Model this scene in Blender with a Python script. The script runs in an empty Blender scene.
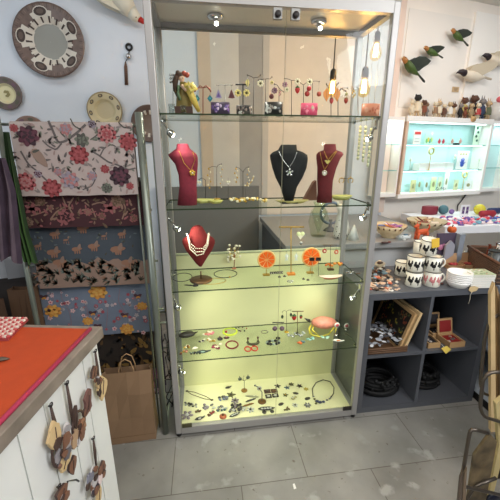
import bpy, math, random
from mathutils import Vector as V, Matrix
random.seed(7)
S = bpy.context.scene; COL = S.collection
R = math.radians; PI = math.pi

# ---------------------------------------------------------------- camera
CAM = V((0.1916, -1.4503, 1.4497)); YAW, PIT, FOC = .1379, .2878, 334.3
_f = V((math.sin(YAW)*math.cos(PIT), math.cos(YAW)*math.cos(PIT), -math.sin(PIT)))
_r = V((math.cos(YAW), -math.sin(YAW), 0)); _u = _r.cross(_f)
cd = bpy.data.cameras.new('camera'); cam = bpy.data.objects.new('camera', cd); COL.objects.link(cam)
cam.matrix_world = Matrix(((_r.x, _u.x, -_f.x, CAM.x), (_r.y, _u.y, -_f.y, CAM.y), (_r.z, _u.z, -_f.z, CAM.z), (0, 0, 0, 1)))
cd.sensor_width = 36; cd.lens = 36*FOC/500; cd.clip_start = .02
S.camera = cam

# ---------------------------------------------------------------- world, lights, exposure
S.view_settings.view_transform = 'Standard'; S.view_settings.look = 'None'
S.view_settings.gamma = 1; S.view_settings.use_curve_mapping = False
S.view_settings.exposure = 0.30
S.cycles.transparent_max_bounces = 32
S.cycles.max_bounces = 10
w = bpy.data.worlds.new('world'); S.world = w; w.use_nodes = True
w.node_tree.nodes['Background'].inputs[0].default_value = (.86, .93, 1, 1)
w.node_tree.nodes['Background'].inputs[1].default_value = .13

def light(name, kind, loc, power, col=(1, 1, 1), size=1, size_y=None, target=None, spot=None, blend=.6, parent=None):
    d = bpy.data.lights.new(name, kind); d.energy = power; d.color = col
    if kind == 'AREA':
        d.size = size
        if size_y: d.shape = 'RECTANGLE'; d.size_y = size_y
    else: d.shadow_soft_size = size
    if kind == 'SPOT': d.spot_size = R(spot or 90); d.spot_blend = blend
    o = bpy.data.objects.new(name, d); COL.objects.link(o); o.location = loc
    if target is not None: o.rotation_euler = (V(target)-V(loc)).to_track_quat('-Z', 'Y').to_euler()
    if parent: o.parent = parent
    return o
light('overhead_fill_light', 'AREA', (.6, -1.6, 2.62), 34, (1, .98, .95), 2.6, 1.6, target=(.6, -1.6, 0))  # unseen area light added to raise overall room brightness
light('left_fill_light', 'AREA', (-3.2, -3.0, 2.1), 50, (.86, .93, 1), 2.6, 2.0, target=(.2, .3, 1.0))  # added bluish fill from the left; no window is modelled there
light('right_fill_light', 'AREA', (2.5, -2.0, 2.62), 78, (.94, .97, 1), 1.8, 1.0, target=(.2, .2, .8))  # added high fill for counter side and floor; no doorway stands there

light('wall_fill_light', 'AREA', (-1.2, .75, 2.66), 4.5, (.88, .95, 1), 2.2, .35, target=(-1.2, .95, 0))  # added unseen light that brightens the left part of the back wall
light('wall_fill_light', 'AREA', (2.6, .75, 2.66), 8, (1, .97, .93), 1.6, .35, target=(2.6, 1.0, 0))  # likewise added, brightens the right-hand wall

# ---------------------------------------------------------------- materials
def nt(name):
    m = bpy.data.materials.new(name); m.use_nodes = True
    return m, m.node_tree, m.node_tree.nodes['Principled BSDF']
_mc = {}
def mat(col, rough=.6, metal=0., emit=0., var=0., scale=20., bump=0., name=None):
    key = (tuple(col), rough, metal, emit, var, scale, bump)
    if key in _mc: return _mc[key]
    m, t, b = nt(name or 'surface')
    c = tuple((x/255)**2.2 for x in col)+(1,)
    b.inputs['Base Color'].default_value = c; b.inputs['Roughness'].default_value = rough
    b.inputs['Metallic'].default_value = metal
    if emit:
        b.inputs['Emission Color'].default_value = c; b.inputs['Emission Strength'].default_value = emit
    if var or bump:
        tc = t.nodes.new('ShaderNodeTexCoord'); n = t.nodes.new('ShaderNodeTexNoise')
        n.inputs['Scale'].default_value = scale; n.inputs['Detail'].default_value = 5
        t.links.new(tc.outputs['Object'], n.inputs['Vector'])
        if var:
            r = t.nodes.new('ShaderNodeValToRGB'); r.color_ramp.elements[0].position = .3; r.color_ramp.elements[1].position = .7
            r.color_ramp.elements[0].color = tuple(max(0, x*(1-var)) for x in c[:3])+(1,)
            r.color_ramp.elements[1].color = tuple(min(1, x*(1+var)) for x in c[:3])+(1,)
            t.links.new(n.outputs['Fac'], r.inputs['Fac']); t.links.new(r.outputs['Color'], b.inputs['Base Color'])
        if bump:
            bp = t.nodes.new('ShaderNodeBump'); bp.inputs['Strength'].default_value = bump; bp.inputs['Distance'].default_value = .01
            t.links.new(n.outputs['Fac'], bp.inputs['Height']); t.links.new(bp.outputs['Normal'], b.inputs['Normal'])
    _mc[key] = m
    return m
def glass(name, tint, ior=1.45, boost=1.0):
    m, t, b = nt(name); t.nodes.remove(b)
    o = t.nodes['Material Output']; tr = t.nodes.new('ShaderNodeBsdfTransparent'); gl = t.nodes.new('ShaderNodeBsdfGlossy')
    tr.inputs[0].default_value = tint+(1,); gl.inputs['Roughness'].default_value = .02
    fr = t.nodes.new('ShaderNodeFresnel'); fr.inputs[0].default_value = ior
    mu = t.nodes.new('ShaderNodeMath'); mu.operation = 'MULTIPLY'; mu.inputs[1].default_value = boost
    mx = t.nodes.new('ShaderNodeMixShader')
    ge = t.nodes.new('ShaderNodeNewGeometry'); iv = t.nodes.new('ShaderNodeMath'); iv.operation = 'SUBTRACT'; iv.inputs[0].default_value = 1; m2 = t.nodes.new('ShaderNodeMath'); m2.operation = 'MULTIPLY'
    t.links.new(ge.outputs['Backfacing'], iv.inputs[1]); t.links.new(fr.outputs[0], mu.inputs[0]); t.links.new(mu.outputs[0], m2.inputs[0]); t.links.new(iv.outputs[0], m2.inputs[1]); t.links.new(m2.outputs[0], mx.inputs[0])
    t.links.new(tr.outputs[0], mx.inputs[1]); t.links.new(gl.outputs[0], mx.inputs[2]); t.links.new(mx.outputs[0], o.inputs[0])
    return m
GLASS = glass('clear_glass', (.97, .985, .97), 1.45, .55)
SHELFGLASS = glass('shelf_glass', (.95, .975, .94), 1.45, .8)
SMALLGLASS = glass('tumbler_glass', (.85, .88, .88), 1.5, 1.5)
BULBGLASS = glass('bulb_glass', (1, .86, .6), 1.45, 1)
GEDGE = mat((52, 64, 44), .25)
ALU = mat((164, 161, 158), .42, .3)
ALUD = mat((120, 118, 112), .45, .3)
CHROME = mat((200, 200, 200), .18, 1.)
BLACK = mat((22, 20, 20), .5); DARK = mat((45, 40, 38), .55)
GOLD = mat((205, 165, 70), .28, .9); SILVER = mat((190, 190, 188), .25, .9)
BRONZE = mat((105, 80, 55), .4, .7); WIRE = mat((70, 62, 55), .45, .5)
WHITE = mat((236, 234, 228), .5); CREAM = mat((228, 214, 178), .5)

# ---------------------------------------------------------------- pixel -> point on a real plane
def ray(x, y): return _r*((x-250)/FOC)+_u*((250-y)/FOC)+_f
def at(px, py, z=None, y=None, x=None):
    d = ray(px, py)
    if z is not None: t = (z-CAM.z)/d.z
    elif y is not None: t = (y-CAM.y)/d.y
    else: t = (x-CAM.x)/d.x
    return CAM+d*t
def onplane(px, py, p0, n):
    d = ray(px, py); t = (V(p0)-CAM).dot(V(n))/d.dot(V(n)); return CAM+d*t

# ---------------------------------------------------------------- mesh builder
class MB:
    def __init__(s, off=(0, 0, 0)): s.v = []; s.f = []; s.m = []; s.sm = []; s.mats = []; s.off = V(off)
    def mi(s, m):
        if m not in s.mats: s.mats.append(m)
        return s.mats.index(m)
    def add(s, vs, fs, m, smooth=False):
        b = len(s.v); k = s.mi(m); s.v += [V(q)-s.off for q in vs]
        for f in fs: s.f.append([b+i for i in f]); s.m.append(k); s.sm.append(smooth)
        return s
    def box(s, c, d, m, rot=None, edge=None, edgex=False):
        c = V(c); h = V(d)/2; vs = []
        for z in (-1, 1):
            for y in (-1, 1):
                for x in (-1, 1):
                    q = V((x*h.x, y*h.y, z*h.z))
                    if rot is not None: q = rot @ q
                    vs.append(c+q)
        F = [(0, 2, 3, 1), (4, 5, 7, 6), (0, 1, 5, 4), (2, 6, 7, 3), (0, 4, 6, 2), (1, 3, 7, 5)]
        if edge is None: return s.add(vs, F, m)
        if edgex: s.add(vs, F[:4], m); return s.add(vs, F[4:], edge)
        s.add(vs, F[:2], m); return s.add(vs, F[2:], edge)
    def bx(s, x0, x1, y0, y1, z0, z1, m, edge=None, edgex=False): return s.box(((x0+x1)/2, (y0+y1)/2, (z0+z1)/2), (x1-x0, y1-y0, z1-z0), m, edge=edge, edgex=edgex)
    def loft(s, secs, m, n=14, cap=True, axis=None):
        """secs: (centre, half width along a, half depth along b); rings in the plane spanned by a and b"""
        vs = []; fs = []
        for i, (c, ra, rb, a, b) in enumerate(secs):
            for k in range(n):
                t = 2*PI*k/n; vs.append(V(c)+V(a)*(ra*math.cos(t))+V(b)*(rb*math.sin(t)))
        for i in range(len(secs)-1):
            for k in range(n): fs.append((i*n+k, i*n+(k+1) % n, (i+1)*n+(k+1) % n, (i+1)*n+k))
        if cap: fs.append(tuple(range(n))[::-1]); fs.append(tuple((len(secs)-1)*n+k for k in range(n)))
        return s.add(vs, fs, m, True)
    def lathe(s, prof, c, m, n=20, sx=1, sy=1, cap=True, rot=None):
        c = V(c); vs = []; fs = []
        for r, z in prof:
            for k in range(n):
                q = V((r*sx*math.cos(2*PI*k/n), r*sy*math.sin(2*PI*k/n), z))
                if rot is not None: q = rot @ q
                vs.append(c+q)
        for i in range(len(prof)-1):
            for k in range(n): fs.append((i*n+k, i*n+(k+1) % n, (i+1)*n+(k+1) % n, (i+1)*n+k))
        if cap: fs.append(tuple(range(n))[::-1]); fs.append(tuple((len(prof)-1)*n+k for k in range(n)))
        return s.add(vs, fs, m, True)
    def tube(s, pts, r, m, n=6, closed=False):
        pts = [V(p) for p in pts]; N = len(pts); rs = r if isinstance(r, (list, tuple)) else [r]*N
        vs = []; fs = []; up = V((.13, .21, .97))
        for i, p in enumerate(pts):
            if closed: d = pts[(i+1) % N]-pts[i-1]
            else: d = pts[min(i+1, N-1)]-pts[max(i-1, 0)]
            if d.length < 1e-9: d = V((0, 0, 1))
            d.normalize(); a = d.cross(up)
            if a.length < .05: a = d.cross(V((1, 0, 0)))
            a.normalize(); b = d.cross(a)
            for k in range(n): vs.append(p+(a*math.cos(2*PI*k/n)+b*math.sin(2*PI*k/n))*rs[i])
        for i in range(N if closed else N-1):
            j = (i+1) % N
            for k in range(n): fs.append((i*n+k, i*n+(k+1) % n, j*n+(k+1) % n, j*n+k))
        if not closed: fs.append(tuple(range(n))[::-1]); fs.append(tuple((N-1)*n+k for k in range(n)))
        return s.add(vs, fs, m, True)
    def ball(s, c, r, m, n=8, rot=None):
        r = r if isinstance(r, (list, tuple)) else (r, r, r); h = max(4, n//2+1); pr = []
        c = V(c); vs = []; fs = []
        for i in range(h+1):
            t = PI*i/h
            for k in range(n):
                q = V((r[0]*math.sin(t)*math.cos(2*PI*k/n), r[1]*math.sin(t)*math.sin(2*PI*k/n), -r[2]*math.cos(t)))
                if rot is not None: q = rot @ q
                vs.append(c+q)
        for i in range(h):
            for k in range(n): fs.append((i*n+k, i*n+(k+1) % n, (i+1)*n+(k+1) % n, (i+1)*n+k))
        return s.add(vs, fs, m, True)
    def torus(s, c, R_, r, m, a=(1, 0, 0), b=(0, 1, 0), n=24, k=6, rb=None, arc=(0, 360)):
        A = V(a); B = V(b); rb = rb or R_; full = arc[1]-arc[0] >= 360
        pts = [V(c)+A*(R_*math.cos(R(arc[0]+(arc[1]-arc[0])*i/(n if full else n-1))))+B*(rb*math.sin(R(arc[0]+(arc[1]-arc[0])*i/(n if full else n-1)))) for i in range(n)]
        return s.tube(pts, r, m, k, full)
    def prism(s, poly, t, m, edge=None):
        """poly: list of points of a flat outline; t: thickness vector"""
        n = len(poly); vs = [V(p) for p in poly]+[V(p)+V(t) for p in poly]
        s.add(vs, [tuple(range(n))[::-1], tuple(range(n, 2*n))], m)
        return s.add(vs, [(i, (i+1) % n, n+(i+1) % n, n+i) for i in range(n)], edge or m)
    def build(s, name, parent=None, loc=None, bevel=0):
        me = bpy.data.meshes.new(name); me.from_pydata([tuple(q) for q in s.v], [], s.f)
        for m in s.mats: me.materials.append(m)
        me.polygons.foreach_set('material_index', s.m); me.polygons.foreach_set('use_smooth', s.sm)
        me.validate(); me.update()
        import bmesh
        bm = bmesh.new(); bm.from_mesh(me); bmesh.ops.recalc_face_normals(bm, faces=bm.faces[:]); bm.to_mesh(me); bm.free()
        o = bpy.data.objects.new(name, me); COL.objects.link(o)
        if parent: o.parent = parent
        else: o.location = s.off
        if bevel:
            b = o.modifiers.new('edge', 'BEVEL'); b.width = bevel; b.segments = 2; b.limit_method = 'ANGLE'
        return o
def tag(o, label, cat, group=None):
    o['label'] = label; o['category'] = cat
    if group: o['group'] = group
    return o
def thing(name, label, cat, loc=(0, 0, 0), rz=0, group=None):
    o = bpy.data.objects.new(name, None); COL.objects.link(o); o.location = loc; o.rotation_euler = (0, 0, rz)
    o.empty_display_size = .05
    return tag(o, label, cat, group)
def struct(o): o['kind'] = 'structure'; return o

# ================================================================ the setting
def floor_mat():
    m, t, b = nt('worn_painted_floor'); N = t.nodes; L = t.links
    tc = N.new('ShaderNodeTexCoord')
    br = N.new('ShaderNodeTexBrick'); br.offset = .5
    br.inputs['Scale'].default_value = 1; br.inputs['Brick Width'].default_value = .62; br.inputs['Row Height'].default_value = .31
    br.inputs['Mortar Size'].default_value = .0022; br.inputs['Mortar Smooth'].default_value = .3
    br.inputs['Color1'].default_value = (.305, .298, .275, 1); br.inputs['Color2'].default_value = (.28, .272, .25, 1); br.inputs['Mortar'].default_value = (.13, .115, .095, 1)
    L.new(tc.outputs['Object'], br.inputs['Vector'])
    def noise(sc, lo, hi, c0, c1, det=6):
        n = N.new('ShaderNodeTexNoise'); n.inputs['Scale'].default_value = sc; n.inputs['Detail'].default_value = det
        L.new(tc.outputs['Object'], n.inputs['Vector'])
        r = N.new('ShaderNodeValToRGB'); r.color_ramp.elements[0].position = lo; r.color_ramp.elements[1].position = hi
        r.color_ramp.elements[0].color = c0; r.color_ramp.elements[1].color = c1; L.new(n.outputs['Fac'], r.inputs['Fac']); return r
    def mix(kind, f, a, c):
        x = N.new('ShaderNodeMixRGB'); x.blend_type = kind
        if isinstance(f, float): x.inputs[0].default_value = f
        else: L.new(f, x.inputs[0])
        L.new(a, x.inputs[1])
        if isinstance(c, tuple): x.inputs[2].default_value = c
        else: L.new(c, x.inputs[2])
        return x.outputs[0]
    big = noise(3.2, .35, .65, (.72, .72, .70, 1), (1.12, 1.1, 1.08, 1)); c = mix('MULTIPLY', 1., br.outputs['Color'], big.outputs[0])
    worn = noise(9, .60, .68, (0, 0, 0, 1), (1, 1, 1, 1), 9); c = mix('MIX', worn.outputs[0], c, (.37, .36, .335, 1))
    spots = noise(34, .66, .72, (0, 0, 0, 1), (.8, .8, .8, 1), 9); c = mix('MIX', spots.outputs[0], c, (.13, .10, .075, 1))
    L.new(c, b.inputs['Base Color']); b.inputs['Roughness'].default_value = .42
    return m
FM = floor_mat()
struct(MB().bx(-3.4, 4.4, -5, 2.6, -.06, 0, FM).build('floor'))
WALLM = mat((220, 227, 235), .7, var=.03, scale=3, bump=.05)
WALLW = mat((246, 238, 228), .7, var=.03, scale=3)
KX, KY = 1.86, 1.5                     # where the wall turns
A12 = R(12); WD = V((math.cos(A12), math.sin(A12), 0)); WN = V((math.sin(A12), -math.cos(A12), 0))
struct(MB().bx(-3.4, KX, KY, KY+.1, 0, 2.7, WALLM).build('wall_back'))
mb = MB(); p0 = V((KX, KY, 0)); p1 = p0+WD*2.5
mb.prism([p0, p1, p1-WN*.1, p0-WN*.1], (0, 0, 2.7), WALLW); struct(mb.build('wall_right'))
struct(MB().bx(-3.4, 4.4, -3.2, 2.6, 2.7, 2.76, mat((225, 222, 215), .8)).build('ceiling'))
mb = MB(); mb.bx(-3.5, -3.4, -5, 1.5, 0, 2.7, WALLM); struct(mb.build('wall_left'))
# vertical boards on the wall behind the cabinet
def wx(px, py=120, Y=KY): return at(px, py, y=Y).x
for n, (a, c, z0, colr) in enumerate([(200, 212, .9, (214, 194, 172)), (239, 262, .9, (168, 164, 160)), (262, 268, .9, (196, 190, 184)), (268, 352, .9, (226, 212, 198)), (212, 239, .9, (214, 208, 200))]):  # wide pinkish board: the bulbs' warm light is put into its colour
    struct(MB().bx(wx(a), wx(c), KY-(.014 if n % 2 else .02), KY, z0, 2.7, mat(colr, .7, var=.04, scale=8)).build('trim_%d' % (n+1)))
mb = MB(); xa = KX-.005
mb.bx(xa-.085, xa, KY-.05, KY, .9, 2.7, mat((226, 204, 190), .6)); struct(mb.build('trim_6'))
q0 = onplane(475, 12, p0, WN); z7 = q0.z; q0.z = 1.82; q0b = onplane(460, 100, p0, WN)
mb = MB(); e = q0+WD*1.6; mb.prism([q0+WN*.02, e+WN*.02, e, q0], (0, 0, z7-1.82), mat((250, 246, 240), .6)); ob = struct(mb.build('trim_7'))
ob.location = (0, 0, .0)
q1 = onplane(409, 8, p0, WN); z8 = q1.z; q1.z = 1.82
mb = MB(); e = q0-WD*.03; mb.prism([q1+WN*.006, e+WN*.006, e, q1], (0, 0, z8-1.82), mat((238, 232, 224), .6)); struct(mb.build('trim_8'))
# dado wall low behind the cabinet (darker panel)
struct(MB().bx(-.2, .672, KY-.06, KY-.022, 0, 1.16, mat((118, 116, 114), .6)).build('trim_9'))
# ================================================================ display cabinet
Z1, Z2, Z3, Z4, ZD = 1.5955, 1.209, .8237, .4483, .0616
CW, CD_, CH = 1.0, .354, 2.02
cab = thing('display_cabinet', 'tall aluminium framed glass display cabinet with four glass shelves full of jewellery', 'cabinet')
for (x, y) in ((0, 0), (CW-.03, 0), (0, CD_-.03), (CW-.03, CD_-.03)):
    p = MB().bx(x, x+.03, y, y+.03, .02, CH, ALU).build('post', cab, bevel=.004)
    f = MB(); f.lathe([(.012, 0), (.014, .006), (.009, .02)], (x+.015, y+.015, 0), BLACK, 12); f.build('foot', p)
MB().bx(.03, CW-.03, 0, .025, .018, .060, ALU).build('base_rail', cab, bevel=.002)
MB().bx(.03, CW-.03, CD_-.025, CD_, .018, .060, ALU).build('base_rail', cab)
for x in (0, CW-.03): MB().bx(x, x+.03, .03, CD_-.03, .018, .060, ALU).build('base_rail', cab)
DECKM = mat((232, 228, 182), .55, var=.03, scale=4)
MB().bx(.0305, CW-.0305, .0255, CD_-.0255, .045, ZD, DECKM).build('base_deck', cab)
MB().bx(.03, CW-.03, 0, .03, 1.977, CH+.06, ALU).build('top_rail', cab)
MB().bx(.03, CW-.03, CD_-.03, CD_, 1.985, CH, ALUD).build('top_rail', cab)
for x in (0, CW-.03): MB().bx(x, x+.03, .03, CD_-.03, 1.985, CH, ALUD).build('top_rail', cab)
MB().bx(0, CW, 0, CD_, CH, CH+.06, mat((170, 166, 150), .5, .1)).build('top_panel', cab)
MB().bx(.031, CW-.031, .031, CD_-.031, CH-.012, CH-.0005, mat((196, 192, 178), .5, .1)).build('ceiling_panel', cab)
for x in (.012, CW-.018): MB().bx(x, x+.005, .031, CD_-.031, .061, 1.984, GLASS).build('side_glass', cab)
MB().bx(.031, CW-.031, CD_-.014, CD_-.009, .061, 1.984, GLASS).build('back_glass', cab)
XM = at(281, 207, y=.01).x
for x0, x1, hx in ((.032, XM-.001, XM-.035), (XM+.001, CW-.032, XM+.035)):
    d = MB().bx(x0, x1, .004, .009, .066, 1.972, GLASS, edge=mat((176, 172, 140), .3), edgex=True).build('door', cab)
    MB().bx(hx-.017, hx+.017, -.003, .014, 1.934, 1.972, mat((120, 120, 118), .3, .9)).build('hinge', d)
    k = MB(); k.lathe([(.012, 0), (.012, .006), (.006, .01)], (hx, -.004, 1.95), DARK, 12, rot=Matrix.Rotation(PI/2, 3, 'X')); k.build('hinge_screw', d)
lk = [(189.5, 424), (346, 406.5)]
MB().bx(.035, .085, -.003, .004, .060, .082, mat((78, 74, 50), .5)).build('door_pivot', cab)
MB().bx(CW-.083, CW-.035, -.003, .004, .060, .082, DARK).build('door_pivot', cab)
for z in (Z1, Z2, Z3, Z4):
    sh = MB().bx(.0195, CW-.0195, .018, CD_-.0315, z-.006, z, SHELFGLASS, edge=GEDGE).build('glass_shelf', cab)
    for x in (.024, CW-.024):
        for y in (.05, CD_-.06):
            MB().bx(x-.006, x+.006, y-.006, y+.006, z-.014, z-.006, CHROME).build('shelf_clip', sh)
BOARD = mat((226, 224, 172), .5, var=.03, scale=3)
MB().bx(.031, CW-.031, CD_-.030, CD_-.016, .0617, .90, BOARD).build('back_board', cab)
MB().bx(.031, CW-.031, CD_-.030, CD_-.014, .905, .912, mat((188, 196, 158), .4)).build('back_board_trim', cab)
LAMPW = mat((255, 250, 235), .5, emit=14)
def puck(px, py):
    p = at(px, py, z=CH-.012)
    m = MB(); m.lathe([(.034, 0), (.034, -.01), (.024, -.016)], (p.x, p.y, p.z), CHROME, 16)
    m.tube([(p.x, p.y, p.z-.012), (p.x+.004, p.y-.006, p.z-.03)], .011, CHROME, 10)
    o = m.build('ceiling_spotlight', cab); MB().ball((p.x+.005, p.y-.008, p.z-.034), .009, LAMPW).build('lamp', o)
    light('cabinet_top_spot', 'SPOT', (p.x+.004, p.y-.01, p.z-.048), 7, (1, .93, .82), .015, target=(p.x, p.y+.02, 0), spot=125, parent=cab)
puck(215, 15); puck(319, 20)
def armspot(px, py, side, power, colr, tgt):
    p = at(px, py, y=.06); x0 = .031 if side < 0 else CW-.031
    m = MB(); m.tube([(x0, .045, p.z+.05), (x0+.006*-side, .05, p.z+.045), (p.x, .06, p.z+.004)], .0045, CHROME, 8)
    m.bx(min(x0, x0-.004*side), max(x0, x0-.004*side), .035, .055, p.z+.035, p.z+.075, CHROME)
    a = (V(tgt)-p).normalized(); r = Matrix.Rotation(0, 3, 'X') if False else a.to_track_quat('Z', 'Y').to_matrix()
    m.lathe([(.008, -.014), (.013, -.008), (.017, .012), (.015, .012)], p, CHROME, 14, rot=r)
    o = m.build('arm_spotlight', cab)
    MB().ball(p+a*.010, .011, LAMPW, 10).build('lamp', o)
    light('cabinet_arm_spot', 'SPOT', p+a*.026, power, colr, .012, target=tgt, spot=135, blend=.8, parent=cab)
YG = (1, .985, .80)
armspot(170, 133, -1, 1.0, (1, .95, .85), (.5, .2, 1.22))
armspot(176, 228, -1, 1.2, (1, .98, .82), (.5, .2, .85))
armspot(177, 307, -1, 2.3, YG, (.5, .25, .40))
armspot(370, 138, 1, 1.1, (1, .95, .85), (.5, .2, 1.22))
armspot(364, 217, 1, 1.8, (1, .98, .82), (.5, .2, .85))
armspot(354, 297, 1, 2.3, YG, (.5, .25, .40))
armspot(181, 372, -1, 2.3, YG, (.5, .2, .1))

# ================================================================ pendant bulbs
FIL = mat((255, 205, 120), .5, emit=60)
def pendant(px, py, Y, label):
    p = at(px, py, y=Y); t = thing('pendant_bulb', label, 'light bulb', p, group=None)
    MB().tube([(0, 0, .07), (0, 0, 2.7-p.z)], .0035, BLACK, 8).build('cord', t)
    m = MB(); m.lathe([(.010, .095), (.017, .085), (.019, .045), (.017, .036)], (0, 0, 0), DARK, 16); m.build('socket', t)
    m = MB(); m.lathe([(.013, .04), (.016, .03), (.030, .0), (.034, -.02), (.030, -.04), (.018, -.053), (.003, -.058)], (0, 0, 0), BULBGLASS, 20, cap=False); m.build('bulb', t)
    f = MB()
    for k in range(5):
        a = 2*PI*k/5; f.tube([(.006*math.cos(a), .006*math.sin(a), .03), (.012*math.cos(a), .012*math.sin(a), -.035)], .0026, FIL, 6)
    f.build('filament', t)
    light('bulb_glow', 'POINT', (0, 0, -.01), 4.5, (1, .62, .28), .02, parent=t)
pendant(332.5, 87, .62, 'glowing amber bulb on a black cord seen straight through the back glass of the cabinet')
pendant(376, 50, .62, 'highest glowing amber bulb, hanging near the top of the cabinet side glass')
pendant(364, 86, .46, 'glowing amber bulb with a large halo, low behind the rear cabinet post')

# ================================================================ grey cube shelving, tier, white table
GREY = mat((86, 88, 93), .36, var=.04, scale=6); GREYD = mat((84, 87, 92), .55)
cu = thing('cube_shelf_unit', 'grey two by two cube shelf unit standing beside the glass cabinet', 'shelf unit', (1.007, .03, 0))
UW, UD, UH = .745, .40, .745
MB().bx(0, UW, 0, UD, UH-.038, UH, GREY).build('top_panel', cu, bevel=.002)
MB().bx(0, UW, 0, UD, .0, .036, GREY).build('base_panel', cu)
for x in (0, UW-.036): MB().bx(x, x+.036, 0, UD, .036, UH-.038, GREY).build('side_panel', cu)
MB().bx(UW/2-.009, UW/2+.009, .002, UD, .036, UH-.038, GREY).build('divider', cu)
for x0, x1 in ((.036, UW/2-.009), (UW/2+.009, UW-.036)):
    MB().bx(x0, x1, .002, UD, .358, .376, GREY).build('shelf', cu)
MB().bx(.036, UW-.036, UD-.006, UD, .036, UH-.038, mat((40, 40, 42), .7)).build('back_panel', cu)  # shade inside the cubes painted in as a darker back colour
su = thing('low_shelf_unit', 'blue-grey open shelf unit standing beyond the cube shelves at the edge of the picture', 'shelf unit', (1.762, 0, 0))
SG = mat((128, 136, 148), .5, var=.04, scale=6)
MB().bx(0, .40, -1.3, .42, .705, .745, SG).build('top_panel', su)
MB().bx(.0, .40, -1.3, .42, .358, .380, SG).build('shelf', su)
MB().bx(.012, .40, -1.3, .42, .055, .085, mat((190, 196, 202), .5)).build('shelf', su)
MB().bx(.02, .40, -1.3, .42, 0, .055, BLACK).build('plinth', su)
MB().bx(.36, .40, -1.3, .42, .085, .705, SG).build('back_panel', su)
for y in (.38, -.25, -.95): MB().bx(.0, .36, y, y+.036, .085, .705, SG).build('side_panel', su)
tier = thing('raised_bench', 'grey painted bench standing behind the cube shelves and the glass cabinet', 'bench', (.672, .44, 0))
TG = mat((138, 138, 138), .45, var=.05, scale=5)
MB().bx(0, 1.08, 0, .96, .862, .90, TG).build('bench_top', tier, bevel=.003)
MB().bx(.02, .05, .02, .94, 0, .862, GREYD).build('side_panel', tier)
MB().bx(1.03, 1.06, .02, .94, 0, .862, GREYD).build('side_panel', tier)
MB().bx(.05, 1.03, .05, .07, .0, .862, mat((176, 176, 176), .6)).build('back_panel', tier)
tb = thing('white_table', 'white table strewn with small colourful trinkets under the lit wall cabinet', 'table', (2.0, .80, 0))
MB().bx(0, 1.5, 0, .6, .84, .90, mat((232, 232, 236), .45)).build('table_top', tb, bevel=.004)
for x in (.03, 1.4):
    for y in (.04, .52): MB().bx(x, x+.05, y, y+.05, 0, .84, WHITE).build('leg', tb)

# ================================================================ wall cabinet with lit interior
WP = p0+WN*.16                       # plane of its front
def wq(px, py, d=0.): return onplane(px, py, p0+WN*(.16-d), WN)
tl, tr = wq(408, 115), wq(497, 120); bl, br_ = wq(407, 197), wq(483, 195)
lx = 0; W_ = (tr-tl).dot(WD); zt = (tl.z+tr.z)/2; zb = (bl.z+br_.z)/2; Hh = zt-zb
wc = thing('wall_cabinet', 'white wall cabinet with two glass shelves and bright turquoise lit interior', 'cabinet', (tl.x, tl.y, zb), A12)
WC = mat((240, 238, 234), .4); TURQ = mat((190, 224, 226), .5)
Wc = W_*.97
MB().bx(0, Wc, 0, .16, Hh-.045, Hh, WC).build('top_panel', wc, bevel=.003)
MB().bx(0, Wc, 0, .16, 0, .04, WC).build('base_panel', wc, bevel=.003)
MB().bx(0, .025, 0, .16, .04, Hh-.045, mat((214, 186, 164), .5)).build('side_panel', wc)
MB().bx(Wc-.02, Wc, 0, .16, .04, Hh-.045, WC).build('side_panel', wc)
MB().bx(.025, Wc-.02, .15, .158, .04, Hh-.045, TURQ).build('back_panel', wc)
for k in (.345, .67): MB().bx(.026, Wc-.021, .02, .148, Hh*k-.005, Hh*k, SHELFGLASS, edge=mat((120, 190, 190), .3)).build('glass_shelf', wc)
MB().bx(.026, Wc*.52, .004, .008, .041, Hh-.046, GLASS).build('sliding_door', wc)
MB().bx(Wc*.5, Wc-.021, .010, .014, .041, Hh-.046, GLASS).build('sliding_door', wc)
LED = mat((215, 245, 250), .5, emit=4)
for k in (1.0, .67, .345):
    zz = Hh*k-(.051 if k == 1.0 else .011)
    MB().bx(.06, Wc-.06, .03, .04, zz, zz+.005, LED).build('led_strip', wc)
    light('led_strip_light', 'AREA', (Wc/2, .045, zz-.004), .7, (.78, .97, 1), Wc-.15, .02, target=(Wc/2, .10, 0), parent=wc)
# second lit cabinet seen between the glass cabinet and the first, and one past it
for (pa, pb, lab) in ((384, 405, 'narrow turquoise lit wall cabinet in the gap beside the tall glass cabinet'), (486.5, 520, 'turquoise lit wall cabinet cut off by the edge of the picture')):
    a = onplane(pa, 112, p0+WN*.15, WN) ; c = onplane(pb, 120, p0+WN*.15, WN)
    if pa > 450: a = tl+WD*(Wc+.012)+WN*-.01
    ww = (c-a).dot(WD) if pa > 450 else (tl-WD*.02-a).dot(WD)
    t = thing('wall_cabinet', lab, 'cabinet', (a.x, a.y, zb+.02), A12); h2 = Hh-.03
    if pa < 450:
        ww = .19; st = tl-WD*.205-WN*.012; t.location = (st.x, st.y, zb+.02)
    dep = .14
    MB().bx(0, ww, 0, dep, h2-.03, h2, WC).build('top_panel', t); MB().bx(0, ww, 0, dep, 0, .03, WC).build('base_panel', t)
    MB().bx(0, .012, 0, dep, .03, h2-.03, WC).build('side_panel', t); MB().bx(ww-.012, ww, 0, dep, .03, h2-.03, WC).build('side_panel', t)
    MB().bx(.012, ww-.012, dep-.01, dep-.002, .03, h2-.03, TURQ).build('back_panel', t)
    for k in (.345, .67): MB().bx(.013, ww-.013, .01, dep-.011, h2*k-.005, h2*k, SHELFGLASS, edge=mat((120, 190, 190), .3)).build('glass_shelf', t)
    MB().bx(.02, ww-.02, .02, .03, h2-.036, h2-.031, LED).build('led_strip', t)
    light('led_strip_light', 'AREA', (ww/2, .04, h2-.04), .6, (.78, .97, 1), ww-.04, .02, target=(ww/2, .08, 0), parent=t)

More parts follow.
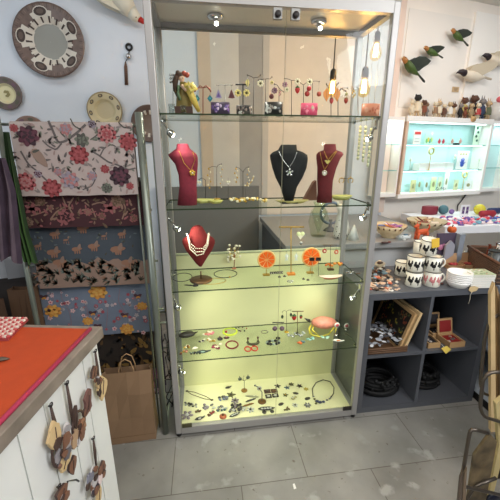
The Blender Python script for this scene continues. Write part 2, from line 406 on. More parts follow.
# ================================================================ white counter at the left
CROT = R(-10.5)
ct = thing('plank_counter', 'white plank fronted counter with weathered wooden rim', 'counter', (-.159, -.419, 0), CROT)
PW = mat((226, 226, 222), .5, var=.02, scale=9)
m = MB(); m.bx(-.95, -.02, -1.2, -.01, 0, .862, PW)
k = 0; y = -.012
while y > -1.19:
    m.bx(-.020, -.012, max(y-.088, -1.2), y, 0, .862, PW); y -= .092
x = -.02
while x > -.93: m.bx(x-.088, x, -.010, -.003, 0, .862, PW); x -= .092
m.build('plank_body', ct)
RIM = mat((128, 116, 104), .7, var=.25, scale=14, bump=.2)
m = MB(); m.bx(-.97, .006, -1.22, .006, .862, .900, RIM); m.build('wooden_rim', ct, bevel=.003)
cl = thing('tablecloth', 'bright orange cloth with a pink edge lying on the plank counter', 'cloth', (-.159, -.419, .9005), CROT)
m = MB(); m.bx(-.965, -.022, -1.2, -.02, 0, .004, mat((172, 64, 22), .75, var=.05, scale=30, bump=.1)); m.build('cloth', cl)
m = MB(); m.tube([(-.018, -1.2, .004), (-.019, -.8, .004), (-.017, -.4, .004), (-.021, -.02, .004)], .006, mat((160, 44, 72), .7), 8); m.build('pink_border', cl)

# ================================================================ fabric rack at the left
rk = thing('fabric_rack', 'tall metal rack of rails carrying patterned fabrics beside the glass cabinet', 'rack', (-.32, .05, 0))
RKM = mat((128, 134, 124), .35, .6)
def rk_l(x): return x+.32
MB().tube([(rk_l(-.058), -.01, 0), (rk_l(-.058), -.01, .56), (rk_l(-.054), -.01, .60), (rk_l(-.054), .0, 1.60)], .0165, RKM, 14).build('post', rk)
MB().tube([(rk_l(-.585), -.01, 0), (rk_l(-.585), 0, 1.60)], .011, RKM, 12).build('post', rk)
MB().tube([(rk_l(-.094), .035, .0), (rk_l(-.094), .035, 1.52)], .005, RKM, 8).build('post', rk)
for z in (.25, .50): MB().tube([(rk_l(-.585), .42, z), (rk_l(-.058), .42, z)], .006, RKM, 8).build('cross_bar', rk)
for x in (-.058, -.585): MB().tube([(rk_l(x), -.01, .03), (rk_l(x), .42, .03)], .011, RKM, 8).build('foot_bar', rk)
for x in (-.058, -.585): MB().tube([(rk_l(x), .42, .0), (rk_l(x), .42, 1.5)], .011, RKM, 8).build('post', rk)
RX0, RX1 = -.548, -.085
def petals(cx, cz, r, n, c0, c1, y, m, ph=0., sq=1.):
    """a flower laid on the cloth: outer petals, darker inner ring and heart"""
    if r < .016:
        for k in range(5): leaf(cx+.55*r*math.cos(k*1.257+ph), cz+.55*r*math.sin(k*1.257+ph), r*1.1, k*1.257+ph, c0, y, m, .75)
        leaf(cx, cz, r*.7, ph, c1, y-.0006, m, .9); return
    n2 = n+3
    for k in range(n2): t = 2*PI*k/n2+ph; leaf(cx+.62*r*math.cos(t), cz+.62*r*sq*math.sin(t), r*.86, t, c0 if k % 3 else c1, y, m, .8)
    pts = [(cx+.66*r*math.cos(2*PI*k/14), y-.0006, cz+.66*r*sq*math.sin(2*PI*k/14)) for k in range(14)]; m.prism(pts, (0, -.0004, 0), c0)
    for k in range(n): t = 2*PI*k/n+ph+.5; leaf(cx+.38*r*math.cos(t), cz+.38*r*sq*math.sin(t), r*.52, t+.5, c1, y-.0012, m, .55)
    for k in range(4): t = 2*PI*k/4+ph; leaf(cx+.14*r*math.cos(t), cz+.14*r*math.sin(t), r*.34, t+1., c0 if k % 2 else c1, y-.0019, m, .5)
def leaf(cx, cz, l, a, c, y, m, wd=.35):
    ca, sa = math.cos(a), math.sin(a); pts = []
    for k in range(10):
        t = 2*PI*k/10; u = l*.5*math.cos(t); v = l*.5*wd*math.sin(t)*(1-.35*math.cos(t))
        pts.append((cx+u*ca-v*sa, y, cz+u*sa+v*ca))
    m.prism(pts, (0, -.0005, 0), c)
def vine(pts, wd, c, y, m):
    """flat ribbon along points (x, z)"""
    P = []
    for i in range(len(pts)-1):
        (ax, az), (bx_, bz) = pts[i], pts[i+1]
        for k in range(4):
            t = k/4; P.append((ax+(bx_-ax)*t, az+(bz-az)*t))
    P.append(pts[-1])
    P = [((P[max(i-1, 0)][0]+P[i][0]*2+P[min(i+1, len(P)-1)][0])/4, (P[max(i-1, 0)][1]+P[i][1]*2+P[min(i+1, len(P)-1)][1])/4) for i in range(len(P))]
    for i in range(len(P)-1):
        a = V((P[i][0], 0, P[i][1])); b = V((P[i+1][0], 0, P[i+1][1])); d = (b-a)
        if d.length < 1e-6: continue
        n = V((-d.z, 0, d.x)).normalized()*wd*.5; o = V((0, y, 0))
        m.add([a-n+o, b-n+o, b+n+o, a+n+o], [(0, 1, 2, 3)], c)
def cloth(name, label, ztop, zbot, y, base, deco, x0=RX0, x1=RX1):
    x1 += (y-.05)*.10; x0 -= (y-.05)*.55; QY[0] = y-.001
    m = MB(off=((x0+x1)/2, y, zbot))
    vs = []; fs = []; nx = 16; prof = [(y+.030, zbot+.03), (y+.030, ztop-.03), (y+.026, ztop-.008), (y+.014, ztop), (y+.003, ztop-.008), (y, ztop-.03), (y, zbot)]
    for px_, (yy, zz) in enumerate(prof):
        for i in range(nx+1): vs.append((x0+(x1-x0)*i/nx, yy, zz+(.0015*math.sin(i*1.3) if zz == zbot else 0)))
    for j in range(len(prof)-1):
        for i in range(nx): fs.append((j*(nx+1)+i, j*(nx+1)+i+1, (j+1)*(nx+1)+i+1, (j+1)*(nx+1)+i))
    m.add(vs, fs, base, True)
    deco(m, y-.0008)
    o = m.build(name); tag(o, label, 'fabric', 'patterned fabrics on the rack')
    b = MB(); b.tube([(-(x1-x0)/2-.03, .015, ztop-zbot-.012), ((x1-x0)/2+.03, .015, ztop-zbot-.012)], .006, RKM, 8); b.build('hanging_rail', o)
    return o
QY = [.05]
def q(px, py, y=None):
    p = at(px, py, y=QY[0] if y is None else y); return p.x, p.z
PXM = .0044
def dec_top(m, y):
    br = mat((92, 86, 84), .9); br2 = mat((76, 76, 70), .9); lf = mat((102, 106, 94), .9)
    W = lambda L: [q(a, b) for a, b in L]
    for L, wd in (([(48, 120), (53, 131), (58, 143), (66, 141), (78, 132), (86, 124)], .009), ([(62, 143), (56, 150), (48, 146), (42, 140)], .006), ([(62, 124), (60, 132), (66, 138)], .006),
                  ([(20, 150), (28, 164), (38, 172), (48, 182), (56, 184)], .007), ([(90, 150), (100, 156), (108, 162), (118, 165), (128, 170), (136, 168)], .007), ([(92, 168), (97, 176), (92, 186), (82, 190)], .005),
                  ([(104, 128), (96, 136), (90, 140)], .005), ([(20, 130), (28, 132), (36, 141)], .005), ([(100, 156), (104, 148), (112, 144), (120, 150)], .005), ([(128, 150), (134, 160)], .005),
                  ([(60, 168), (58, 176), (64, 180), (74, 174)], .004), ([(70, 118), (74, 126), (82, 130)], .005), ([(118, 122), (124, 128), (132, 126)], .005)):
        vine(W(L), wd, br if len(L) > 3 else br2, y, m)
    rn = random.Random(3)
    for _ in range(230):
        a, b = rn.uniform(12, 134), rn.uniform(124, 193); x, z = q(a, b); leaf(x, z, rn.uniform(.014, .028), rn.uniform(0, PI), rn.choice([lf, br, mat((124, 116, 112), .9), mat((142, 122, 116), .9)]), y-.0001, m)
    pk = mat((146, 76, 78), .9); pk2 = mat((160, 110, 108), .9); mv = mat((88, 54, 64), .9); mv2 = mat((60, 44, 50), .9); lv = mat((134, 126, 134), .9); rd = mat((128, 60, 62), .9)
    for a, b, r, c0, c1, n in ((28, 136, 10, mv, mv2, 5), (120, 176, 10.5, mv2, mv, 6), (26, 182, 9.5, pk, pk2, 7), (52, 188, 9.5, rd, pk, 6), (79, 155, 9.5, rd, pk, 6), (107, 134, 9, pk2, pk, 7), (128, 142, 9, pk, rd, 6),
                              (66, 129, 6, pk2, lv, 5), (105, 169, 4.5, rd, pk, 5), (70, 180, 9, lv, pk2, 5), (38, 174, 4, lv, mv, 5), (107, 188, 5.5, lf, br2, 6), (82, 140, 7, br2, lf, 4), (92, 176, 5, lv, pk2, 5), (130, 186, 4, pk, rd, 5), (14, 128, 4, pk, rd, 5), (58, 172, 4, pk2, lv, 5), (92, 124, 4, lv, mv2, 5)):
        x, z = q(a, b); petals(x, z, r*PXM*.93, n, c0, c1, y-.0004, m, ph=a, sq=.95)
    x, z = q(40, 158); leaf(x, z, .085, -1.0, mat((132, 112, 100), .9), y-.0008, m, .42); x, z = q(36, 151); leaf(x, z, .03, .3, br2, y-.001, m)
def dec_maroon(m, y):
    W = lambda L: [q(a, b) for a, b in L]; cr = mat((122, 96, 82), .9); pk = mat((128, 78, 78), .9); ol = mat((90, 74, 58), .9); dk = mat((52, 26, 30), .9)
    for L in ([(62, 196), (66, 206), (62, 216)], [(74, 197), (68, 206), (74, 216)], [(66, 206), (56, 212), (50, 220)], [(84, 202), (92, 208), (96, 218)], [(120, 197), (126, 208), (122, 220)], [(28, 200), (36, 206), (44, 202)], [(30, 216), (44, 212), (54, 205)], [(88, 206), (100, 202), (110, 206)], [(126, 212), (136, 208)]):
        vine(W(L), .006, cr, y, m)
    rn = random.Random(5)
    for _ in range(110):
        x, z = q(rn.uniform(24, 136), rn.uniform(198, 226)); leaf(x, z, rn.uniform(.014, .03), rn.uniform(0, PI), rn.choice([ol, cr, pk, dk]), y-.0001, m)
    for a, b, r, c0, c1 in ((40, 201, 5, ol, cr), (117, 201, 6, cr, ol), (66, 217, 8, pk, dk), (28, 222, 5, cr, ol), (88, 212, 4, pk, cr), (134, 218, 4, pk, ol), (50, 208, 3.5, cr, pk), (102, 216, 4, pk, ol)):
        x, z = q(a, b); petals(x, z, r*PXM, 6, c0, c1, y-.0004, m, ph=a)
    for a, b in ((32, 209), (110, 208)):
        x, z = q(a, b)
        for k in range(5): leaf(x+.016*math.cos(k*1.25), z+.012*math.sin(k*1.25), .034, k*1.25, pk, y-.0006, m, .5)
def dec_teal(m, y):
    tan = mat((124, 102, 90), .9); dk = mat((66, 62, 52), .9); br = mat((128, 94, 76), .9); gr = mat((84, 92, 84), .9); rn = random.Random(9)
    zb_ = q(84, 286.6)[1]
    N = 22
    top = []
    for i in range(N+1):
        x = RX0-.035+(RX1-RX0+.04)*i/N; top.append((x, y, q(80, 262)[1]+.012*math.sin(i*1.7)+.01*math.sin(i*.6)))
    m.prism([(RX0-.035, y, zb_)]+top+[(RX1+.005, y, zb_)], (0, -.0003, 0), tan)
    for _ in range(80):
        x, z = q(rn.uniform(36, 142), rn.uniform(262, 284)); a = rn.uniform(.3, 2.8)
        for k in range(4): leaf(x+.012*math.cos(a+k*.5), z+.012*math.sin(a+k*.5), rn.uniform(.02, .04), a+k*.5, rn.choice([dk, dk, gr, br]), y-.0005, m, .25)
    for a, b, s in ((55, 234, 6), (77, 249, 6), (94, 246, 7), (122, 234, 5), (54, 252, 8), (118, 249, 9), (83, 228, 7), (38, 246, 4), (128, 262, 8), (60, 262, 8), (66, 240, 3), (104, 236, 3)):
        x, z = q(a, b)
        leaf(x, z, s*PXM*1.8, .1, br, y-.0007, m, .4); leaf(x+.012, z+.012, s*PXM, 1.2, tan, y-.0010, m, .5)
        for k in (-1, 0, 1): leaf(x+k*.010, z-.012, s*PXM*.9, 1.5, br, y-.0009, m, .25)
    for _ in range(36):
        x, z = q(rn.uniform(32, 140), rn.uniform(231, 258)); leaf(x, z, .016, rn.uniform(0, PI), rn.choice([gr, mat((84, 94, 98), .9), dk]), y-.0002, m, .4)
def dec_blue(m, y):
    W = lambda L: [q(a, b) for a, b in L]; st = mat((120, 96, 104), .9); og = mat((190, 130, 62), .9); rd = mat((160, 78, 88), .9); wt = mat((172, 162, 166), .9); dk = mat((70, 48, 56), .9); pl = mat((212, 170, 170), .9); rn = random.Random(4)
    for L in ([(60, 288), (62, 300), (70, 312), (72, 330)], [(84, 300), (88, 312), (82, 330)], [(104, 296), (108, 310), (106, 330)], [(120, 288), (118, 302), (128, 316), (140, 320)], [(48, 290), (54, 300), (52, 304)], [(100, 288), (96, 296)], [(132, 290), (136, 302)]):
        vine(W(L), .003, st, y, m)
    for _ in range(90):
        a, b = rn.uniform(42, 146), rn.uniform(291, 333); x, z = q(a, b); r = rn.uniform(.005, .012)
        petals(x, z, r, 5, rn.choice([rd, wt, pl, rd]), rn.choice([rd, wt]), y-.0003, m, ph=a)
    for a, b, r in ((53, 311, 9), (98, 292, 10), (127, 329, 8), (88, 321, 6), (142, 306, 6)):
        x, z = q(a, b); petals(x, z, r*PXM, 5, og, mat((196, 150, 76), .9), y-.001, m, ph=a, sq=.8)
    for a, b in ((52, 311), (125, 315), (44, 297), (93, 313), (98, 326), (138, 296)):
        x, z = q(a, b)
        for s in (-1, 1): leaf(x+s*.008, z+.003, .026, s*.6, dk, y-.0022, m, .6); leaf(x+s*.005, z-.006, .014, -s*.9, og, y-.0024, m, .6)
def dec_dark(m, y):
    rn = random.Random(6); g = mat((120, 92, 48), .9); g2 = mat((84, 62, 36), .9); bk = mat((24, 20, 18), .9)
    for _ in range(110):
        x = rn.uniform(RX0+.02, RX1-.02); z = rn.uniform(.30, .60); leaf(x, z, rn.uniform(.02, .05), rn.uniform(0, PI), rn.choice([g, g2, bk]), y-.0002, m, .45)
def dec_purple(m, y):
    rn = random.Random(8)
    for _ in range(90):
        x = rn.uniform(-.20, RX1-.015); z = rn.uniform(.12, .50); petals(x, z, rn.uniform(.010, .020), 5, rn.choice([mat((120, 88, 136), .9), mat((176, 156, 170), .9), mat((86, 66, 112), .9)]), mat((146, 90, 110), .9), y-.0002, m, ph=x*40)
cloth('fabric_sample', 'pale pink fabric with red roses and winding branches, topmost on the metal rack', 1.562, q(80, 195.5)[1], .050, mat((160, 147, 141), .85, var=.04, scale=40), dec_top)
cloth('fabric_sample', 'maroon fabric with leaves and blossoms directly under the rose fabric', 1.34, at(80, 227, y=.086).z, .086, mat((58, 30, 34), .85, var=.06, scale=40), dec_maroon)
cloth('fabric_sample', 'dark teal fabric with small animals above a pinkish jungle band', 1.20, at(84, 287, y=.122).z, .122, mat((60, 67, 74), .85, var=.05, scale=40), dec_teal)
cloth('fabric_sample', 'light blue fabric with butterflies and orange flowers low on the metal rack', .94, at(84, 336, y=.158).z, .158, mat((98, 107, 122), .85, var=.04, scale=40), dec_blue)
cloth('fabric_sample', 'black fabric with dull gold leaves, half hidden behind the paper bag', .66, .30, .194, mat((40, 32, 26), .85), dec_dark)
cloth('fabric_sample', 'small purple flowered fabric, lowest of all on the metal rack', .56, .10, .230, mat((60, 50, 72), .85), dec_purple)

# scarves hanging on the rack's left end
def scarf(L, Rr, y, c, c2, label):
    """L, Rr: photo points down the two edges"""
    n = len(L); Lp = [at(a, b, y=y) for a, b in L]; Rp = [at(a, b, y=y) for a, b in Rr]; m = MB(off=(Lp[-1].x, y, Lp[-1].z)); nx, nz = 26, 4*(n-1); vs = []; fs = []; mm = []
    for side in (0, 1):
        for j in range(nz+1):
            t = j/nz*(n-1); i0 = min(int(t), n-2); t -= i0; A = Lp[i0].lerp(Lp[i0+1], t); B = Rp[i0].lerp(Rp[i0+1], t)
            for i in range(nx+1):
                s_ = i/nx; p = A.lerp(B, s_); p.y = y+.014*math.sin(s_*PI*6+j*.15)+side*.004; p.z += .012*math.sin(s_*11)*(j/nz); vs.append(p)
    K = (nx+1)*(nz+1)
    for col_, par in ((c, 0), (c2, 1)):
        fs = [[s2*K+j*(nx+1)+i, s2*K+j*(nx+1)+i+1, s2*K+(j+1)*(nx+1)+i+1, s2*K+(j+1)*(nx+1)+i] for s2 in (0, 1) for j in range(nz) for i in range(nx) if (i//3) % 3 == 1 if par] if par else [[s2*K+j*(nx+1)+i, s2*K+j*(nx+1)+i+1, s2*K+(j+1)*(nx+1)+i+1, s2*K+(j+1)*(nx+1)+i] for s2 in (0, 1) for j in range(nz) for i in range(nx) if (i//3) % 3 != 1]
        b0 = len(m.v); m.v += [V(q2)-m.off for q2 in vs]; k = m.mi(col_)
        for f in fs: m.f.append([b0+i for i in f]); m.m.append(k); m.sm.append(True)
    return tag(m.build('scarf'), label, 'scarf')
scarf([(-14, 158), (-16, 200), (-16, 256)], [(5, 158), (14, 190), (20, 262)], -.02, mat((62, 50, 62), .85, var=.3, scale=14), mat((84, 72, 80), .85, var=.2, scale=14), 'mottled purple grey scarf hanging from the end of the metal rack')
scarf([(4, 132), (8, 180), (16, 232), (24, 264)], [(8, 132), (17, 180), (27, 232), (36, 262)], .012, mat((34, 54, 26), .85, var=.2, scale=12), mat((50, 76, 34), .85), 'long green scarf hanging between the purple scarf and the fabrics')

# bags and boxes behind the counter, under the scarves
KR = mat((138, 110, 84), .85, var=.06, scale=10)
def paperbag(cx, cy, w_, d_, h_, rz, c, label, handles=True, name='paper_bag'):
    t = thing(name, label, 'bag', (cx, cy, 0), rz)
    m = MB(); n = 4; vs = []; fs = []
    rings = [(0, 1., 1., .001), (.02, 1.01, 1.02, .001), (.35, .99, .9, .006), (.7, 1.0, .7, .010), (1., 1.02, .42, .004)]
    for fz, sw, sd, wob in rings:
        P = []
        for k in range(4*n):
            s_ = k//n; u = (k % n)/n
            X, Y = [(-1+2*u, -1), (1, -1+2*u), (1-2*u, 1), (-1, 1-2*u)][s_]
            if s_ in (1, 3) and fz > .3: X *= 1-.12*(1-abs(Y))*fz
            P.append((X*w_/2*sw, Y*d_/2*sd+wob*math.sin(X*2.2+fz*5), fz*h_))
        vs += P
    N = 4*n
    for i in range(len(rings)-1):
        for k in range(N): fs.append((i*N+k, i*N+(k+1) % N, (i+1)*N+(k+1) % N, (i+1)*N+k))
    fs.append(tuple(range(N)))
    m.add(vs, fs, c); m.build('bag_body', t)
    f = MB(); f.prism([(-w_*.5, -d_*.5-.0012, h_*.10), (w_*.5, -d_*.5-.0012, h_*.10), (w_*.5, -d_*.5-.0012, h_*.104), (-w_*.5, -d_*.5-.0012, h_*.104)], (0, -.0005, 0), mat((112, 82, 54), .9)); f.build('crease', t)
    if handles:
        for yy in (-d_*.2, d_*.2):
            MB().tube([(-.035, yy, h_*.93), (-.035, yy, h_*1.03), (-.024, yy, h_*1.14), (0, yy, h_*1.18), (.024, yy, h_*1.14), (.035, yy, h_*1.03), (.035, yy, h_*.93)], .0026, mat((176, 140, 100), .8), 8).build('handle', t)
    return t
paperbag(-.222, .062, .232, .12, .40, R(2), KR, 'brown kraft paper bag with twisted handle on the floor in front of the fabric rack')
paperbag(-.88, .06, .28, .16, .80, R(4), mat((70, 50, 36), .85, var=.06, scale=10), 'large dark brown paper bag behind the orange topped counter', False)
paperbag(-.66, .12, .11, .10, .84, R(-6), mat((82, 60, 42), .85, var=.06, scale=10), 'narrow brown paper bag beside the left end of the fabric rack', False)
t = thing('storage_chest', 'dark chest standing behind the counter under the hanging scarves', 'chest', (-1.10, .38, 0))
MB().bx(-.6, .4, -.1, .3, 0, .82, mat((46, 40, 38), .7)).build('chest_body', t); MB().bx(-.61, .41, -.11, .31, .82, .84, DARK).build('lid', t)
for px, py, lab in ((0, 262, 'small silver grey box on the dark chest, at the very edge of the picture'), (18, 268, 'small grey box on the dark chest next to the green scarf')):
    p = at(px, py, y=.30); m = MB(off=(p.x, .30, .84)); m.box((p.x, .30, .84+.05), (.085, .08, .10), mat((128, 130, 134) if px > 10 else (160, 162, 166), .6), rot=Matrix.Rotation(.3, 3, 'Z'))
    m.box((p.x, .30, .84+.104), (.089, .084, .012), mat((140, 142, 146), .6), rot=Matrix.Rotation(.3, 3, 'Z')); tag(m.build('small_box'), lab, 'box')
# black cables between rack and cabinet
m = MB(off=(-.03, .28, 0))
for k in range(4):
    r_ = random.Random(k+2); P = [(-.045+r_.uniform(-.02, .02), .26, .50-.03*k)]
    for i in range(7): P.append((-.035+r_.uniform(-.05, .03), .24+r_.uniform(-.06, .08), .43-.06*i+r_.uniform(-.02, .02)))
    P.append((-.06+.02*k, .22, .006)); m.tube(P, .0035, BLACK, 6)
tag(m.build('power_cable'), 'tangle of black cables hanging down beside the foot of the glass cabinet', 'cable')

# ================================================================ left wall: plates, bird, hook
def plate(px, py, rpx, name_label, rim, ring, hub, style, ratio=1., tilt=0.):
    Yw = KY-.002; c = at(px, py, y=Yw); e1 = at(px+rpx, py, y=Yw); r = abs(e1.x-c.x)
    m = MB(off=(c.x, Yw, c.z)); RX = Matrix.Rotation(PI/2, 3, 'X')
    d = r*.16
    prof = [(r*.35, 0), (r*.6, .005), (r, d), (r*1.0, d+.008), (r*.93, d+.006), (r*.62, d*.55+.008), (r*.48, d*.38), (.001, d*.34)]
    def rot3(q): return q
    m.lathe(prof[:5], c, rim, 40, rot=RX, cap=False); m.lathe(prof[4:6], c, rim if style != 'oval' else ring, 40, rot=RX, cap=False); m.lathe(prof[5:7], c, ring, 40, rot=RX, cap=False); m.lathe([(r*.49, d*.40), (r*.44, d*.30), (r*.2, d*.28), (.001, d*.28)], c, hub, 40, rot=RX, cap=False)
    def P(rad, a, lift=.0015):
        for (r0, z0), (r1, z1) in zip(prof[3:-1], prof[4:]):
            if r1 <= rad <= r0: z = z0+(z1-z0)*(r0-rad)/(r0-r1+1e-9); break
        else: z = .011
        return V((c.x+rad*math.cos(a), Yw-z-lift, c.z+rad*math.sin(a)))
    def patch(a0, a1, r0, r1, mm, lift=.0015, nr=4):
        na = 5; vs = [P(r0+(r1-r0)*j/nr, a0+(a1-a0)*i/na, lift) for j in range(nr+1) for i in range(na+1)]
        m.add(vs, [(j*(na+1)+i, j*(na+1)+i+1, (j+1)*(na+1)+i+1, (j+1)*(na+1)+i) for j in range(nr) for i in range(na)], mm)
    def oval(a, rad, ra, rr, mm, lift):
        n = 14; vs = [P(rad, a, lift)]+[P(rad+rr*math.sin(2*PI*k/n), a+ra*math.cos(2*PI*k/n), lift) for k in range(n)]
        m.add(vs, [(0, 1+k, 1+(k+1) % n) for k in range(n)], mm)
    dkb = mat((66, 52, 46), .5); wh = mat((214, 206, 192), .5)
    if style == 'big':
        patch_n = 5
        for k in range(5):
            a = R(18+72*k+10); patch(a-.40, a+.40, r*.46, r*.80, wh, .002, 6)
            oval(a, r*.77, .27, r*.135, wh, .004); oval(a, r*.77, .23, r*.11, dkb, .0055); oval(a, r*.77, .13, r*.06, mat((96, 80, 70), .5), .007)
        for k in range(36): patch(2*PI*k/36, 2*PI*(k+.5)/36, r*.50, r*.66, wh if k % 2 else dkb, .0035)
        for k in range(60):
            a = 2*PI*k/60; patch(a, a+.03, r*.86, r*.96, mat((128, 106, 94), .5) if k % 2 else mat((92, 76, 68), .5), .0015)
    elif style == 'oval':
        for k in range(8): oval(2*PI*k/8+.2, r*.80, .17, r*.09, mat((92, 84, 78), .5), .003); oval(2*PI*k/8+.2, r*.80, .09, r*.05, mat((168, 150, 110), .5), .0045)
    elif style == 'rays':
        for k in range(14): patch(2*PI*k/14, 2*PI*(k+.45)/14, r*.5, r*.72, wh, .002)
    elif style == 'fruit':
        for k in range(9): oval(2*PI*k/9, r*.80, .2, r*.1, mat((120, 92, 104) if k % 2 else (98, 96, 80), .5), .003)
        oval(.3, r*.14, 2.5, r*.1, mat((150, 140, 90), .5), .004)
    o = m.build('wall_plate'); tag(o, name_label, 'plate', 'plates on the wall'); return o
GL = .25
plate(51.5, 42.5, 34.5, 'largest wall plate, brown rim with white petal pattern and grey centre', mat((110, 92, 84), .35, var=.15, scale=30), mat((206, 198, 184), .35), mat((146, 146, 138), .35), 'big')
plate(7, 94, 16.5, 'wall plate with a yellow centre and dark purplish rim at the picture edge', mat((112, 98, 92), .35, var=.1, scale=30), mat((214, 206, 166), .35), mat((228, 220, 172), .35), 'fruit')
plate(105.5, 110.5, 17.5, 'cream wall plate with a border of dark ovals above the rose fabric', mat((150, 134, 100), .35), mat((206, 192, 152), .35), mat((196, 182, 144), .35), 'oval')
plate(150, 124, 18, 'brown wall plate with white rays, seen behind the left cabinet post', mat((98, 80, 72), .35, var=.1, scale=30), mat((118, 100, 90), .35), mat((120, 104, 92), .35), 'rays')
plate(32, 133, 17, 'brown wall plate whose top edge just shows over the rose fabric', mat((140, 112, 98), .35, var=.1, scale=30), mat((206, 198, 184), .35), mat((132, 132, 126), .35), 'fruit')
# round mirror-like holder and key ring hanging on the wall
p = at(129, 47, y=KY-.01); m = MB(off=p); m.torus(p, .020, .008, BLACK, (1, 0, 0), (0, 0, 1)); b_ = at(128.5, 56.5, y=KY-.02); m.ball(b_, .022, CHROME, 14)
m.tube([p+V((0, 0, -.02)), b_], .004, BLACK, 6); e = at(125.5, 62, y=KY-.01); g = at(126.5, 85, y=KY-.01)
m.tube([b_, e], .003, BLACK, 6); m.loft([(e, .004, .004, (1, 0, 0), (0, 1, 0)), (e.lerp(g, .2), .012, .004, (1, 0, 0), (0, 1, 0)), (g, .013, .004, (1, 0, 0), (0, 1, 0))], mat((96, 70, 56), .6), 10)
tag(m.build('key_holder'), 'small black ring with silver ball and brown leather strip hanging on the white wall', 'key ring')

def bird(px, py, label, body, head, beak, wingc, ln, ang, plane, up=1., dark=None, hs=1., fat=1., cat='bird', name='flying_bird_ornament', wing=.9, tail=.8, scale=1., beaklen=.16):
    """a wall bird: body along +X (head at -X side), wings raised, tail behind"""
    t = thing(name, label, cat, plane, 0, None)
    t.rotation_euler = (0, ang, A12 if plane[0] > KX else 0)
    s = ln; m = MB()
    ax = (0, 1, 0); bz = (0, 0, 1)
    secs = [((-.50*s, 0, .02*s), .012*s, .012*s, ax, bz), ((-.46*s, 0, .03*s), .07*s, .075*s, ax, bz), ((-.38*s, 0, .035*s), .095*s, .10*s, ax, bz), ((-.28*s, 0, .015*s), .085*s, .09*s, ax, bz), ((-.14*s, 0, -.01*s), .13*s, .13*s, ax, bz), ((.05*s, 0, -.03*s), .14*s, .135*s, ax, bz), ((.24*s, 0, -.02*s), .09*s, .08*s, ax, bz), ((.40*s, 0, .0), .04*s, .03*s, ax, bz)]
    secs = [((c_[0], c_[1], c_[2]), ra*(hs if i_ < 3 else fat), rb*(hs if i_ < 3 else fat), u_, v_) for i_, (c_, ra, rb, u_, v_) in enumerate(secs)]
    m.loft(secs[3:], body, 14); m.build('body', t)
    h = MB(); h.loft(secs[:4], head, 14); h.ball((-.43*s, -.085*s, .05*s), .014*s, BLACK, 6); hd = h.build('head', t)
    k = MB(); k.loft([((-.48*s, 0, .02*s), (.035*s if fat < 1.2 else .07*s), (.03*s if fat < 1.2 else .065*s), ax, bz), ((-(.50+beaklen*.5)*s, 0, .0), (.02*s if fat < 1.2 else .06*s), (.018*s if fat < 1.2 else .05*s), ax, bz), ((-(.50+beaklen)*s, 0, -.03*s), .004*s, .004*s, ax, bz)], beak, 8); k.build('beak', hd)
    for sd in (-1, 1):
        w_ = MB(); b0 = V((-.12*s, sd*.07*s, .06*s)); P = []
        for (u, v, z) in ((-.24, .06, .02), (-.16, .10, .16), (.0, .15, .38*up), (.22, .20, .50*up), (.52*wing, .24, .52*up), (.50*wing, .20, .38*up), (.40*wing, .15, .22*up), (.30, .10, .06), (.16, .06, -.04)):
            P.append((u*s, sd*v*s*.6, z*s))
        w_.prism(P, (0, sd*.022*s, 0), wingc)
        if dark: w_.prism([(x_, y_+sd*.002*s-(0 if sd > 0 else .0)-.004*sd*0, z_) for x_, y_, z_ in [((.16)*s, sd*.09*s-sd*.004, .14*s), (.30*s, sd*.115*s-sd*.004, .30*s*up), (.47*wing*s, sd*.13*s-sd*.004, .385*s*up), (.38*wing*s, sd*.11*s-sd*.004, .26*s*up)]], (0, sd*.028*s, 0), dark)
        w_.build('wing', t)
    l_ = MB(); l_.prism([(.30*s, -.03*s, .01*s), (.30*s, .03*s, .01*s), ((.42+.45*tail)*s, .05*s, -.02*s), ((.45+.5*tail)*s, 0, -.03*s), ((.42+.45*tail)*s, -.05*s, -.02*s)], (0, 0, .018*s), dark or wingc); l_.build('tail', t)
    return t
def wpt(px, py, d): return onplane(px, py, p0+WN*d, WN)
BG = mat((70, 92, 40), .5, var=.15, scale=30); BO = mat((176, 118, 62), .5); BD = mat((34, 42, 30), .5)
lenp = lambda a, b, d: (onplane(*b, p0+WN*d, WN)-onplane(*a, p0+WN*d, WN)).length
bird(411, 67, 'green flying parrot ornament with orange head, closest to the glass cabinet', BG, BO, CREAM, BD, lenp((401, 62), (426, 80), .07)*.80, R(30), wpt(411, 67.5, .07), dark=BD, up=1.0, beaklen=.05, wing=.9, tail=.7, hs=.8, fat=.95)
bird(433, 51.5, 'small green flying parrot ornament in the middle of the three parrots', BG, BO, CREAM, BD, lenp((423, 50), (447, 56), .07)*.72, R(14), wpt(432, 52, .07), dark=BD, up=.6, beaklen=.05, wing=.85, tail=.5, hs=.8, fat=.95)
bird(456, 36, 'green flying parrot ornament, highest of the three parrots on the wall', BG, BO, CREAM, BD, lenp((450, 34), (469, 44), .07)*.80, R(24), wpt(458, 36, .07), dark=BD, up=.75, beaklen=.05, wing=1.0, tail=.7, hs=.8, fat=.95)
DW = mat((222, 210, 190), .5); DH = mat((50, 40, 44), .5)
bird(472, 75, 'white flying duck ornament with dark head, lower of the two ducks', DW, DH, DH, mat((204, 190, 166), .5), lenp((455, 74), (491, 79), .07)*.82, R(3), wpt(473, 75.5, .07), up=.62, wing=1.1, tail=.4, beaklen=.06, hs=.6, fat=.85)
bird(494, 60, 'white flying duck ornament with dark head cut by the picture edge', DW, DH, DH, mat((204, 190, 166), .5), lenp((480, 58), (512, 62), .07)*.82, R(8), wpt(496, 60.5, .07), up=.55, wing=1.1, tail=.4, beaklen=.06, hs=.6, fat=.85)
p = at(121, 1, y=KY-.09)
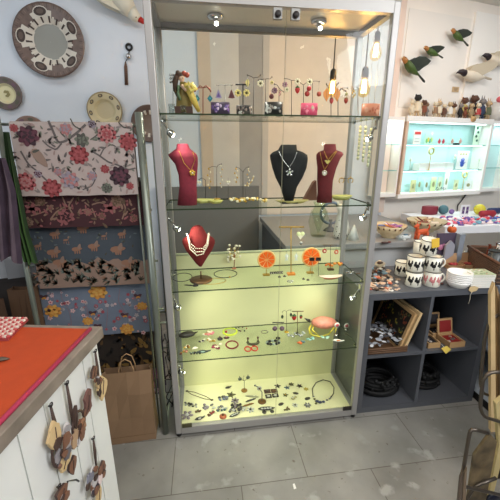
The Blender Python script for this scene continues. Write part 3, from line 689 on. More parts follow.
bird(0, 0, 'large cream bird ornament with red beak hanging high on the white wall', mat((226, 220, 200), .5, var=.04), mat((226, 220, 200), .5), mat((190, 40, 26), .5), mat((216, 208, 186), .5), .33, R(180+40), p, up=.6, wing=1.1, tail=.5, beaklen=.16, fat=1.55, hs=1.15)
# price tag on the wall
a = wpt(455.5, 89.5, .010); m = MB(off=a); ca_ = Matrix.Rotation(A12, 3, 'Z'); m.box(a, (.082, .003, .045), mat((196, 168, 130), .7), rot=ca_)
for k in range(3): m.box(a+WN*.0025+V((0, 0, .010-.010*k)), (.055-.012*k, .001, .003), mat((120, 92, 66), .7), rot=ca_)
tag(m.build('wall_tag'), 'small tan card tag on the wall below the flying ducks', 'tag')

# ================================================================ jewellery busts
ZB = {1: Z1, 2: Z2, 3: Z3, 4: Z4, 5: ZD}
def bust(secs, y0, zbase, m_, label, depth=.42, stand=None, name='necklace_bust'):
    pts = [(at((a+b)/2, py, y=y0), abs(at(b, py, y=y0).x-at(a, py, y=y0).x)/2) for py, a, b in secs]
    base = V((pts[-1][0].x, y0, zbase)); t = thing(name, label, 'display bust', base)
    m = MB(off=base); S_ = []
    H = pts[0][0].z-pts[-1][0].z
    for i, (c, hw) in enumerate(pts):
        c = c.copy()
        if stand is None and i == len(pts)-1: c.z = zbase
        S_.append((c, hw, max(.012, min(hw*depth+.006, .032)), (1, 0, 0), (0, 1, 0)))
    m.loft(S_, m_, 20); o = m.build('bust_form', t)
    return t, base, pts
VELV_R = mat((100, 30, 38), .85, var=.12, scale=60); VELV_P = mat((128, 40, 56), .85, var=.15, scale=60); VELV_B = mat((12, 11, 12), .8)
VELV_S = mat((112, 26, 26), .85, var=.1, scale=60)
bp, bpb, _ = bust([(143.8, 177, 188), (148.6, 176.2, 190), (151, 173, 193), (154.8, 168, 197), (158, 170, 198), (164, 175, 198), (175, 178.6, 197.2), (186, 179.4, 196.8), (198.5, 177, 197)], .13, Z2, VELV_P, 'dusty pink velvet necklace bust with small gold pendant')
bb, bbb, _ = bust([(144.7, 281, 296.5), (150, 278, 297), (152, 273, 303), (155, 270, 307.5), (159.6, 270.5, 308), (168, 272.5, 306.8), (177.6, 275.6, 302.7), (187, 280.4, 297), (194.4, 285.4, 293)], .12, Z2, VELV_B, 'black velvet necklace bust with sparkling flower pendant')
MB().box((0, 0, .004), (.075, .05, .008), VELV_B).build('bust_base', bb)
br2_, br2b, _ = bust([(144, 324.3, 335.6), (150, 323.6, 336.3), (152, 318.5, 342), (154.5, 316.4, 343.5), (158.4, 316.4, 340.4), (168, 317.4, 336.3), (180, 317.2, 333), (192, 317.6, 332), (197, 317, 332.5)], .12, Z2, mat((90, 20, 24), .85, var=.12, scale=60), 'dark red velvet necklace bust with two layered pendants')
bs, bsb, bsp = bust([(225.5, 194.6, 200), (227, 192, 202.5), (229.4, 190.5, 203.9), (234.6, 189, 207), (237.8, 183, 213), (241, 182, 215), (244, 183, 215), (250.4, 186.2, 212.5), (256.7, 191.0, 208), (263, 195.7, 204), (266, 199, 202)], .14, Z3, VELV_S, 'bright red velvet bust on a round bronze stand draped in pearl strings', .5, stand=1)
bsb2 = V((bsb.x, .14, Z3)); stm = MB(); stm.lathe([(.055, 0), (.057, .004), (.055, .009), (.008, .012)], (0, 0, 0), BRONZE, 28, cap=True); stm.tube([(0, 0, .01), (0, 0, .05)], .004, BRONZE, 8); stm.build('bust_stand', bs)

def chainpts(P, y, sag=0):
    out = []
    for i in range(len(P)-1):
        for k in range(4):
            t = k/4; out.append((P[i][0]+(P[i+1][0]-P[i][0])*t, P[i][1]+(P[i+1][1]-P[i][1])*t))
    out.append(P[-1]); return [at(a, b, y=y) for a, b in out]
def onbust(name, label, cat, P, y, r, m_, extra=None, beads=False, closed=False):
    pts = chainpts(P, y); c = sum(pts, V())/len(pts); m = MB(off=c)
    if beads:
        for i in range(len(pts)-1):
            d = (pts[i+1]-pts[i]).length; n = max(1, int(d/(r*1.7)))
            for k in range(n): m.ball(pts[i].lerp(pts[i+1], k/n), r, m_, 6)
    else: m.tube(pts, r, m_, 5)
    if extra: extra(m, y)
    return tag(m.build(name), label, cat)
PEARL = mat((238, 226, 200), .25)
def ex1(m, y):
    c = at(192.5, 173, y=y-.004)
    for k in range(5): m.ball(c+V((.009*math.cos(k*1.26+.3), 0, .009*math.sin(k*1.26+.3))), (.006, .003, .006), GOLD, 6)
    m.ball(c, .004, PEARL, 6)
onbust('necklace', 'fine gold necklace with small star pendant on the dusty pink bust', 'necklace', [(179, 151), (184, 163), (191, 171), (195, 160), (193, 152)], .094, .0012, GOLD, ex1)
def ex2(m, y):
    c = at(289.5, 172.5, y=y-.003)
    for k in range(5): m.loft([(c+V((.004*math.cos(k*1.257+1.57), 0, .004*math.sin(k*1.257+1.57))), .002, .002, (1, 0, 0), (0, 0, 1)), (c+V((.013*math.cos(k*1.257+1.57), -.003, .013*math.sin(k*1.257+1.57))), .006, .006, (1, 0, 0), (0, 0, 1)), (c+V((.018*math.cos(k*1.257+1.57), -.001, .018*math.sin(k*1.257+1.57))), .002, .002, (1, 0, 0), (0, 0, 1))], SILVER, 8)
    m.ball(c+V((0, -.004, 0)), .005, mat((210, 220, 190), .2), 8)
onbust('necklace', 'thick silver necklace with a flower pendant on the black bust', 'necklace', [(278.5, 151), (283, 160), (289, 168), (294, 160), (297, 152)], .084, .0026, SILVER, ex2)
def ex3(m, y):
    c = at(327.5, 162, y=y-.003)
    m.prism([c+V((x*.001, 0, z*.001)) for x, z in ((-14, 6), (-6, 9), (0, 5), (7, 9), (14, 4), (8, -2), (2, -9), (-4, -6), (-8, 0))], (0, .004, 0), mat((226, 206, 120), .3, .5))
onbust('necklace', 'gold necklace with winged pendant on the dark red bust', 'necklace', [(324, 151), (326, 156), (328, 160), (333, 154), (336, 151)], .083, .0012, GOLD, ex3)
def ex4(m, y):
    c = at(324.5, 173, y=y-.003); m.torus(c, .010, .0028, mat((225, 215, 190), .2, .6), (1, 0, 0), (0, 0, 1)); m.ball(c, (.006, .002, .006), WHITE, 8)
onbust('necklace', 'longer gold necklace with round white pendant on the dark red bust', 'necklace', [(320, 152), (322, 162), (324.5, 170), (329, 163), (337, 151)], .086, .0012, GOLD, ex4)
for k, (P, lab) in enumerate((([(188.5, 236), (190, 243), (196, 248.5), (203, 248.5), (207, 243), (208.5, 233)], 'short pearl string, uppermost around the bright red bust'), ([(187.5, 235), (190, 246), (196, 252), (203, 251.5), (207.5, 244), (209, 232)], 'middle pearl string around the bright red bust'), ([(187, 234), (190, 249), (197, 255.5), (203, 254), (208, 245), (209.5, 233)], 'longest pearl string, lowest around the bright red bust'))):
    onbust('pearl_necklace', lab, 'necklace', P, .098+.0*k, .0036 if k == 1 else .003, PEARL, beads=True)

# ================================================================ stands, hanging jewellery, small pieces
XA, YA, ZA = V((1, 0, 0)), V((0, 1, 0)), V((0, 0, 1))
class It:
    """a small thing on a shelf: px, py of its base; w, h drawn in photo pixels on the plane y0"""
    def __init__(s, shelf, px, y0=None, py=None):
        s.z = ZB[shelf]
        if y0 is None: p = at(px, py, z=s.z+.001); y0 = min(max(p.y, .045), .305)
        s.y = y0; s.b = at(px, 200, y=y0); s.b = V((at(px, s.pyat(px), y=y0).x, y0, s.z))
    def pyat(s, px):
        lo, hi = -200., 700.
        for _ in range(40):
            mid = (lo+hi)/2
            if at(px, mid, y=s.y).z > s.z: lo = mid
            else: hi = mid
        return lo
    def P(s, px, py, dy=0.): return at(px, py, y=s.y+dy)-s.b
def stand(shelf, px, y0, top, arms, label, m_=WIRE, base='disc', r=.0016, py=None, br=.013, bm=None, name='earring_stand', bar=None):
    it = It(shelf, px, y0, py); t = thing(name, label, 'stand', it.b)
    bm = bm or m_
    b = MB()
    if base == 'disc': b.lathe([(br, 0), (br, .003), (br*.5, .006)], (0, 0, 0), bm, 14)
    elif base == 'box': b.bx(-br, br, -br*.7, br*.7, 0, .010, bm)
    elif base == 'leafy':
        for k in range(7): b.ball((br*.6*math.cos(k), br*.5*math.sin(k), .004), (.007, .005, .004), bm, 6)
    b.build('stand_base', t)
    T = it.P(px, top); T.y = 0
    m = MB(); m.tube([(0, 0, .002), (T.x*.5, 0, T.z*.5), T], r, m_, 6); m.build('stem', t)
    if bar:
        m = MB(); A = it.P(bar[0], top); B = it.P(bar[1], top); m.tube([A, B], r*1.3, m_, 6); m.build('cross_bar', t)
    for P in arms:
        m = MB(); pts = [T]+[it.P(a, c) for a, c in P]; 
        if len(pts) == 3: pts = [pts[0], (pts[0]+pts[1])/2+V((0, 0, .001)), pts[1], (pts[1]+pts[2])/2, pts[2]]
        m.tube(pts, r*.8, m_, 6); m.ball(pts[-1], r*1.9, m_, 6); m.build('arm', t)
    return it
def hang(it, px, py0, py1, kind, cols, label, w=5., cat='earring', name='earring', dy=-.003, group=None):
    """hangs from (px, py0) down to about (px, py1), drawn on the stand's plane"""
    a = at(px, py0, y=it.y+dy); b = at(px, py1, y=it.y+dy); hw = abs(at(px+w/2, py1, y=it.y+dy).x-b.x); L = a.z-b.z
    m = MB(off=a); c0 = cols[0]; c1 = cols[-1]
    m.torus(a+V((0, .002, -.0015)), .0026, .0006, SILVER, ZA, YA, 8, 4)
    def hook(z): m.tube([a+V((0, 0, -.003)), V((a.x, a.y, z))], .0006, SILVER, 4)
    if kind == 'disc': hook(b.z+hw); m.lathe([(hw, -.002), (hw, .002), (hw*.4, .004)], (b.x, b.y, b.z), c0, 14, rot=Matrix.Rotation(PI/2, 3, 'X')); m.ball((b.x, b.y-.003, b.z), (hw*.4, .002, hw*.4), c1, 8)
    elif kind == 'flower':
        hook(b.z+hw)
        for k in range(7): m.ball((b.x+hw*.68*math.cos(k*.9), b.y, b.z+hw*.68*math.sin(k*.9)), (hw*.36, .003, hw*.36), c0, 6)
        m.ball((b.x, b.y-.003, b.z), (hw*.4, .003, hw*.4), c1, 8)
    elif kind == 'drop': hook(b.z+hw*1.3); m.lathe([(.001, 1.3*hw), (hw*.75, .8*hw), (hw, .2*hw), (hw*.7, -.7*hw), (.001, -1.3*hw)], b, c0, 10, sy=.7); m.lathe([(.001, 1.5*hw), (hw*.7, 1.1*hw), (hw*.9, .7*hw)], b, c1, 8, sy=.8)
    elif kind == 'diamond': hook(b.z+hw*1.2); m.prism([(b.x, b.y, b.z+hw*1.3), (b.x+hw, b.y, b.z), (b.x, b.y, b.z-hw*1.3), (b.x-hw, b.y, b.z)], (0, .004, 0), c0); m.ball((b.x, b.y-.001, b.z), (hw*.35, .003, hw*.35), c1, 8)
    elif kind == 'tri': hook(b.z+hw*1.3); m.prism([(b.x-hw*.15, b.y, b.z+hw*1.4), (b.x+hw*.15, b.y, b.z+hw*1.4), (b.x+hw, b.y, b.z-hw*.8), (b.x+hw*.3, b.y, b.z-hw*.95), (b.x-hw, b.y, b.z-hw*.8)], (0, .004, 0), c0); m.prism([(b.x, b.y-.001, b.z+hw*.7), (b.x+hw*.55, b.y-.001, b.z-hw*.55), (b.x-hw*.55, b.y-.001, b.z-hw*.55)], (0, .001, 0), c1)
    elif kind == 'leafdrop': hook(b.z+hw*1.8); m.prism([(b.x, b.y, b.z+1.9*hw), (b.x+.8*hw, b.y, b.z+1.1*hw), (b.x+hw, b.y, b.z), (b.x+.2*hw, b.y, b.z-1.8*hw), (b.x-.8*hw, b.y, b.z-.4*hw), (b.x-hw, b.y, b.z+.7*hw)], (0, .004, 0), c0); m.tube([(b.x, b.y-.001, b.z+1.8*hw), (b.x, b.y-.001, b.z-1.4*hw)], .0009, c1, 4)
    elif kind == 'cascade':
        hook(b.z); n = 7
        for k in range(n): m.ball((b.x+hw*.6*math.sin(k*2.1), b.y, a.z-.004-(L-.004)*k/(n-1)), (hw*.32, .002, hw*.40), cols[k % len(cols)], 6)
    elif kind == 'fish':
        hook(b.z+hw*1.4); m.prism([(b.x, b.y, b.z+1.8*hw), (b.x+.35*hw, b.y, b.z+1.2*hw), (b.x+.9*hw, b.y, b.z+.4*hw), (b.x+.35*hw, b.y, b.z), (b.x+.7*hw, b.y, b.z-1.6*hw), (b.x, b.y, b.z-1.1*hw), (b.x-.7*hw, b.y, b.z-1.6*hw), (b.x-.35*hw, b.y, b.z), (b.x-.9*hw, b.y, b.z+.4*hw), (b.x-.35*hw, b.y, b.z+1.2*hw)], (0, .003, 0), c0); m.ball((b.x, b.y, b.z+.3*hw), (.3*hw, .003, .9*hw), c1, 6)
    elif kind == 'hoop': m.torus((b.x, b.y, b.z), hw, .0022, c0, XA, ZA, 16, 6, arc=(-60, 240)); hook(b.z+hw)
    elif kind == 'heart':
        hook(b.z+hw)
        for s_ in (-1, 1): m.ball((b.x+s_*hw*.42, b.y, b.z+hw*.25), (hw*.5, .004, hw*.5), c0, 8)
        m.prism([(b.x-hw*.85, b.y-.002, b.z+hw*.1), (b.x+hw*.85, b.y-.002, b.z+hw*.1), (b.x, b.y-.002, b.z-hw)], (0, .005, 0), c1)
    return tag(m.build(name), label, cat, group)
YEL = mat((222, 206, 130), .5); OLV = mat((84, 76, 30), .5); TEALJ = mat((40, 116, 128), .35); PUR = mat((96, 70, 130), .4); MAR = mat((104, 48, 48), .5)
RED = mat((178, 36, 36), .4); GRN = mat((48, 92, 48), .5); PNK = mat((222, 130, 140), .4); AMB = mat((222, 140, 56), .35); ORG = mat((232, 110, 40), .4); PALE = mat((232, 226, 196), .3)
YS = .12
# --- shelf 1
it = stand(1, 203, YS, 88, [[(200, 85.5), (197.5, 89)], [(206, 85.5), (209.5, 89)], [(198, 88), (195, 91)], [(207, 87), (210.5, 91)]], 'small red bronze earring tree beside the yellow dressed doll', mat((140, 66, 50), .4, .5), 'leafy', .0022)
hang(it, 197, 90, 98.5, 'diamond', [TEALJ, mat((70, 150, 160), .3)], 'teal diamond shaped earring nearest the yellow dressed doll', 6)
hang(it, 210, 90, 98.5, 'diamond', [TEALJ, mat((70, 150, 160), .3)], 'teal diamond shaped earring beside the purple patterned cuff', 5.5)
it = stand(1, 225, YS+.02, 85, [], 'thin silver bar stand rising behind the purple patterned cuff', SILVER, 'disc', .0012, bar=(216, 233))
hang(it, 218.5, 85, 95, 'tri', [mat((150, 140, 170), .35), PUR], 'silvery purple bell shaped earring above the purple patterned cuff', 6.5)
hang(it, 231.5, 85, 95, 'tri', [MAR, mat((80, 36, 44), .4)], 'maroon bell shaped earring beside the black T stand', 6.5)
it = stand(1, 243, YS+.02, 84.5, [], 'black T shaped earring stand with two yellow flower earrings', BLACK, 'disc', .0028, bar=(235.5, 249.5))
hang(it, 238, 85, 93, 'flower', [YEL, OLV], 'yellow flower earring under the black T stand, beside the maroon bell earring', 7)
hang(it, 246.5, 85, 93, 'flower', [YEL, OLV], 'yellow flower earring under the black T stand, above the black and white cuff', 7)
it = stand(1, 253.5, YS+.015, 78, [[(250, 76), (247.5, 75)], [(258, 77.5), (260.5, 75)]], 'slender two armed wire stand between two yellow flowers', WIRE)
hang(it, 247.5, 76, 83, 'leafdrop', [YEL, OLV], 'small pale yellow earring on the end of the slender wire stand', 4)
hang(it, 260.4, 76, 83.5, 'flower', [PALE, OLV], 'pale flower earring with olive heart hanging from the slender wire stand', 6.5)
it = stand(1, 265.5, YS+.03, 79, [[(262, 79.5), (258.5, 80)], [(270, 79), (272, 77)]], 'curved wire stand behind the black and white rectangular cuff', WIRE)
hang(it, 272, 78, 82.5, 'flower', [YEL, OLV], 'tiny yellow flower earring over the taller black and white cuff', 3.6)
it = stand(1, 279, YS+.0, 88, [[(277, 85), (274.5, 84)], [(281, 90), (284, 92)]], 'low dark wire stand with maroon and pink flower earrings', DARK)
hang(it, 274.8, 84, 90.5, 'flower', [mat((130, 96, 110), .4), mat((90, 60, 80), .4)], 'mauve blossom earring on the low dark wire stand', 6)
hang(it, 271.5, 90, 96.5, 'disc', [MAR, mat((70, 34, 30), .4)], 'dark maroon button earring hanging above the taller black and white cuff', 4.6)
hang(it, 280, 90, 95.5, 'cascade', [MAR, PNK], 'narrow maroon and pink bead earring beside the door edge', 3)
it = stand(1, 291.5, YS+.015, 80.5, [[(288, 79), (284.5, 78.5)], [(295, 80.5), (297.5, 81)]], 'double hooked wire stand between mauve blossoms and a strawberry', WIRE, 'disc', .0016)
hang(it, 285, 79, 84.5, 'flower', [mat((160, 120, 130), .4), mat((110, 60, 86), .4)], 'mauve pink blossom earring on the double hooked wire stand', 5.5)
hang(it, 286.8, 84, 89.5, 'flower', [mat((216, 216, 186), .4), mat((140, 146, 110), .4)], 'pale green daisy earring under the mauve pink blossom', 5)
hang(it, 297.5, 81, 90, 'drop', [RED, GRN], 'red strawberry earring under a white daisy, nearest the double hooked wire stand', 5.2)
hang(it, 297.5, 77.5, 81.5, 'flower', [PALE, OLV], 'white daisy earring above the first red strawberry', 6, dy=-.006)
it = stand(1, 303.5, YS+.015, 85, [[(306, 83), (309, 81.5)], [(301, 83.5), (299, 81)]], 'wire stand with a forked top behind the bright pink cuff', WIRE)
hang(it, 309.5, 78.5, 81.8, 'flower', [PALE, OLV], 'white daisy earring above the two joined red cherries', 6, dy=-.006)
hang(it, 309, 82, 88.5, 'disc', [RED, mat((150, 40, 30), .4)], 'upper red cherry charm under the white daisy', 4.6)
hang(it, 307.2, 88, 93.7, 'disc', [mat((150, 44, 34), .4), RED], 'lower red cherry charm hanging over the bright pink cuff', 5)
it = stand(1, 312.5, YS+.02, 81.5, [[(316, 81), (319.5, 81.5)]], 'one armed wire stand carrying a single red bead', WIRE, 'disc', .0013)
hang(it, 319, 82, 94, 'disc', [mat((160, 74, 50), .4), RED], 'single rusty red bead earring on a long thread', 4.6)
it = stand(1, 331, YS+.01, 96, [[(330, 90), (326.5, 84)], [(333, 90), (338.5, 83)]], 'dark forked stand with amber leaf earrings, in front of the hanging bulb', BLACK, 'box', .0018)
hang(it, 326.5, 85, 95, 'leafdrop', [AMB, mat((180, 100, 30), .4)], 'amber heart leaf earring nearer the single rusty bead', 6.5)
hang(it, 337, 84, 95, 'leafdrop', [AMB, mat((180, 100, 30), .4)], 'amber heart leaf earring on the side of the twiggy black stand', 6.5)
hang(it, 331.5, 96, 100.8, 'drop', [mat((176, 60, 60), .4), mat((120, 60, 40), .4)], 'small red drop earring between the two amber leaves', 4.4, dy=-.006)
it = stand(1, 338, YS+.04, 92, [[(341, 88.5), (345.5, 91)], [(343, 88), (347.5, 88)]], 'twiggy black stand bending towards the rear post', DARK, 'leafy', .0020)
hang(it, 346.5, 90, 94, 'disc', [mat((180, 176, 120), .4), OLV], 'small olive bead on the end of the twiggy black stand', 2.8)
hang(it, 346, 95, 100.6, 'drop', [mat((160, 56, 40), .4), mat((120, 80, 40), .4)], 'dark red drop earring under the olive bead', 4.4, dy=-.006)
it = stand(1, 358, YS+.05, 86, [[(355, 87), (353, 90)], [(364, 85), (370, 85)]], 'gold based wire stand just past the rear cabinet post', BRONZE, 'disc', .0014, br=.016, bm=GOLD)
hang(it, 353.5, 90, 97, 'cascade', [GOLD, PALE], 'gold bead cluster earring in front of the rear cabinet post', 5)
def patterned_cuff(shelf, x0, x1, top, y0, base, spots, label, seed=1, n=14, bh=None):
    it = It(shelf, (x0+x1)/2, y0); a = it.P(x0, it.pyat(x0)); b = it.P(x1, it.pyat(x1)); H = it.P((x0+x1)/2, top).z; rw = (b.x-a.x)/2
    m = MB(); N = 28; vs = []; fs = []
    for i in range(N+1):
        t = R(-250+320*i/N)
        for rr in (1, .93):
            for z in (0, H): vs.append((rw*rr*math.cos(t), rw*.55*rr*math.sin(t), z))
    for i in range(N):
        k = i*4; j = k+4
        fs += [(k, j, j+1, k+1), (k+3, j+3, j+2, k+2), (k+1, j+1, j+3, k+3), (k, k+2, j+2, j)]
    fs += [(0, 1, 3, 2), (N*4, N*4+2, N*4+3, N*4+1)]
    m.add(vs, fs, base, True); rn = random.Random(seed)
    for _ in range(n):
        t = R(rn.uniform(-150, -30)); z = rn.uniform(.22, .78)*H; s_ = rn.uniform(.08, .2)*H
        c = V((rw*1.0*math.cos(t), rw*.55*math.sin(t), z)); m.ball(c, (s_*.8, .0012, s_*rn.uniform(.6, 1.2)), rn.choice(spots), 7, rot=Matrix.Rotation(math.atan2(-.55*math.cos(t)*-1, -math.sin(t))*.8, 3, 'Z'))
    o = m.build('bracelet_cuff'); o.location = it.b; return tag(o, label, 'bracelet')
patterned_cuff(1, 211, 230, 102.5, .075, mat((62, 48, 70), .4), [mat((150, 100, 170), .4), mat((206, 180, 206), .4), PUR], 'wide purple and lilac patterned bracelet cuff', 2, 20)
patterned_cuff(1, 236.5, 252, 105.5, .075, mat((70, 64, 60), .4), [mat((190, 186, 176), .4), BLACK, mat((140, 120, 110), .4)], 'low black and white patterned cuff at the foot of the black T stand', 3, 26)
patterned_cuff(1, 264.5, 282.5, 102.5, .075, mat((34, 32, 30), .4), [mat((206, 204, 196), .4), mat((150, 140, 130), .4)], 'taller black cuff with white bird pattern, behind the meeting door edges', 4, 14)
patterned_cuff(1, 300.5, 317, 103.5, .075, mat((216, 80, 110), .4), [mat((232, 130, 150), .4), mat((190, 60, 90), .4), mat((200, 190, 150), .4)], 'bright pink bracelet cuff', 5, 10)
patterned_cuff(1, 361, 378.5, 104, .10, mat((214, 140, 110), .45), [mat((196, 110, 80), .45), mat((232, 170, 140), .45)], 'peach orange cuff standing at the end of the top glass shelf', 6, 10)
# tumblers and doll
for px, w_, h_, lab in ((172, 8, 104, 'small clear tumbler nearest the front post on the top shelf'), (183.5, 7, 105, 'small clear tumbler in front of the yellow dressed doll')):
    it = It(1, px, .075); rr = abs(it.P(px+w_/2, 110).x-it.P(px, 110).x)*.8; H = it.P(px, h_).z
    m = MB(); m.lathe([(rr*.86, 0), (rr, H), (rr*.92, H), (rr*.8, .004), (.001, .004)], (0, 0, 0), SMALLGLASS, 18); o = m.build('glass_tumbler'); o.location = it.b; tag(o, lab, 'glass')
it = It(1, 186, .14); t = thing('doll_figure', 'doll figure with brown hair and a flowing yellow dress leaning on the top shelf', 'figurine', it.b)
DY = mat((206, 176, 84), .5, var=.1, scale=60); DO = mat((122, 104, 50), .6, var=.15, scale=60); SKIN = mat((214, 176, 150), .5)
P = it.P; q_ = lambda a, b, w_, m_y=.0: (P(a, b, m_y), abs(P(a+w_, b).x-P(a, b).x), abs(P(a+w_, b).x-P(a, b).x)*.7, XA, YA)
m = MB(); m.loft([q_(184, 112.5, 9), q_(184, 106, 8), q_(184.5, 98, 8), q_(184.5, 91, 6.5), q_(184, 86, 4.6), q_(183, 82, 3)], DO, 14); m.build('dress', t)
m = MB(); m.tube([P(186, 84, -.03), P(190, 92, -.035), P(194, 101, -.035), P(199, 111.5, -.02)], [.012, .015, .014, .008], DY, 8); m.tube([P(191, 84, -.035), P(195, 89, -.04), P(191, 92, -.045), P(187, 87, -.04), P(190, 83, -.04)], .012, mat((226, 204, 110), .5), 8); m.build('shawl', t)
m = MB(); m.loft([q_(182.5, 84, 1.5), q_(182, 81.5, 1.6), q_(181.5, 80, 2.8), q_(181, 77, 3.4), q_(181, 74.5, 2.4)], SKIN, 12); m.ball(P(180.0, 78, -.018), .0022, BLACK, 5); m.ball(P(182.6, 78, -.018), .0022, BLACK, 5); m.ball(P(181.2, 80, -.018), (.003, .002, .001), RED, 5); h = m.build('head', t)
m = MB(); HR = mat((72, 50, 36), .7); m.ball(P(180, 75.5, .006), (.021, .018, .016), HR, 10); m.tube([P(177, 76), P(175, 82), P(175.5, 90), P(178, 98)], [.012, .013, .010, .004], HR, 8)
for a, b in ((184, 73.5), (187, 75), (178, 73)): m.ball(P(a, b), .011, mat((150, 66, 48), .6) if a > 182 else HR, 8)
m.build('hair', t)
m = MB(); m.tube([P(182, 86, -.02), P(186, 90, -.04), P(190, 87, -.045)], [.008, .007, .006], SKIN, 7); m.tube([P(179, 86, -.02), P(178, 94, -.03), P(180, 100, -.035)], [.008, .007, .006], mat((90, 110, 80), .6), 7); m.build('arm', t)
m = MB(); m.box(P(184, 110.5, .0), (.075, .05, .028), mat((70, 44, 34), .6)); m.build('plinth', t)
# earring box of beads at the very left of the doll
it = It(1, 172, .16); m = MB()
for k in range(9): m.ball(it.P(170.5+(k % 3)*2.4, 75+(k//3)*3.5), .0055, SILVER, 6)
m.tube([it.P(173, it.pyat(173)), it.P(173, 75)], .0015, SILVER, 5); m.lathe([(.012, 0), (.012, .003)], (0, 0, 0), SILVER, 12); o = m.build('bead_tree'); o.location = it.b; tag(o, 'silver bead cluster on a thin stem behind the doll', 'ornament')
# --- shelf 2
it = stand(2, 205.5, None, 180, [[(202, 178), (199, 179.5)]], 'short bent wire stand beside the dusty pink bust', WIRE, py=198)
hang(it, 199.3, 179, 183, 'heart', [PALE, WHITE], 'white blossom earring on the short bent wire stand', 5)
it = stand(2, 216.8, None, 167, [[(212, 166.5), (209, 168)], [(219, 164.5), (221.5, 164)]], 'tall gold based wire stand with long gold cascade earrings', WIRE, py=196.5, br=.019, bm=GOLD)
hang(it, 209.5, 168, 188, 'cascade', [GOLD, PALE], 'long gold cascade earring on the side of the dusty pink bust', 5)
hang(it, 221.5, 165, 187, 'cascade', [PALE, GOLD], 'long pale gold cascade earring on the far arm of the tall wire stand', 4)
it = stand(2, 228.2, None, 178, [], 'single hook stand with a small white heart charm', WIRE, py=199, r=.001)
hang(it, 228.2, 178, 182.5, 'heart', [PALE, WHITE], 'small white heart charm hanging between the two tall wire stands', 4.6)
it = stand(2, 243, None, 172, [[(239, 168), (236.2, 167)], [(246, 168), (248.6, 167)]], 'gold based wire stand with curling gold spray earrings', WIRE, py=196.5, br=.019, bm=GOLD)
hang(it, 236.2, 168, 182, 'cascade', [GOLD, PALE], 'gold spray earring with pale leaves on the inner arm', 5)
hang(it, 248.4, 168, 186, 'cascade', [PALE, PALE, GOLD], 'pale spray earring curling downwards beside the crescent branch', 4)
m = None
it = It(2, 253, .12); p_ = [it.P(a, b) for a, b in ((245, 186), (249, 184.5), (252, 181), (253.5, 177))]; m = MB(); m.tube(p_, .0018, GOLD, 5)
for k, q2 in enumerate(p_): m.ball(q2+V((0, -.002, .003)), .004, PALE, 6)
m.tube([p_[0], it.P(246.5, it.pyat(246.5))], .0010, WIRE, 4); o = m.build('branch_ornament'); o.location = it.b; tag(o, 'crescent gold branch with pale beads on a thin stem', 'ornament')
def tray(shelf, px, py, w_, d_, h_, c, label, name='leaf_tray', rz=0., bits=0, bc=None, pts=None):
    it = It(shelf, px, None, py); a = abs(at(px+w_/2, 200, y=it.y).x-at(px, 200, y=it.y).x); m = MB()
    n = 24; vs = []; ring = []
    for k in range(n):
        t_ = 2*PI*k/n; rr = 1-.10*math.cos(5*t_); ring.append((a*rr*math.cos(t_)*(1.15 if math.cos(t_) > .9 else 1), d_*rr*math.sin(t_)))
    for s_, z in ((.6, .0), (1., h_), (.97, h_), (.55, .0025)): vs += [(x*s_, y*s_, z) for x, y in ring]
    fs = [(j*n+k, j*n+(k+1) % n, (j+1)*n+(k+1) % n, (j+1)*n+k) for j in range(3) for k in range(n)]+[tuple(range(n))[::-1], tuple(3*n+k for k in range(n))]
    m.add(vs, fs, c, True); rn = random.Random(int(px))
    for _ in range(bits): m.ball((rn.uniform(-a*.5, a*.5), rn.uniform(-d_*.5, d_*.5), .006), rn.uniform(.003, .006), bc or PALE, 6)
    o = m.build(name); o.location = it.b; o.rotation_euler = (0, 0, rz); return tag(o, label, 'tray')
LG = mat((188, 186, 110), .4)
tray(2, 203, 202.5, 21, .036, .016, LG, 'yellow green leaf tray with pale beads in front of the dusty pink bust', bits=6)
tray(2, 216, 203, 14, .030, .014, mat((172, 168, 90), .4), 'smaller olive leaf tray beside the beaded one', bits=0)
tray(2, 292, 203, 31, .028, .015, mat((160, 150, 88), .4), 'long olive gold tray in front of the black bust', bits=3)
tray(2, 341, 199.5, 20, .036, .022, mat((178, 176, 104), .4), 'crumpled yellow green leaf dish beside the dark red bust', bits=3)
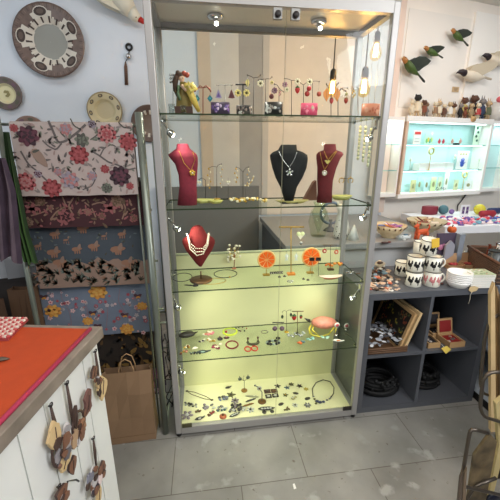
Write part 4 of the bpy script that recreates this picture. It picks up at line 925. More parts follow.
def cluster(shelf, px, py, wpx, cols, kind, label, name='brooch', cat='brooch', seed=0, h=.006, dpx=None):
    it = It(shelf, px, None, py) if shelf else None
    a = abs(at(px+wpx/2, py, y=it.y).x-at(px, py, y=it.y).x)*(1.22 if shelf == 5 else 1.25); m = MB(); rn = random.Random(seed or int(px*7+py)); c0, c1 = cols[0], cols[-1]
    if kind == 'bits':
        for k in range(9): m.ball((rn.uniform(-a, a)*.8, rn.uniform(-a, a)*.5, h*.6+rn.uniform(0, h*.6)), (rn.uniform(.25, .45)*a, rn.uniform(.2, .35)*a, h*.55), cols[k % len(cols)], 6, rot=Matrix.Rotation(rn.uniform(0, 3), 3, 'Z'))
    elif kind == 'flower':
        for k in range(6): m.ball((a*.6*math.cos(k*PI/3+.2), a*.6*math.sin(k*PI/3+.2), h*.5), (a*.42, a*.25, h*.45), c0, 7, rot=Matrix.Rotation(k*PI/3+.2, 3, 'Z'))
        m.ball((0, 0, h*.8), (a*.3, a*.3, h*.5), c1, 8)
    elif kind == 'star':
        P_ = [((a if k % 2 == 0 else a*.42)*math.cos(PI/2+k*PI/5), (a if k % 2 == 0 else a*.42)*math.sin(PI/2+k*PI/5), 0) for k in range(10)]; m.prism(P_, (0, 0, h*.6), c0); m.ball((0, 0, h*.7), (a*.3, a*.3, h*.3), c1, 6)
    elif kind == 'sprig':
        m.tube([(-a, 0, h*.4), (0, .002, h*.7), (a, -.001, h*.5)], .0016, c0, 5)
        for k in range(8): m.ball((-a+2*a*k/7, (-1)**k*a*.25, h*.6), (a*.22, a*.14, h*.4), cols[k % len(cols)], 6)
        m.ball((0, 0, h), (a*.28, a*.25, h*.6), c1, 7)
    elif kind == 'bird':
        m.loft([((-a, 0, h), .001, .001, YA, ZA), ((-a*.6, 0, h), a*.25, h*.6, YA, ZA), ((0, 0, h*.8), a*.36, h*.75, YA, ZA), ((a*.5, 0, h*.7), a*.2, h*.4, YA, ZA), ((a, a*.2, h*.6), a*.16, h*.2, YA, ZA)], c0, 8); m.ball((-a*.1, -a*.2, h*1.2), (a*.35, a*.16, h*.4), c1, 6)
    elif kind == 'square': m.bx(-a, a, -a*.8, a*.8, 0, h*.6, c0); m.ball((0, 0, h*.6), (a*.6, a*.45, h*.3), c1, 8)
    elif kind == 'oval': m.lathe([(a*.9, 0), (a, h*.4), (a*.6, h*.9), (a*.1, h)], (0, 0, 0), c0, 14, sy=.6); m.ball((0, 0, h*.9), (a*.4, a*.25, h*.2), c1, 6)
    elif kind == 'bar': m.loft([((-a, 0, h*.4), a*.05, h*.2, YA, ZA), ((-a*.6, 0, h*.5), a*.16, h*.5, YA, ZA), ((a*.6, -a*.1, h*.5), a*.16, h*.5, YA, ZA), ((a, -a*.15, h*.4), a*.05, h*.2, YA, ZA)], c0, 8); m.ball((a*.3, -a*.05, h*.9), (a*.2, a*.1, h*.25), c1, 6)
    elif kind == 'ring': m.torus((0, 0, .0022), a*.9, .0022, c0, XA, YA, 22, 6, rb=a*.7); m.ball((a*.9, 0, .004), .0035, c1, 6)
    elif kind == 'boat':
        m.loft([((-a, 0, h*.6), .002, h*.2, YA, ZA), ((-a*.5, 0, h*.6), a*.3, h*.6, YA, ZA), ((a*.4, 0, h*.6), a*.32, h*.6, YA, ZA), ((a*1.1, 0, h*.7), .002, h*.2, YA, ZA)], c0, 8)
        for k in range(4): m.ball((-a*.5+a*.35*k, -a*.1, h*1.1), (a*.18, a*.14, h*.35), c1, 6)
    elif kind == 'stud': m.lathe([(a, 0), (a, h*.5), (a*.5, h), (a*.1, h*1.5)], (0, 0, 0), c0, 10); m.ball((0, 0, h*1.4), a*.4, c1, 6)
    elif kind == 'butterfly':
        for s_ in (-1, 1):
            m.ball((s_*a*.5, a*.2, h*.6), (a*.5, a*.32, h*.25), c0, 8, rot=Matrix.Rotation(s_*.5, 3, 'Z')); m.ball((s_*a*.35, -a*.25, h*.6), (a*.32, a*.22, h*.25), c1, 8)
        m.tube([(0, a*.5, h*.6), (0, -a*.5, h*.6)], .0016, BLACK, 5)
    mn = min(q2.z for q2 in m.v)
    for q2 in m.v: q2.z -= mn
    o = m.build(name); o.location = it.b; o.rotation_euler = (0, 0, rn.uniform(-.4, .4) if kind not in ('ring', 'square') else 0); return tag(o, label, cat)
GB = mat((222, 200, 130), .3, .4)
for k, (px, py, lab) in enumerate(((234, 201, 'gold and white bits heaped at the near end of the golden trinket row'), (241.5, 202.5, 'pale gold cluster in the middle of the golden trinket row'), (249, 200.5, 'gold leaf cluster under the curling spray stand'), (256.5, 200.5, 'gold blossom cluster towards the black bust'), (264.5, 202.5, 'small pale bits ending the golden trinket row'))):
    cluster(2, px, py, 8 if k < 4 else 6, [GB, PALE, GOLD], 'bits', lab, 'trinket', 'trinket', h=.012)
it = It(2, 308, .19); m = MB(); m.prism([it.P(303.5, it.pyat(304)), it.P(317, it.pyat(317)), it.P(316.5, 180.5), it.P(314, 182)], (0, .03, 0), mat((112, 76, 60), .6)); o = m.build('folded_card'); o.location = it.b; tag(o, 'brown folded card standing between the black and dark red busts', 'card')
it = stand(2, 346, .26, 178.5, [], 'thin bar stand with two gold hoops behind the dark red bust', BRONZE, 'disc', .001, bar=(340, 352))
hang(it, 341.5, 178, 180.5, 'hoop', [GOLD], 'gold hoop earring closer to the dark red bust', 5)
hang(it, 350.5, 178, 180.5, 'hoop', [GOLD], 'gold hoop earring closer to the cabinet side glass', 5)
# --- shelf 3
def ringcord(shelf, px, py, rx, ry, r, m_, label, name='cord_necklace', cat='necklace', extra=None, lift=0., arc=(0, 360)):
    it = It(shelf, px, None, py); p1 = at(px+rx, py, z=it.z)-at(px, py, z=it.z); d2 = at(px, py-ry, z=it.z)-at(px, py+ry, z=it.z); c = at(px, py, z=it.z)
    R1 = abs(p1.x); R2 = min(abs(d2.y)/2, .06, c.y-.03, .315-c.y if c.y < .3 else .02); R2 = max(R2, .02); m = MB(); m.torus((0, 0, r), R1, r, m_, XA, YA, 36, 6, rb=R2, arc=arc)
    if extra: extra(m, R1, R2)
    o = m.build(name); o.location = (c.x, c.y, it.z); return tag(o, label, cat)
ringcord(3, 182.5, 277.5, 9.5, 5, .0017, BLACK, 'open black cord necklace beside the front cabinet post')
ringcord(3, 225.5, 274, 11.5, 6, .0020, BLACK, 'black cord necklace lying between the pearl tree and the bronze stand', extra=lambda m, a, b: m.ball((a*.3, -b*.95, .004), .005, GOLD, 6))
ringcord(3, 211, 281.5, 15, 3.0, .0016, GOLD, 'tangled fine gold chain in front of the bronze stand', 'gold_chain')
cluster(3, 189, 285.5, 8, [BLACK, DARK], 'bar', 'small curved black clip near the front edge of the third shelf', 'hair_clip', 'clip')
cluster(3, 195.5, 285.5, 5, [BLACK, DARK], 'stud', 'small black stud beside the curved black clip', 'earring', 'earring')
it = It(3, 234, None, 268.5); t = thing('pearl_tree', 'little wire tree covered in pearl blossoms on the third shelf', 'ornament', it.b)
m = MB(); m.tube([(0, 0, 0), it.P(234.5, 260), it.P(234, 252)], .0022, mat((170, 110, 84), .4, .5), 6); m.lathe([(.014, 0), (.012, .004)], (0, 0, 0), mat((176, 116, 88), .5), 12)
rn = random.Random(12); bl = []
for k in range(26):
    a, b = 234+rn.uniform(-6.5, 6.5), 254+rn.uniform(-9, 8); bl.append((a, b, rn.uniform(-.02, .02))); m.tube([it.P(234.3, 258), it.P(a, b, bl[-1][2])], .0008, GOLD, 4)
m.build('wire_branches', t); m = MB()
for a, b, dy in bl: m.ball(it.P(a, b, dy), (.0075, .0065, .0065), PALE, 6)
m.build('blossoms', t)
def slicedisc(px, py, rpx, y0, base_px, label):
    it = It(3, base_px, y0); t = thing('citrus_ornament', label, 'ornament', it.b); c = it.P(px, py); rr = abs(it.P(px+rpx, py).x-c.x)
    RXm = Matrix.Rotation(PI/2-.12, 3, 'X'); m = MB(); m.lathe([(rr*.3, -.004), (rr*.95, -.002), (rr, .003), (rr*.90, .006), (rr*.88, .004), (.001, .004)], c, mat((240, 196, 120), .4), 32, rot=RXm)
    m.build('rind', t); g = MB()
    for k in range(9):
        a0 = 2*PI*k/9+.06; a1 = 2*PI*(k+1)/9-.06; P3 = [(rr*.1, (a0+a1)/2)]+[(rr*.82, a0+(a1-a0)*i/4) for i in range(5)]
        g.prism([c+RXm @ V((q2*math.cos(s_), q2*math.sin(s_), .004)) for q2, s_ in P3], RXm @ V((0, 0, .004)), mat((238, 104, 30), .35))
    g.build('segments', t); f = MB(); f.bx(c.x-.018, c.x+.018, -.012, .012, 0, .006, GOLD); f.tube([(c.x, 0, .004), (c.x, 0, c.z-rr*.9)], .002, GOLD, 6); f.build('foot', t)
slicedisc(266.5, 259.5, 9.2, .17, 266.5, 'upright orange slice ornament beside the cabinet door edge')
slicedisc(311.0, 257, 9.5, .17, 312, 'upright orange slice ornament with two dark seeds')
it = It(3, 317, .12); m = MB()
for a, b in ((312, 259.5), (318.5, 259.5)): m.tube([it.P(a, b), it.P(a, it.pyat(a))], .001, WIRE, 4); m.prism([it.P(a-2.5, b-2), it.P(a+2.5, b+1.6), it.P(a+2.5, b-2), it.P(a-2.5, b+1.6)], (0, .003, 0), DARK)
o = m.build('bow_charm'); o.location = it.b; tag(o, 'pair of dark bow shaped charms in front of the second orange slice', 'charm')
it = stand(3, 291, .16, 227, [], 'tall gold T stand with white fish earrings on the third shelf', GOLD, 'box', .0026, bar=(279, 304), br=.02, bm=AMB)
for a, lab in ((286.8, 'white fish shaped earring nearer the upright orange slice without seeds'), (296.3, 'white fish shaped earring nearer the orange slice with seeds')):
    hang(it, a, 252, 257.5, 'fish', [mat((214, 224, 206), .3), WHITE], lab, 5, dy=-.006)
hang(it, 300.5, 227.5, 235, 'heart', [mat((222, 228, 170), .3), PALE], 'large pale green heart charm under the gold T stand', 9, cat='charm', name='heart_charm')
hang(it, 301, 241, 243.5, 'drop', [SILVER, WHITE], 'small silver drop hanging under the pale green heart', 3, dy=-.002)
for k in range(3): pass
it = It(3, 276.5, None, 273.5); m = MB()
for k in range(6): m.box((-.030+.012*k, 0, .0055), (.0095, .009, .011), BLACK if k % 2 == 0 else DARK, rot=Matrix.Rotation(.15*(-1)**k, 3, 'Z')); m.ball((-.030+.012*k, -.005, .006), (.003, .0012, .003), PALE, 5)
m.tube([(-.036, 0, .004), (.036, 0, .004)], .001, BLACK, 4); o = m.build('letter_bead_bracelet'); o.location = it.b; tag(o, 'row of small black square beads beside the gold T stand', 'bracelet')
it = stand(3, 330.5, .20, 245, [], 'slim dark stem stand with red flowers behind the orange boat dish', BRONZE, 'box', .0014, bar=(323, 337), br=.016)
hang(it, 324.5, 246, 251, 'flower', [RED, PALE], 'red flower earring on the slim stem nearer the orange slice', 4.6)
hang(it, 336.3, 246, 252, 'flower', [mat((214, 92, 60), .4), PALE], 'orange red flower earring on the slim stem nearer the rear post', 4.6)
cluster(3, 328.5, 266.5, 7, [ORG, AMB], 'bits', 'orange bead heap at the foot of the slim stem', 'bead_cluster', 'beads', h=.012)
cluster(3, 338, 265.5, 8, [ORG, AMB, GOLD], 'bits', 'larger orange bead heap beside the rear post', 'bead_cluster', 'beads', h=.014)
it = It(3, 330.5, None, 278.5); m = MB(); A_ = .062
def boat(m, a, d, h, c, c2):
    n = 20; vs = []; rows = [(.55, 0), (1, h), (.93, h), (.5, .003)]
    for s_, z in rows:
        for k in range(n):
            t_ = 2*PI*k/n; vs.append((a*s_*math.cos(t_), d*s_*math.sin(t_), z+(h*.5*abs(math.cos(t_))**3 if z else 0)))
    m.add(vs[:2*n], [(k, (k+1) % n, n+(k+1) % n, n+k) for k in range(n)]+[tuple(range(n))[::-1]], c, True)
    m.add(vs[n:], [(j*n+k, j*n+(k+1) % n, (j+1)*n+(k+1) % n, (j+1)*n+k) for j in range(2) for k in range(n)]+[tuple(2*n+k for k in range(n))], c2, True)
boat(m, A_, .022, .012, ORG, mat((232, 214, 190), .4)); o = m.build('boat_dish'); o.location = it.b; tag(o, 'long boat shaped dish, orange outside and cream inside', 'dish')
for px, py, lab in ((279.5, 277, 'tiny dark stud, first of the loose ones beside the black square beads'), (284.5, 276.3, 'tiny dark stud next to the gold T stand foot'), (303.5, 279, 'tiny dark stud in front of the second orange slice'), (308, 280, 'tiny dark stud beside the tip of the orange boat dish')):
    cluster(3, px, py, 2.6, [DARK, BRONZE], 'stud', lab, 'stud_earring', 'earring', h=.004)
cluster(3, 349.5, 272.5, 6, [SILVER, WHITE], 'ring', 'small silver ring near the end of the third shelf', 'finger_ring', 'ring')
cluster(3, 290, 281.5, 5, [SILVER, WHITE], 'ring', 'thin silver ring in front of the gold T stand', 'finger_ring', 'ring')
cluster(3, 358, 274, 4, [BRONZE, DARK], 'bar', 'short bronze pin at the end of the third shelf', 'pin', 'pin')
# --- shelf 4
it = It(4, 187, None, 335.5); m = MB(); m.lathe([(.042, 0), (.046, .006), (.040, .016), (.02, .022), (.001, .023)], (0, 0, 0), mat((48, 44, 36), .5), 26, sy=.55)
for k in range(7): m.box((.030+.004*k, .004*(k-3), .008), (.02, .0018, .004), mat((60, 52, 40), .5))
o = m.build('hair_comb'); o.location = it.b; o.rotation_euler = (0, 0, .15); tag(o, 'large dark oval hair comb lying on the fourth shelf', 'comb')
J = [(207.5, 334, 11, [PNK, mat((206, 120, 100), .4), PALE], 'bits', 'coral pink flower brooch beside the dark oval comb'), (202, 342, 5.5, [PALE, DARK], 'bits', 'small pearl cluster with a dark bead'), (212, 341, 8, [mat((170, 150, 80), .4), GOLD, PALE], 'bits', 'olive gold bead brooch in the middle of small pieces'),
     (220, 339, 4.5, [DARK, mat((90, 50, 40), .4)], 'stud', 'dark brown bead beside the olive gold brooch'), (226.5, 338, 5, [mat((70, 40, 36), .4), PNK], 'oval', 'dark oval bead just under the yellow green bangle'),
     (217, 347.5, 10, [mat((110, 36, 50), .4), mat((170, 70, 90), .4), PALE], 'bits', 'garnet red spray brooch beside the red bangle'), (187.5, 347.5, 8, [GOLD, mat((130, 90, 50), .4), PALE], 'bits', 'gold and brown brooch under the dark comb'),
     (184, 353, 8, [mat((214, 150, 120), .4), GOLD, mat((120, 70, 50), .4)], 'bits', 'pink gold brooch nearest the front edge and front post'), (195, 348.5, 5, [PALE, WHITE], 'oval', 'pale cream oval pebble charm'), (203.5, 352.5, 12, [mat((46, 60, 58), .4), mat((150, 176, 166), .35)], 'bird', 'black and teal bird brooch with a raised wing'),
     (195, 353.5, 8, [mat((120, 140, 126), .4), DARK], 'sprig', 'thin grey green twig brooch beside the teal bird'), (264.5, 332, 6, [mat((120, 118, 90), .4), SILVER], 'ring', 'thin greenish ring behind the black and white bracelet'),
     (292, 336, 8, [mat((150, 156, 150), .4), SILVER], 'bits', 'grey bead cluster under the forked wire stand'), (302, 335, 8, [mat((136, 142, 146), .4), SILVER, mat((170, 176, 170), .4)], 'bits', 'second grey bead cluster beside the yellow crab legs'),
     (311, 339, 8, [mat((120, 170, 160), .35), mat((160, 200, 190), .35)], 'butterfly', 'teal butterfly brooch beside the orange figure pin'), (325, 337.5, 8, [mat((136, 182, 160), .35), mat((180, 206, 190), .35)], 'butterfly', 'mint green butterfly brooch under the pink dish'),
     (338.5, 341.5, 9, [WHITE, mat((214, 120, 50), .4)], 'bird', 'white and orange bird brooch near the side glass'), (301.5, 343.5, 7, [ORG, mat((196, 90, 40), .4), mat((90, 130, 140), .4)], 'bits', 'small orange figure pin at the front edge')]
for k, (px, py, w_, c, kd, lab) in enumerate(J): cluster(4, px, py, w_, c, kd, lab, 'brooch' if 'brooch' in lab else ('finger_ring' if kd == 'ring' else 'charm'), 'brooch' if 'brooch' in lab else ('ring' if kd == 'ring' else 'charm'), h=.009)
def spots(m, a, b):
    m.ball((-a*.55, b*.0, .006), .007, RED, 8); m.torus((0, 0, .008), a*.92, .002, mat((190, 214, 70), .4), XA, YA, 24, 6, rb=b*.92)
ringcord(4, 230, 332.3, 7, 3.6, .0042, mat((214, 226, 60), .4), 'bright yellow green bangle with a red bead', 'bangle', 'bangle', spots)
ringcord(4, 232, 345.3, 6, 3.8, .0040, mat((130, 34, 40), .35), 'dark red round bangle on the fourth shelf', 'bangle', 'bangle')
ringcord(4, 247.8, 349.6, 3, 2.4, .0036, mat((206, 64, 44), .35), 'coral red ring, one of two, nearer the dark red bangle', 'finger_ring', 'ring')
ringcord(4, 254.5, 349, 3, 2.4, .0036, mat((206, 64, 44), .35), 'coral red ring, one of two, below the dark upturned cuff', 'finger_ring', 'ring')
it = It(4, 241, None, 329.5); m = MB()
for k, (a, b) in enumerate(((236, 329), (238.5, 327.8), (242.5, 327.5), (246.5, 329), (244.5, 331.5), (239, 331.2), (240.5, 331.8))):
    g = at(a, b, z=it.z)-it.b; g.z = .0045; m.ball(g, .0048, [DARK, DARK, mat((90, 50, 40), .4), mat((160, 70, 50), .4)][k % 4], 7)
m.torus((0, .004, .003), .022, .0007, WIRE, XA, YA, 20, 4, rb=.012); o = m.build('bead_bracelet'); o.location = it.b; tag(o, 'ring of dark beads strung beside the yellow green bangle', 'bracelet')
it = It(4, 253, .12); m = MB(); m.torus((0, 0, .012), .030, .007, mat((84, 84, 62), .4, .4), XA, YA, 20, 6, rb=.018, arc=(150, 390))
for s_ in (-1, 1): m.tube([(s_*.028, .006, .012), (s_*.028, .004, .034)], .003, mat((110, 96, 70), .4, .4), 6); m.ball((s_*.027, .004, .036), .007, mat((90, 70, 50), .4), 7)
o = m.build('open_cuff'); o.location = (it.b.x, it.b.y, it.z-.004); o.location.z = it.z+.0; tag(o, 'dark olive open cuff with two upturned knobs', 'bracelet')
it = It(4, 273, None, 343.5); m = MB()
for k in range(12):
    t_ = 2*PI*k/12; m.ball((.033*math.cos(t_), .017*math.sin(t_), .008), (.009, .008, .008), BLACK if k % 3 else mat((160, 176, 160), .4), 8)
o = m.build('bead_bracelet'); o.location = it.b; tag(o, 'chunky black bead bracelet with pale beads at the T stand', 'bracelet')
it = stand(4, 278, .16, 322.5, [], 'black T stand with two purple round earrings on the fourth shelf', BLACK, 'disc', .0022, bar=(272.5, 284))
for a, lab in ((274.8, 'purple round earring, the one away from the forked wire stand'), (282, 'purple round earring, the one beside the forked wire stand')): hang(it, a, 323, 328.5, 'disc', [mat((110, 84, 100), .4), mat((150, 120, 126), .4)], lab, 5)
it = stand(4, 286.5, .22, 311.5, [[(284, 310.5), (282.3, 312)], [(289, 310), (291, 310)]], 'forked gold wire stand between the two T stands', WIRE, 'disc', .0013, bm=GOLD)
hang(it, 282.3, 312, 317, 'drop', [mat((70, 90, 60), .4), DARK], 'small dark green drop earring on the forked gold wire stand', 2.8)
hang(it, 291, 310.5, 315, 'drop', [mat((70, 90, 60), .4), DARK], 'small green charm close to the first strawberry on the fourth shelf', 2.8)
it = stand(4, 297.5, .19, 311.3, [], 'bronze T stand with two strawberry earrings on the fourth shelf', BRONZE, 'disc', .0018, bar=(292, 303.5), br=.014, bm=BLACK)
hang(it, 294.2, 311.5, 317.5, 'drop', [RED, GRN], 'round red strawberry earring on the bronze T stand', 5)
hang(it, 301, 311.5, 317, 'drop', [mat((160, 50, 40), .4), GRN], 'darker slim strawberry earring on the bronze T stand', 3.2)
it = It(4, 323, .24); t = thing('crab_dish', 'pink shell dish raised on yellow crab legs on the fourth shelf', 'ornament', it.b)
m = MB(); c = it.P(324, 322.5); a_ = abs(it.P(338, 322).x-c.x); m.ball(c, (a_*.9, .045, .034), mat((228, 146, 126), .5, var=.18, scale=50), 16, rot=Matrix.Rotation(.08, 3, 'Y')); m.build('shell', t)
m = MB()
for s_, (x1, y1), (x2, y2) in ((-1, (309, 329), (310, 335)), (1, (334, 328), (329, 334)), (-1, (312, 330), (319, 336)), (1, (337, 326), (335, 333))): m.tube([it.P(x1+2*s_*-1, 325), it.P(x1, y1, -.03), it.P(x2, y2, -.05)], [.005, .005, .003], mat((222, 206, 70), .4), 7)
m.tube([it.P(310, 331, -.02), it.P(312, 335, -.06), it.P(320, 337, -.07), it.P(329, 334, -.05)], .004, mat((222, 206, 70), .4), 7); m.build('legs', t)
m = MB(); 
for dy in (0,): m.loft([(it.P(310, 321), .012, .012, YA, ZA), (it.P(306.5, 319.5), .008, .007, YA, ZA), (it.P(304.5, 318), .002, .002, YA, ZA)], DARK, 8)
m.build('claw', t)
for (px, py, lab) in ((337, 325, 'pink and white round medallion on the end of the shell dish'), (346.5, 325.5, 'pink and white round medallion standing close to the side glass')):
    it = It(4, px, .15 if px < 340 else .20); m = MB(); c = it.P(px, py); RXm = Matrix.Rotation(PI/2, 3, 'X'); m.lathe([(.014, 0), (.016, .002), (.014, .004)], c, WHITE, 18, rot=RXm); m.lathe([(.010, .004), (.009, .006)], c, mat((206, 90, 100), .4), 14, rot=RXm); m.tube([c+V((0, 0, -.014)), V((c.x, 0, .002))], .0014, SILVER, 5); m.lathe([(.012, 0), (.012, .003)], (c.x, 0, 0), SILVER, 12); o = m.build('medallion'); o.location = it.b; tag(o, lab, 'medallion')
# --- the floor of the cabinet
OL = mat((96, 92, 50), .4); GY = mat((120, 118, 116), .35, .3); DG = mat((62, 58, 52), .4); LIL = mat((146, 134, 140), .4); BRN = mat((104, 66, 40), .45); RDB = mat((140, 46, 40), .4); WHS = mat((206, 206, 196), .3); TEA = mat((72, 104, 104), .4)
K = [(191, 405, 11, [GY, WHS, DG], 'sprig', 'silver sprig brooch with a pale stone under the safety pin'), (187, 415.5, 11, [LIL, PNK, WHS], 'flower', 'pinkish silver star flower brooch nearest the front post'), (198, 412, 6, [OL, BRN], 'bits', 'small mossy bead brooch beside the pinkish flower'), (200, 419.5, 9, [DG, WHS], 'bird', 'black and white bird brooch at the front rail'),
     (209, 407, 10, [LIL, GY, WHS], 'bits', 'grey lilac blossom brooch above the red figure brooch'), (210.5, 414.5, 8, [RDB, BRN, GY], 'bits', 'red and brown figure brooch'), (222.5, 399, 9, [GY, mat((120, 130, 156), .4), DG], 'bits', 'silver blue cluster brooch, highest of the crowded brooches'), (222, 409.5, 9, [TEA, GY, WHS], 'bits', 'teal and silver cluster brooch'),
     (223, 417.5, 6, [mat((176, 96, 60), .4), BRN], 'stud', 'round orange brown brooch at the front rail'), (228.5, 388, 6, [DG, BLACK], 'bird', 'small black bird brooch at the back of the cabinet floor'), (231, 395, 8, [OL, DG], 'star', 'spiky olive star brooch'), (235, 401, 7, [LIL, DG], 'flower', 'small mauve flower brooch above the dark stone brooch'),
     (236, 406, 9, [DG, LIL, BLACK], 'bits', 'dark stone cluster brooch in the middle of the crowd'), (231.5, 411, 7, [WHS, DG, GY], 'bits', 'white speckled brooch under the dark stone cluster'), (234.5, 415.5, 9, [DG, WHS], 'boat', 'dark boat shaped brooch with white beads'), (242, 409.5, 8, [GY, WHS, DG], 'bits', 'double ring silver brooch beside the white bead flower'),
     (250.5, 410, 7, [WHS, DG], 'flower', 'white bead flower brooch'), (252, 396.5, 11, [mat((176, 174, 140), .4), PALE], 'bar', 'pale feather shaped bar brooch'), (250.5, 400.3, 9, [DG, WHS], 'bar', 'dark narrow bar brooch beside the pale feather'), (248, 405, 10, [mat((150, 110, 60), .35, .5), OL], 'bar', 'copper coloured bar brooch, lowest of three bars'),
     (266, 409, 13, [DG, WHS], 'boat', 'large dark brooch with white birds near the meeting doors'), (264.3, 415.8, 3.4, [DG, BLACK], 'stud', 'tiny dark stud at the rail, away from the orange brown leaf'), (272, 415.3, 3.4, [DG, OL], 'stud', 'tiny olive stud at the rail under the white bird brooch'),
     (267.3, 391.5, 5.2, [mat((84, 56, 50), .5), DG], 'square', 'dark square brooch, back one nearer the arched stand'), (274.2, 391, 5.2, [mat((84, 56, 50), .5), BRN], 'square', 'dark square brooch, back one nearer the stars'), (268.5, 396.3, 5, [DG, WHS], 'square', 'white faced square brooch, front one nearer the arched stand'), (275.3, 395.5, 5, [DG, WHS], 'square', 'white faced square brooch, front one nearer the stars'),
     (277.5, 386.2, 5.5, [DG, BLACK], 'star', 'dark star brooch behind the four squares'), (287, 387.7, 5, [mat((84, 106, 120), .4), DG], 'star', 'blue grey star brooch'), (291.2, 384.5, 4.6, [OL, DG], 'flower', 'olive flower brooch at the back'), (299.3, 386, 5.2, [BLACK, DG], 'star', 'black star brooch beside the bib necklace'),
     (306, 389.2, 4.4, [mat((196, 180, 90), .4), GOLD], 'flower', 'small pale gold flower brooch beside the bib necklace'), (285.5, 395, 4.6, [OL, GOLD], 'star', 'tiny gold star brooch in the middle of the cabinet floor'), (295.7, 393.3, 4.6, [DG, BLACK], 'oval', 'black oval brooch under the black star'), (294, 398.7, 5.6, [mat((176, 170, 120), .4), WHS], 'bits', 'pale bead brooch under the black oval'),
     (307.5, 398.6, 5, [DG, OL], 'oval', 'dark oval brooch close to the bib necklace'), (281, 404.2, 5, [DG, mat((70, 40, 30), .4)], 'oval', 'dark leaf brooch in front of the tiny gold star'), (295, 405.2, 5.4, [WHS, OL], 'flower', 'silver clover brooch near the front rail'), (307.5, 405.4, 6, [GY, WHS], 'flower', 'silver snowflake brooch under the dark oval'), (286.5, 409.3, 5.4, [BRN, OL], 'bits', 'brown crown shaped brooch at the front rail')]
for k, (px, py, w_, c, kd, lab) in enumerate(K): cluster(5, px, py, w_, c, kd, lab, 'brooch' if kd != 'stud' or w_ > 5 else 'stud_earring', 'brooch' if kd != 'stud' or w_ > 5 else 'earring', h=.009 if w_ > 5.5 else .006)
# chain pin with two clasps
it = It(5, 199, None, 396); A = at(187, 391.5, z=ZD)-it.b; B = at(212, 400.5, z=ZD)-it.b; m = MB(); d = (B-A).normalized(); nn = V((-d.y, d.x, 0)); up = V((0, 0, .003))
for s_ in (-1, 1): m.tube([A+up, A.lerp(B, .25)+nn*.012*s_+up, A.lerp(B, .75)+nn*.010*s_+up, B+up], .0016, mat((110, 96, 60), .35, .6), 6)
for q2 in (A, B): m.ball(q2+V((0, 0, .004)), (.009, .006, .004), mat((70, 62, 40), .4), 8)
o = m.build('chain_bracelet'); o.location = it.b; tag(o, 'long looped chain with a clasp at each end lying at the back corner', 'bracelet')
it = stand(5, 244.3, None, 381, [[(241, 379), (239.5, 376.5)], [(247, 379), (248, 375)], [(243, 378), (244, 376)]], 'small twig stand on a copper disc on the cabinet floor', DG, 'disc', .0014, py=390.5, br=.019, bm=mat((150, 110, 60), .35, .5))
hang(it, 240, 377, 379, 'flower', [mat((60, 84, 84), .4), DG], 'dark teal leaf charm on the twig stand, further from the arched stand', 4, name='charm', cat='charm')
hang(it, 248, 375.5, 377.5, 'flower', [mat((60, 84, 84), .4), DG], 'dark teal leaf charm on the twig stand, closer to the arched stand', 4, name='charm', cat='charm')
it = stand(5, 262, None, 392, [[(258, 387), (255, 385.5)]], 'arched silver stem on a round copper base on the cabinet floor', GY, 'disc', .003, py=401.5, br=.024, bm=mat((120, 86, 50), .4, .5))
hang(it, 259.3, 387, 388.3, 'flower', [WHS, BRN], 'white flower charm held on the arched silver stem', 5, name='charm', cat='charm')
# bib necklace
it = It(5, 325, None, 393); c = it.b; m = MB(); P4 = [(313, 397), (312.3, 389), (316, 383), (323, 380.3), (330, 382), (334, 388), (333.5, 394), (330, 399)]
L = [at(a, b, z=ZD)-c+V((0, 0, .004)) for a, b in P4]; m.tube(L, .0026, DG, 6)
for a, b, s_ in ((313.5, 397, .007), (314.5, 399.5, .008), (317, 402, .012), (320, 403, .012), (323.5, 402.3, .010), (327, 400.5, .008), (329.5, 399, .007), (331.3, 397, .006), (316, 404, .008)):
    g = at(a, b, z=ZD)-c; g.z = s_*.5; m.ball(g, (s_, s_*.8, s_*.5), mat((58, 66, 90), .35) if s_ > .009 else (GY if int(a) % 2 else OL), 8)
o = m.build('bib_necklace'); o.location = c; tag(o, 'bib necklace with dark blue stones lying open on the cabinet floor', 'necklace')

# ================================================================ things on the cube shelves
TOP = .745
def top_at(px, py, z=TOP): return at(px, py, z=z)
ENW = mat((232, 228, 212), .25)
def mug(px, py, z, wpx, label, y=None, rz=0., tilt=0., print_='bird', hpx=None, handle=True):
    p = at(px, py, z=z) if y is None else V((at(px, 262, y=y).x, y, z))
    rr = .043; H = .083; t = thing('enamel_mug', label, 'mug', p, rz, 'rooster print enamel mugs'); t.rotation_euler = (tilt, 0, rz)
    m = MB(); m.lathe([(rr*.9, 0), (rr*.97, .003), (rr, H), (rr*.95, H), (rr*.92, .005), (.001, .005)], (0, 0, 0), ENW, 28)
    if print_:
        rn = random.Random(int(px*3+py)); c = BLACK if print_ == 'bird' else mat((206, 130, 130), .4)
        def sp(a, z_, ra, rz_, cc): m.ball((rr*.985*math.cos(a), rr*.985*math.sin(a), z_), (ra, .0018, rz_), cc, 8, rot=Matrix.Rotation(a+PI/2, 3, 'Z'))
        for a0 in (-1.10, -1.95, -2.9, -.2):
            a = a0; sp(a, .036, .011, .011, c); sp(a+.20, .050, .005, .009, c); sp(a-.22, .050, .006, .012, c); sp(a-.32, .040, .005, .008, c); sp(a+.23, .060, .0035, .0035, c); sp(a+.05, .020, .0025, .008, c); sp(a, .038, .004, .003, ENW)
    m.build('mug_body', t)
    MB().torus((0, 0, H), rr*.98, .0022, BLACK if print_ == 'none' else mat((60, 58, 56), .3), XA, YA, 28, 6).build('rim', t)
    if handle: MB().torus((rr*.98, 0, H*.52), .024, .0046, ENW, XA, ZA, 16, 7, arc=(-95, 95)).build('handle', t)
    return t
mug(431, 285, TOP, 18, 'enamel mug with a pink print, bottom of the stack in front of the white bowls', rz=-.15, print_='pink')
mb1 = at(431, 285, z=TOP)
mug(412.5, 285, TOP, 18, 'enamel mug with black roosters, bottom of the stack nearer the shell pile', rz=-.5, handle=False)
mb2 = at(412.5, 285, z=TOP)
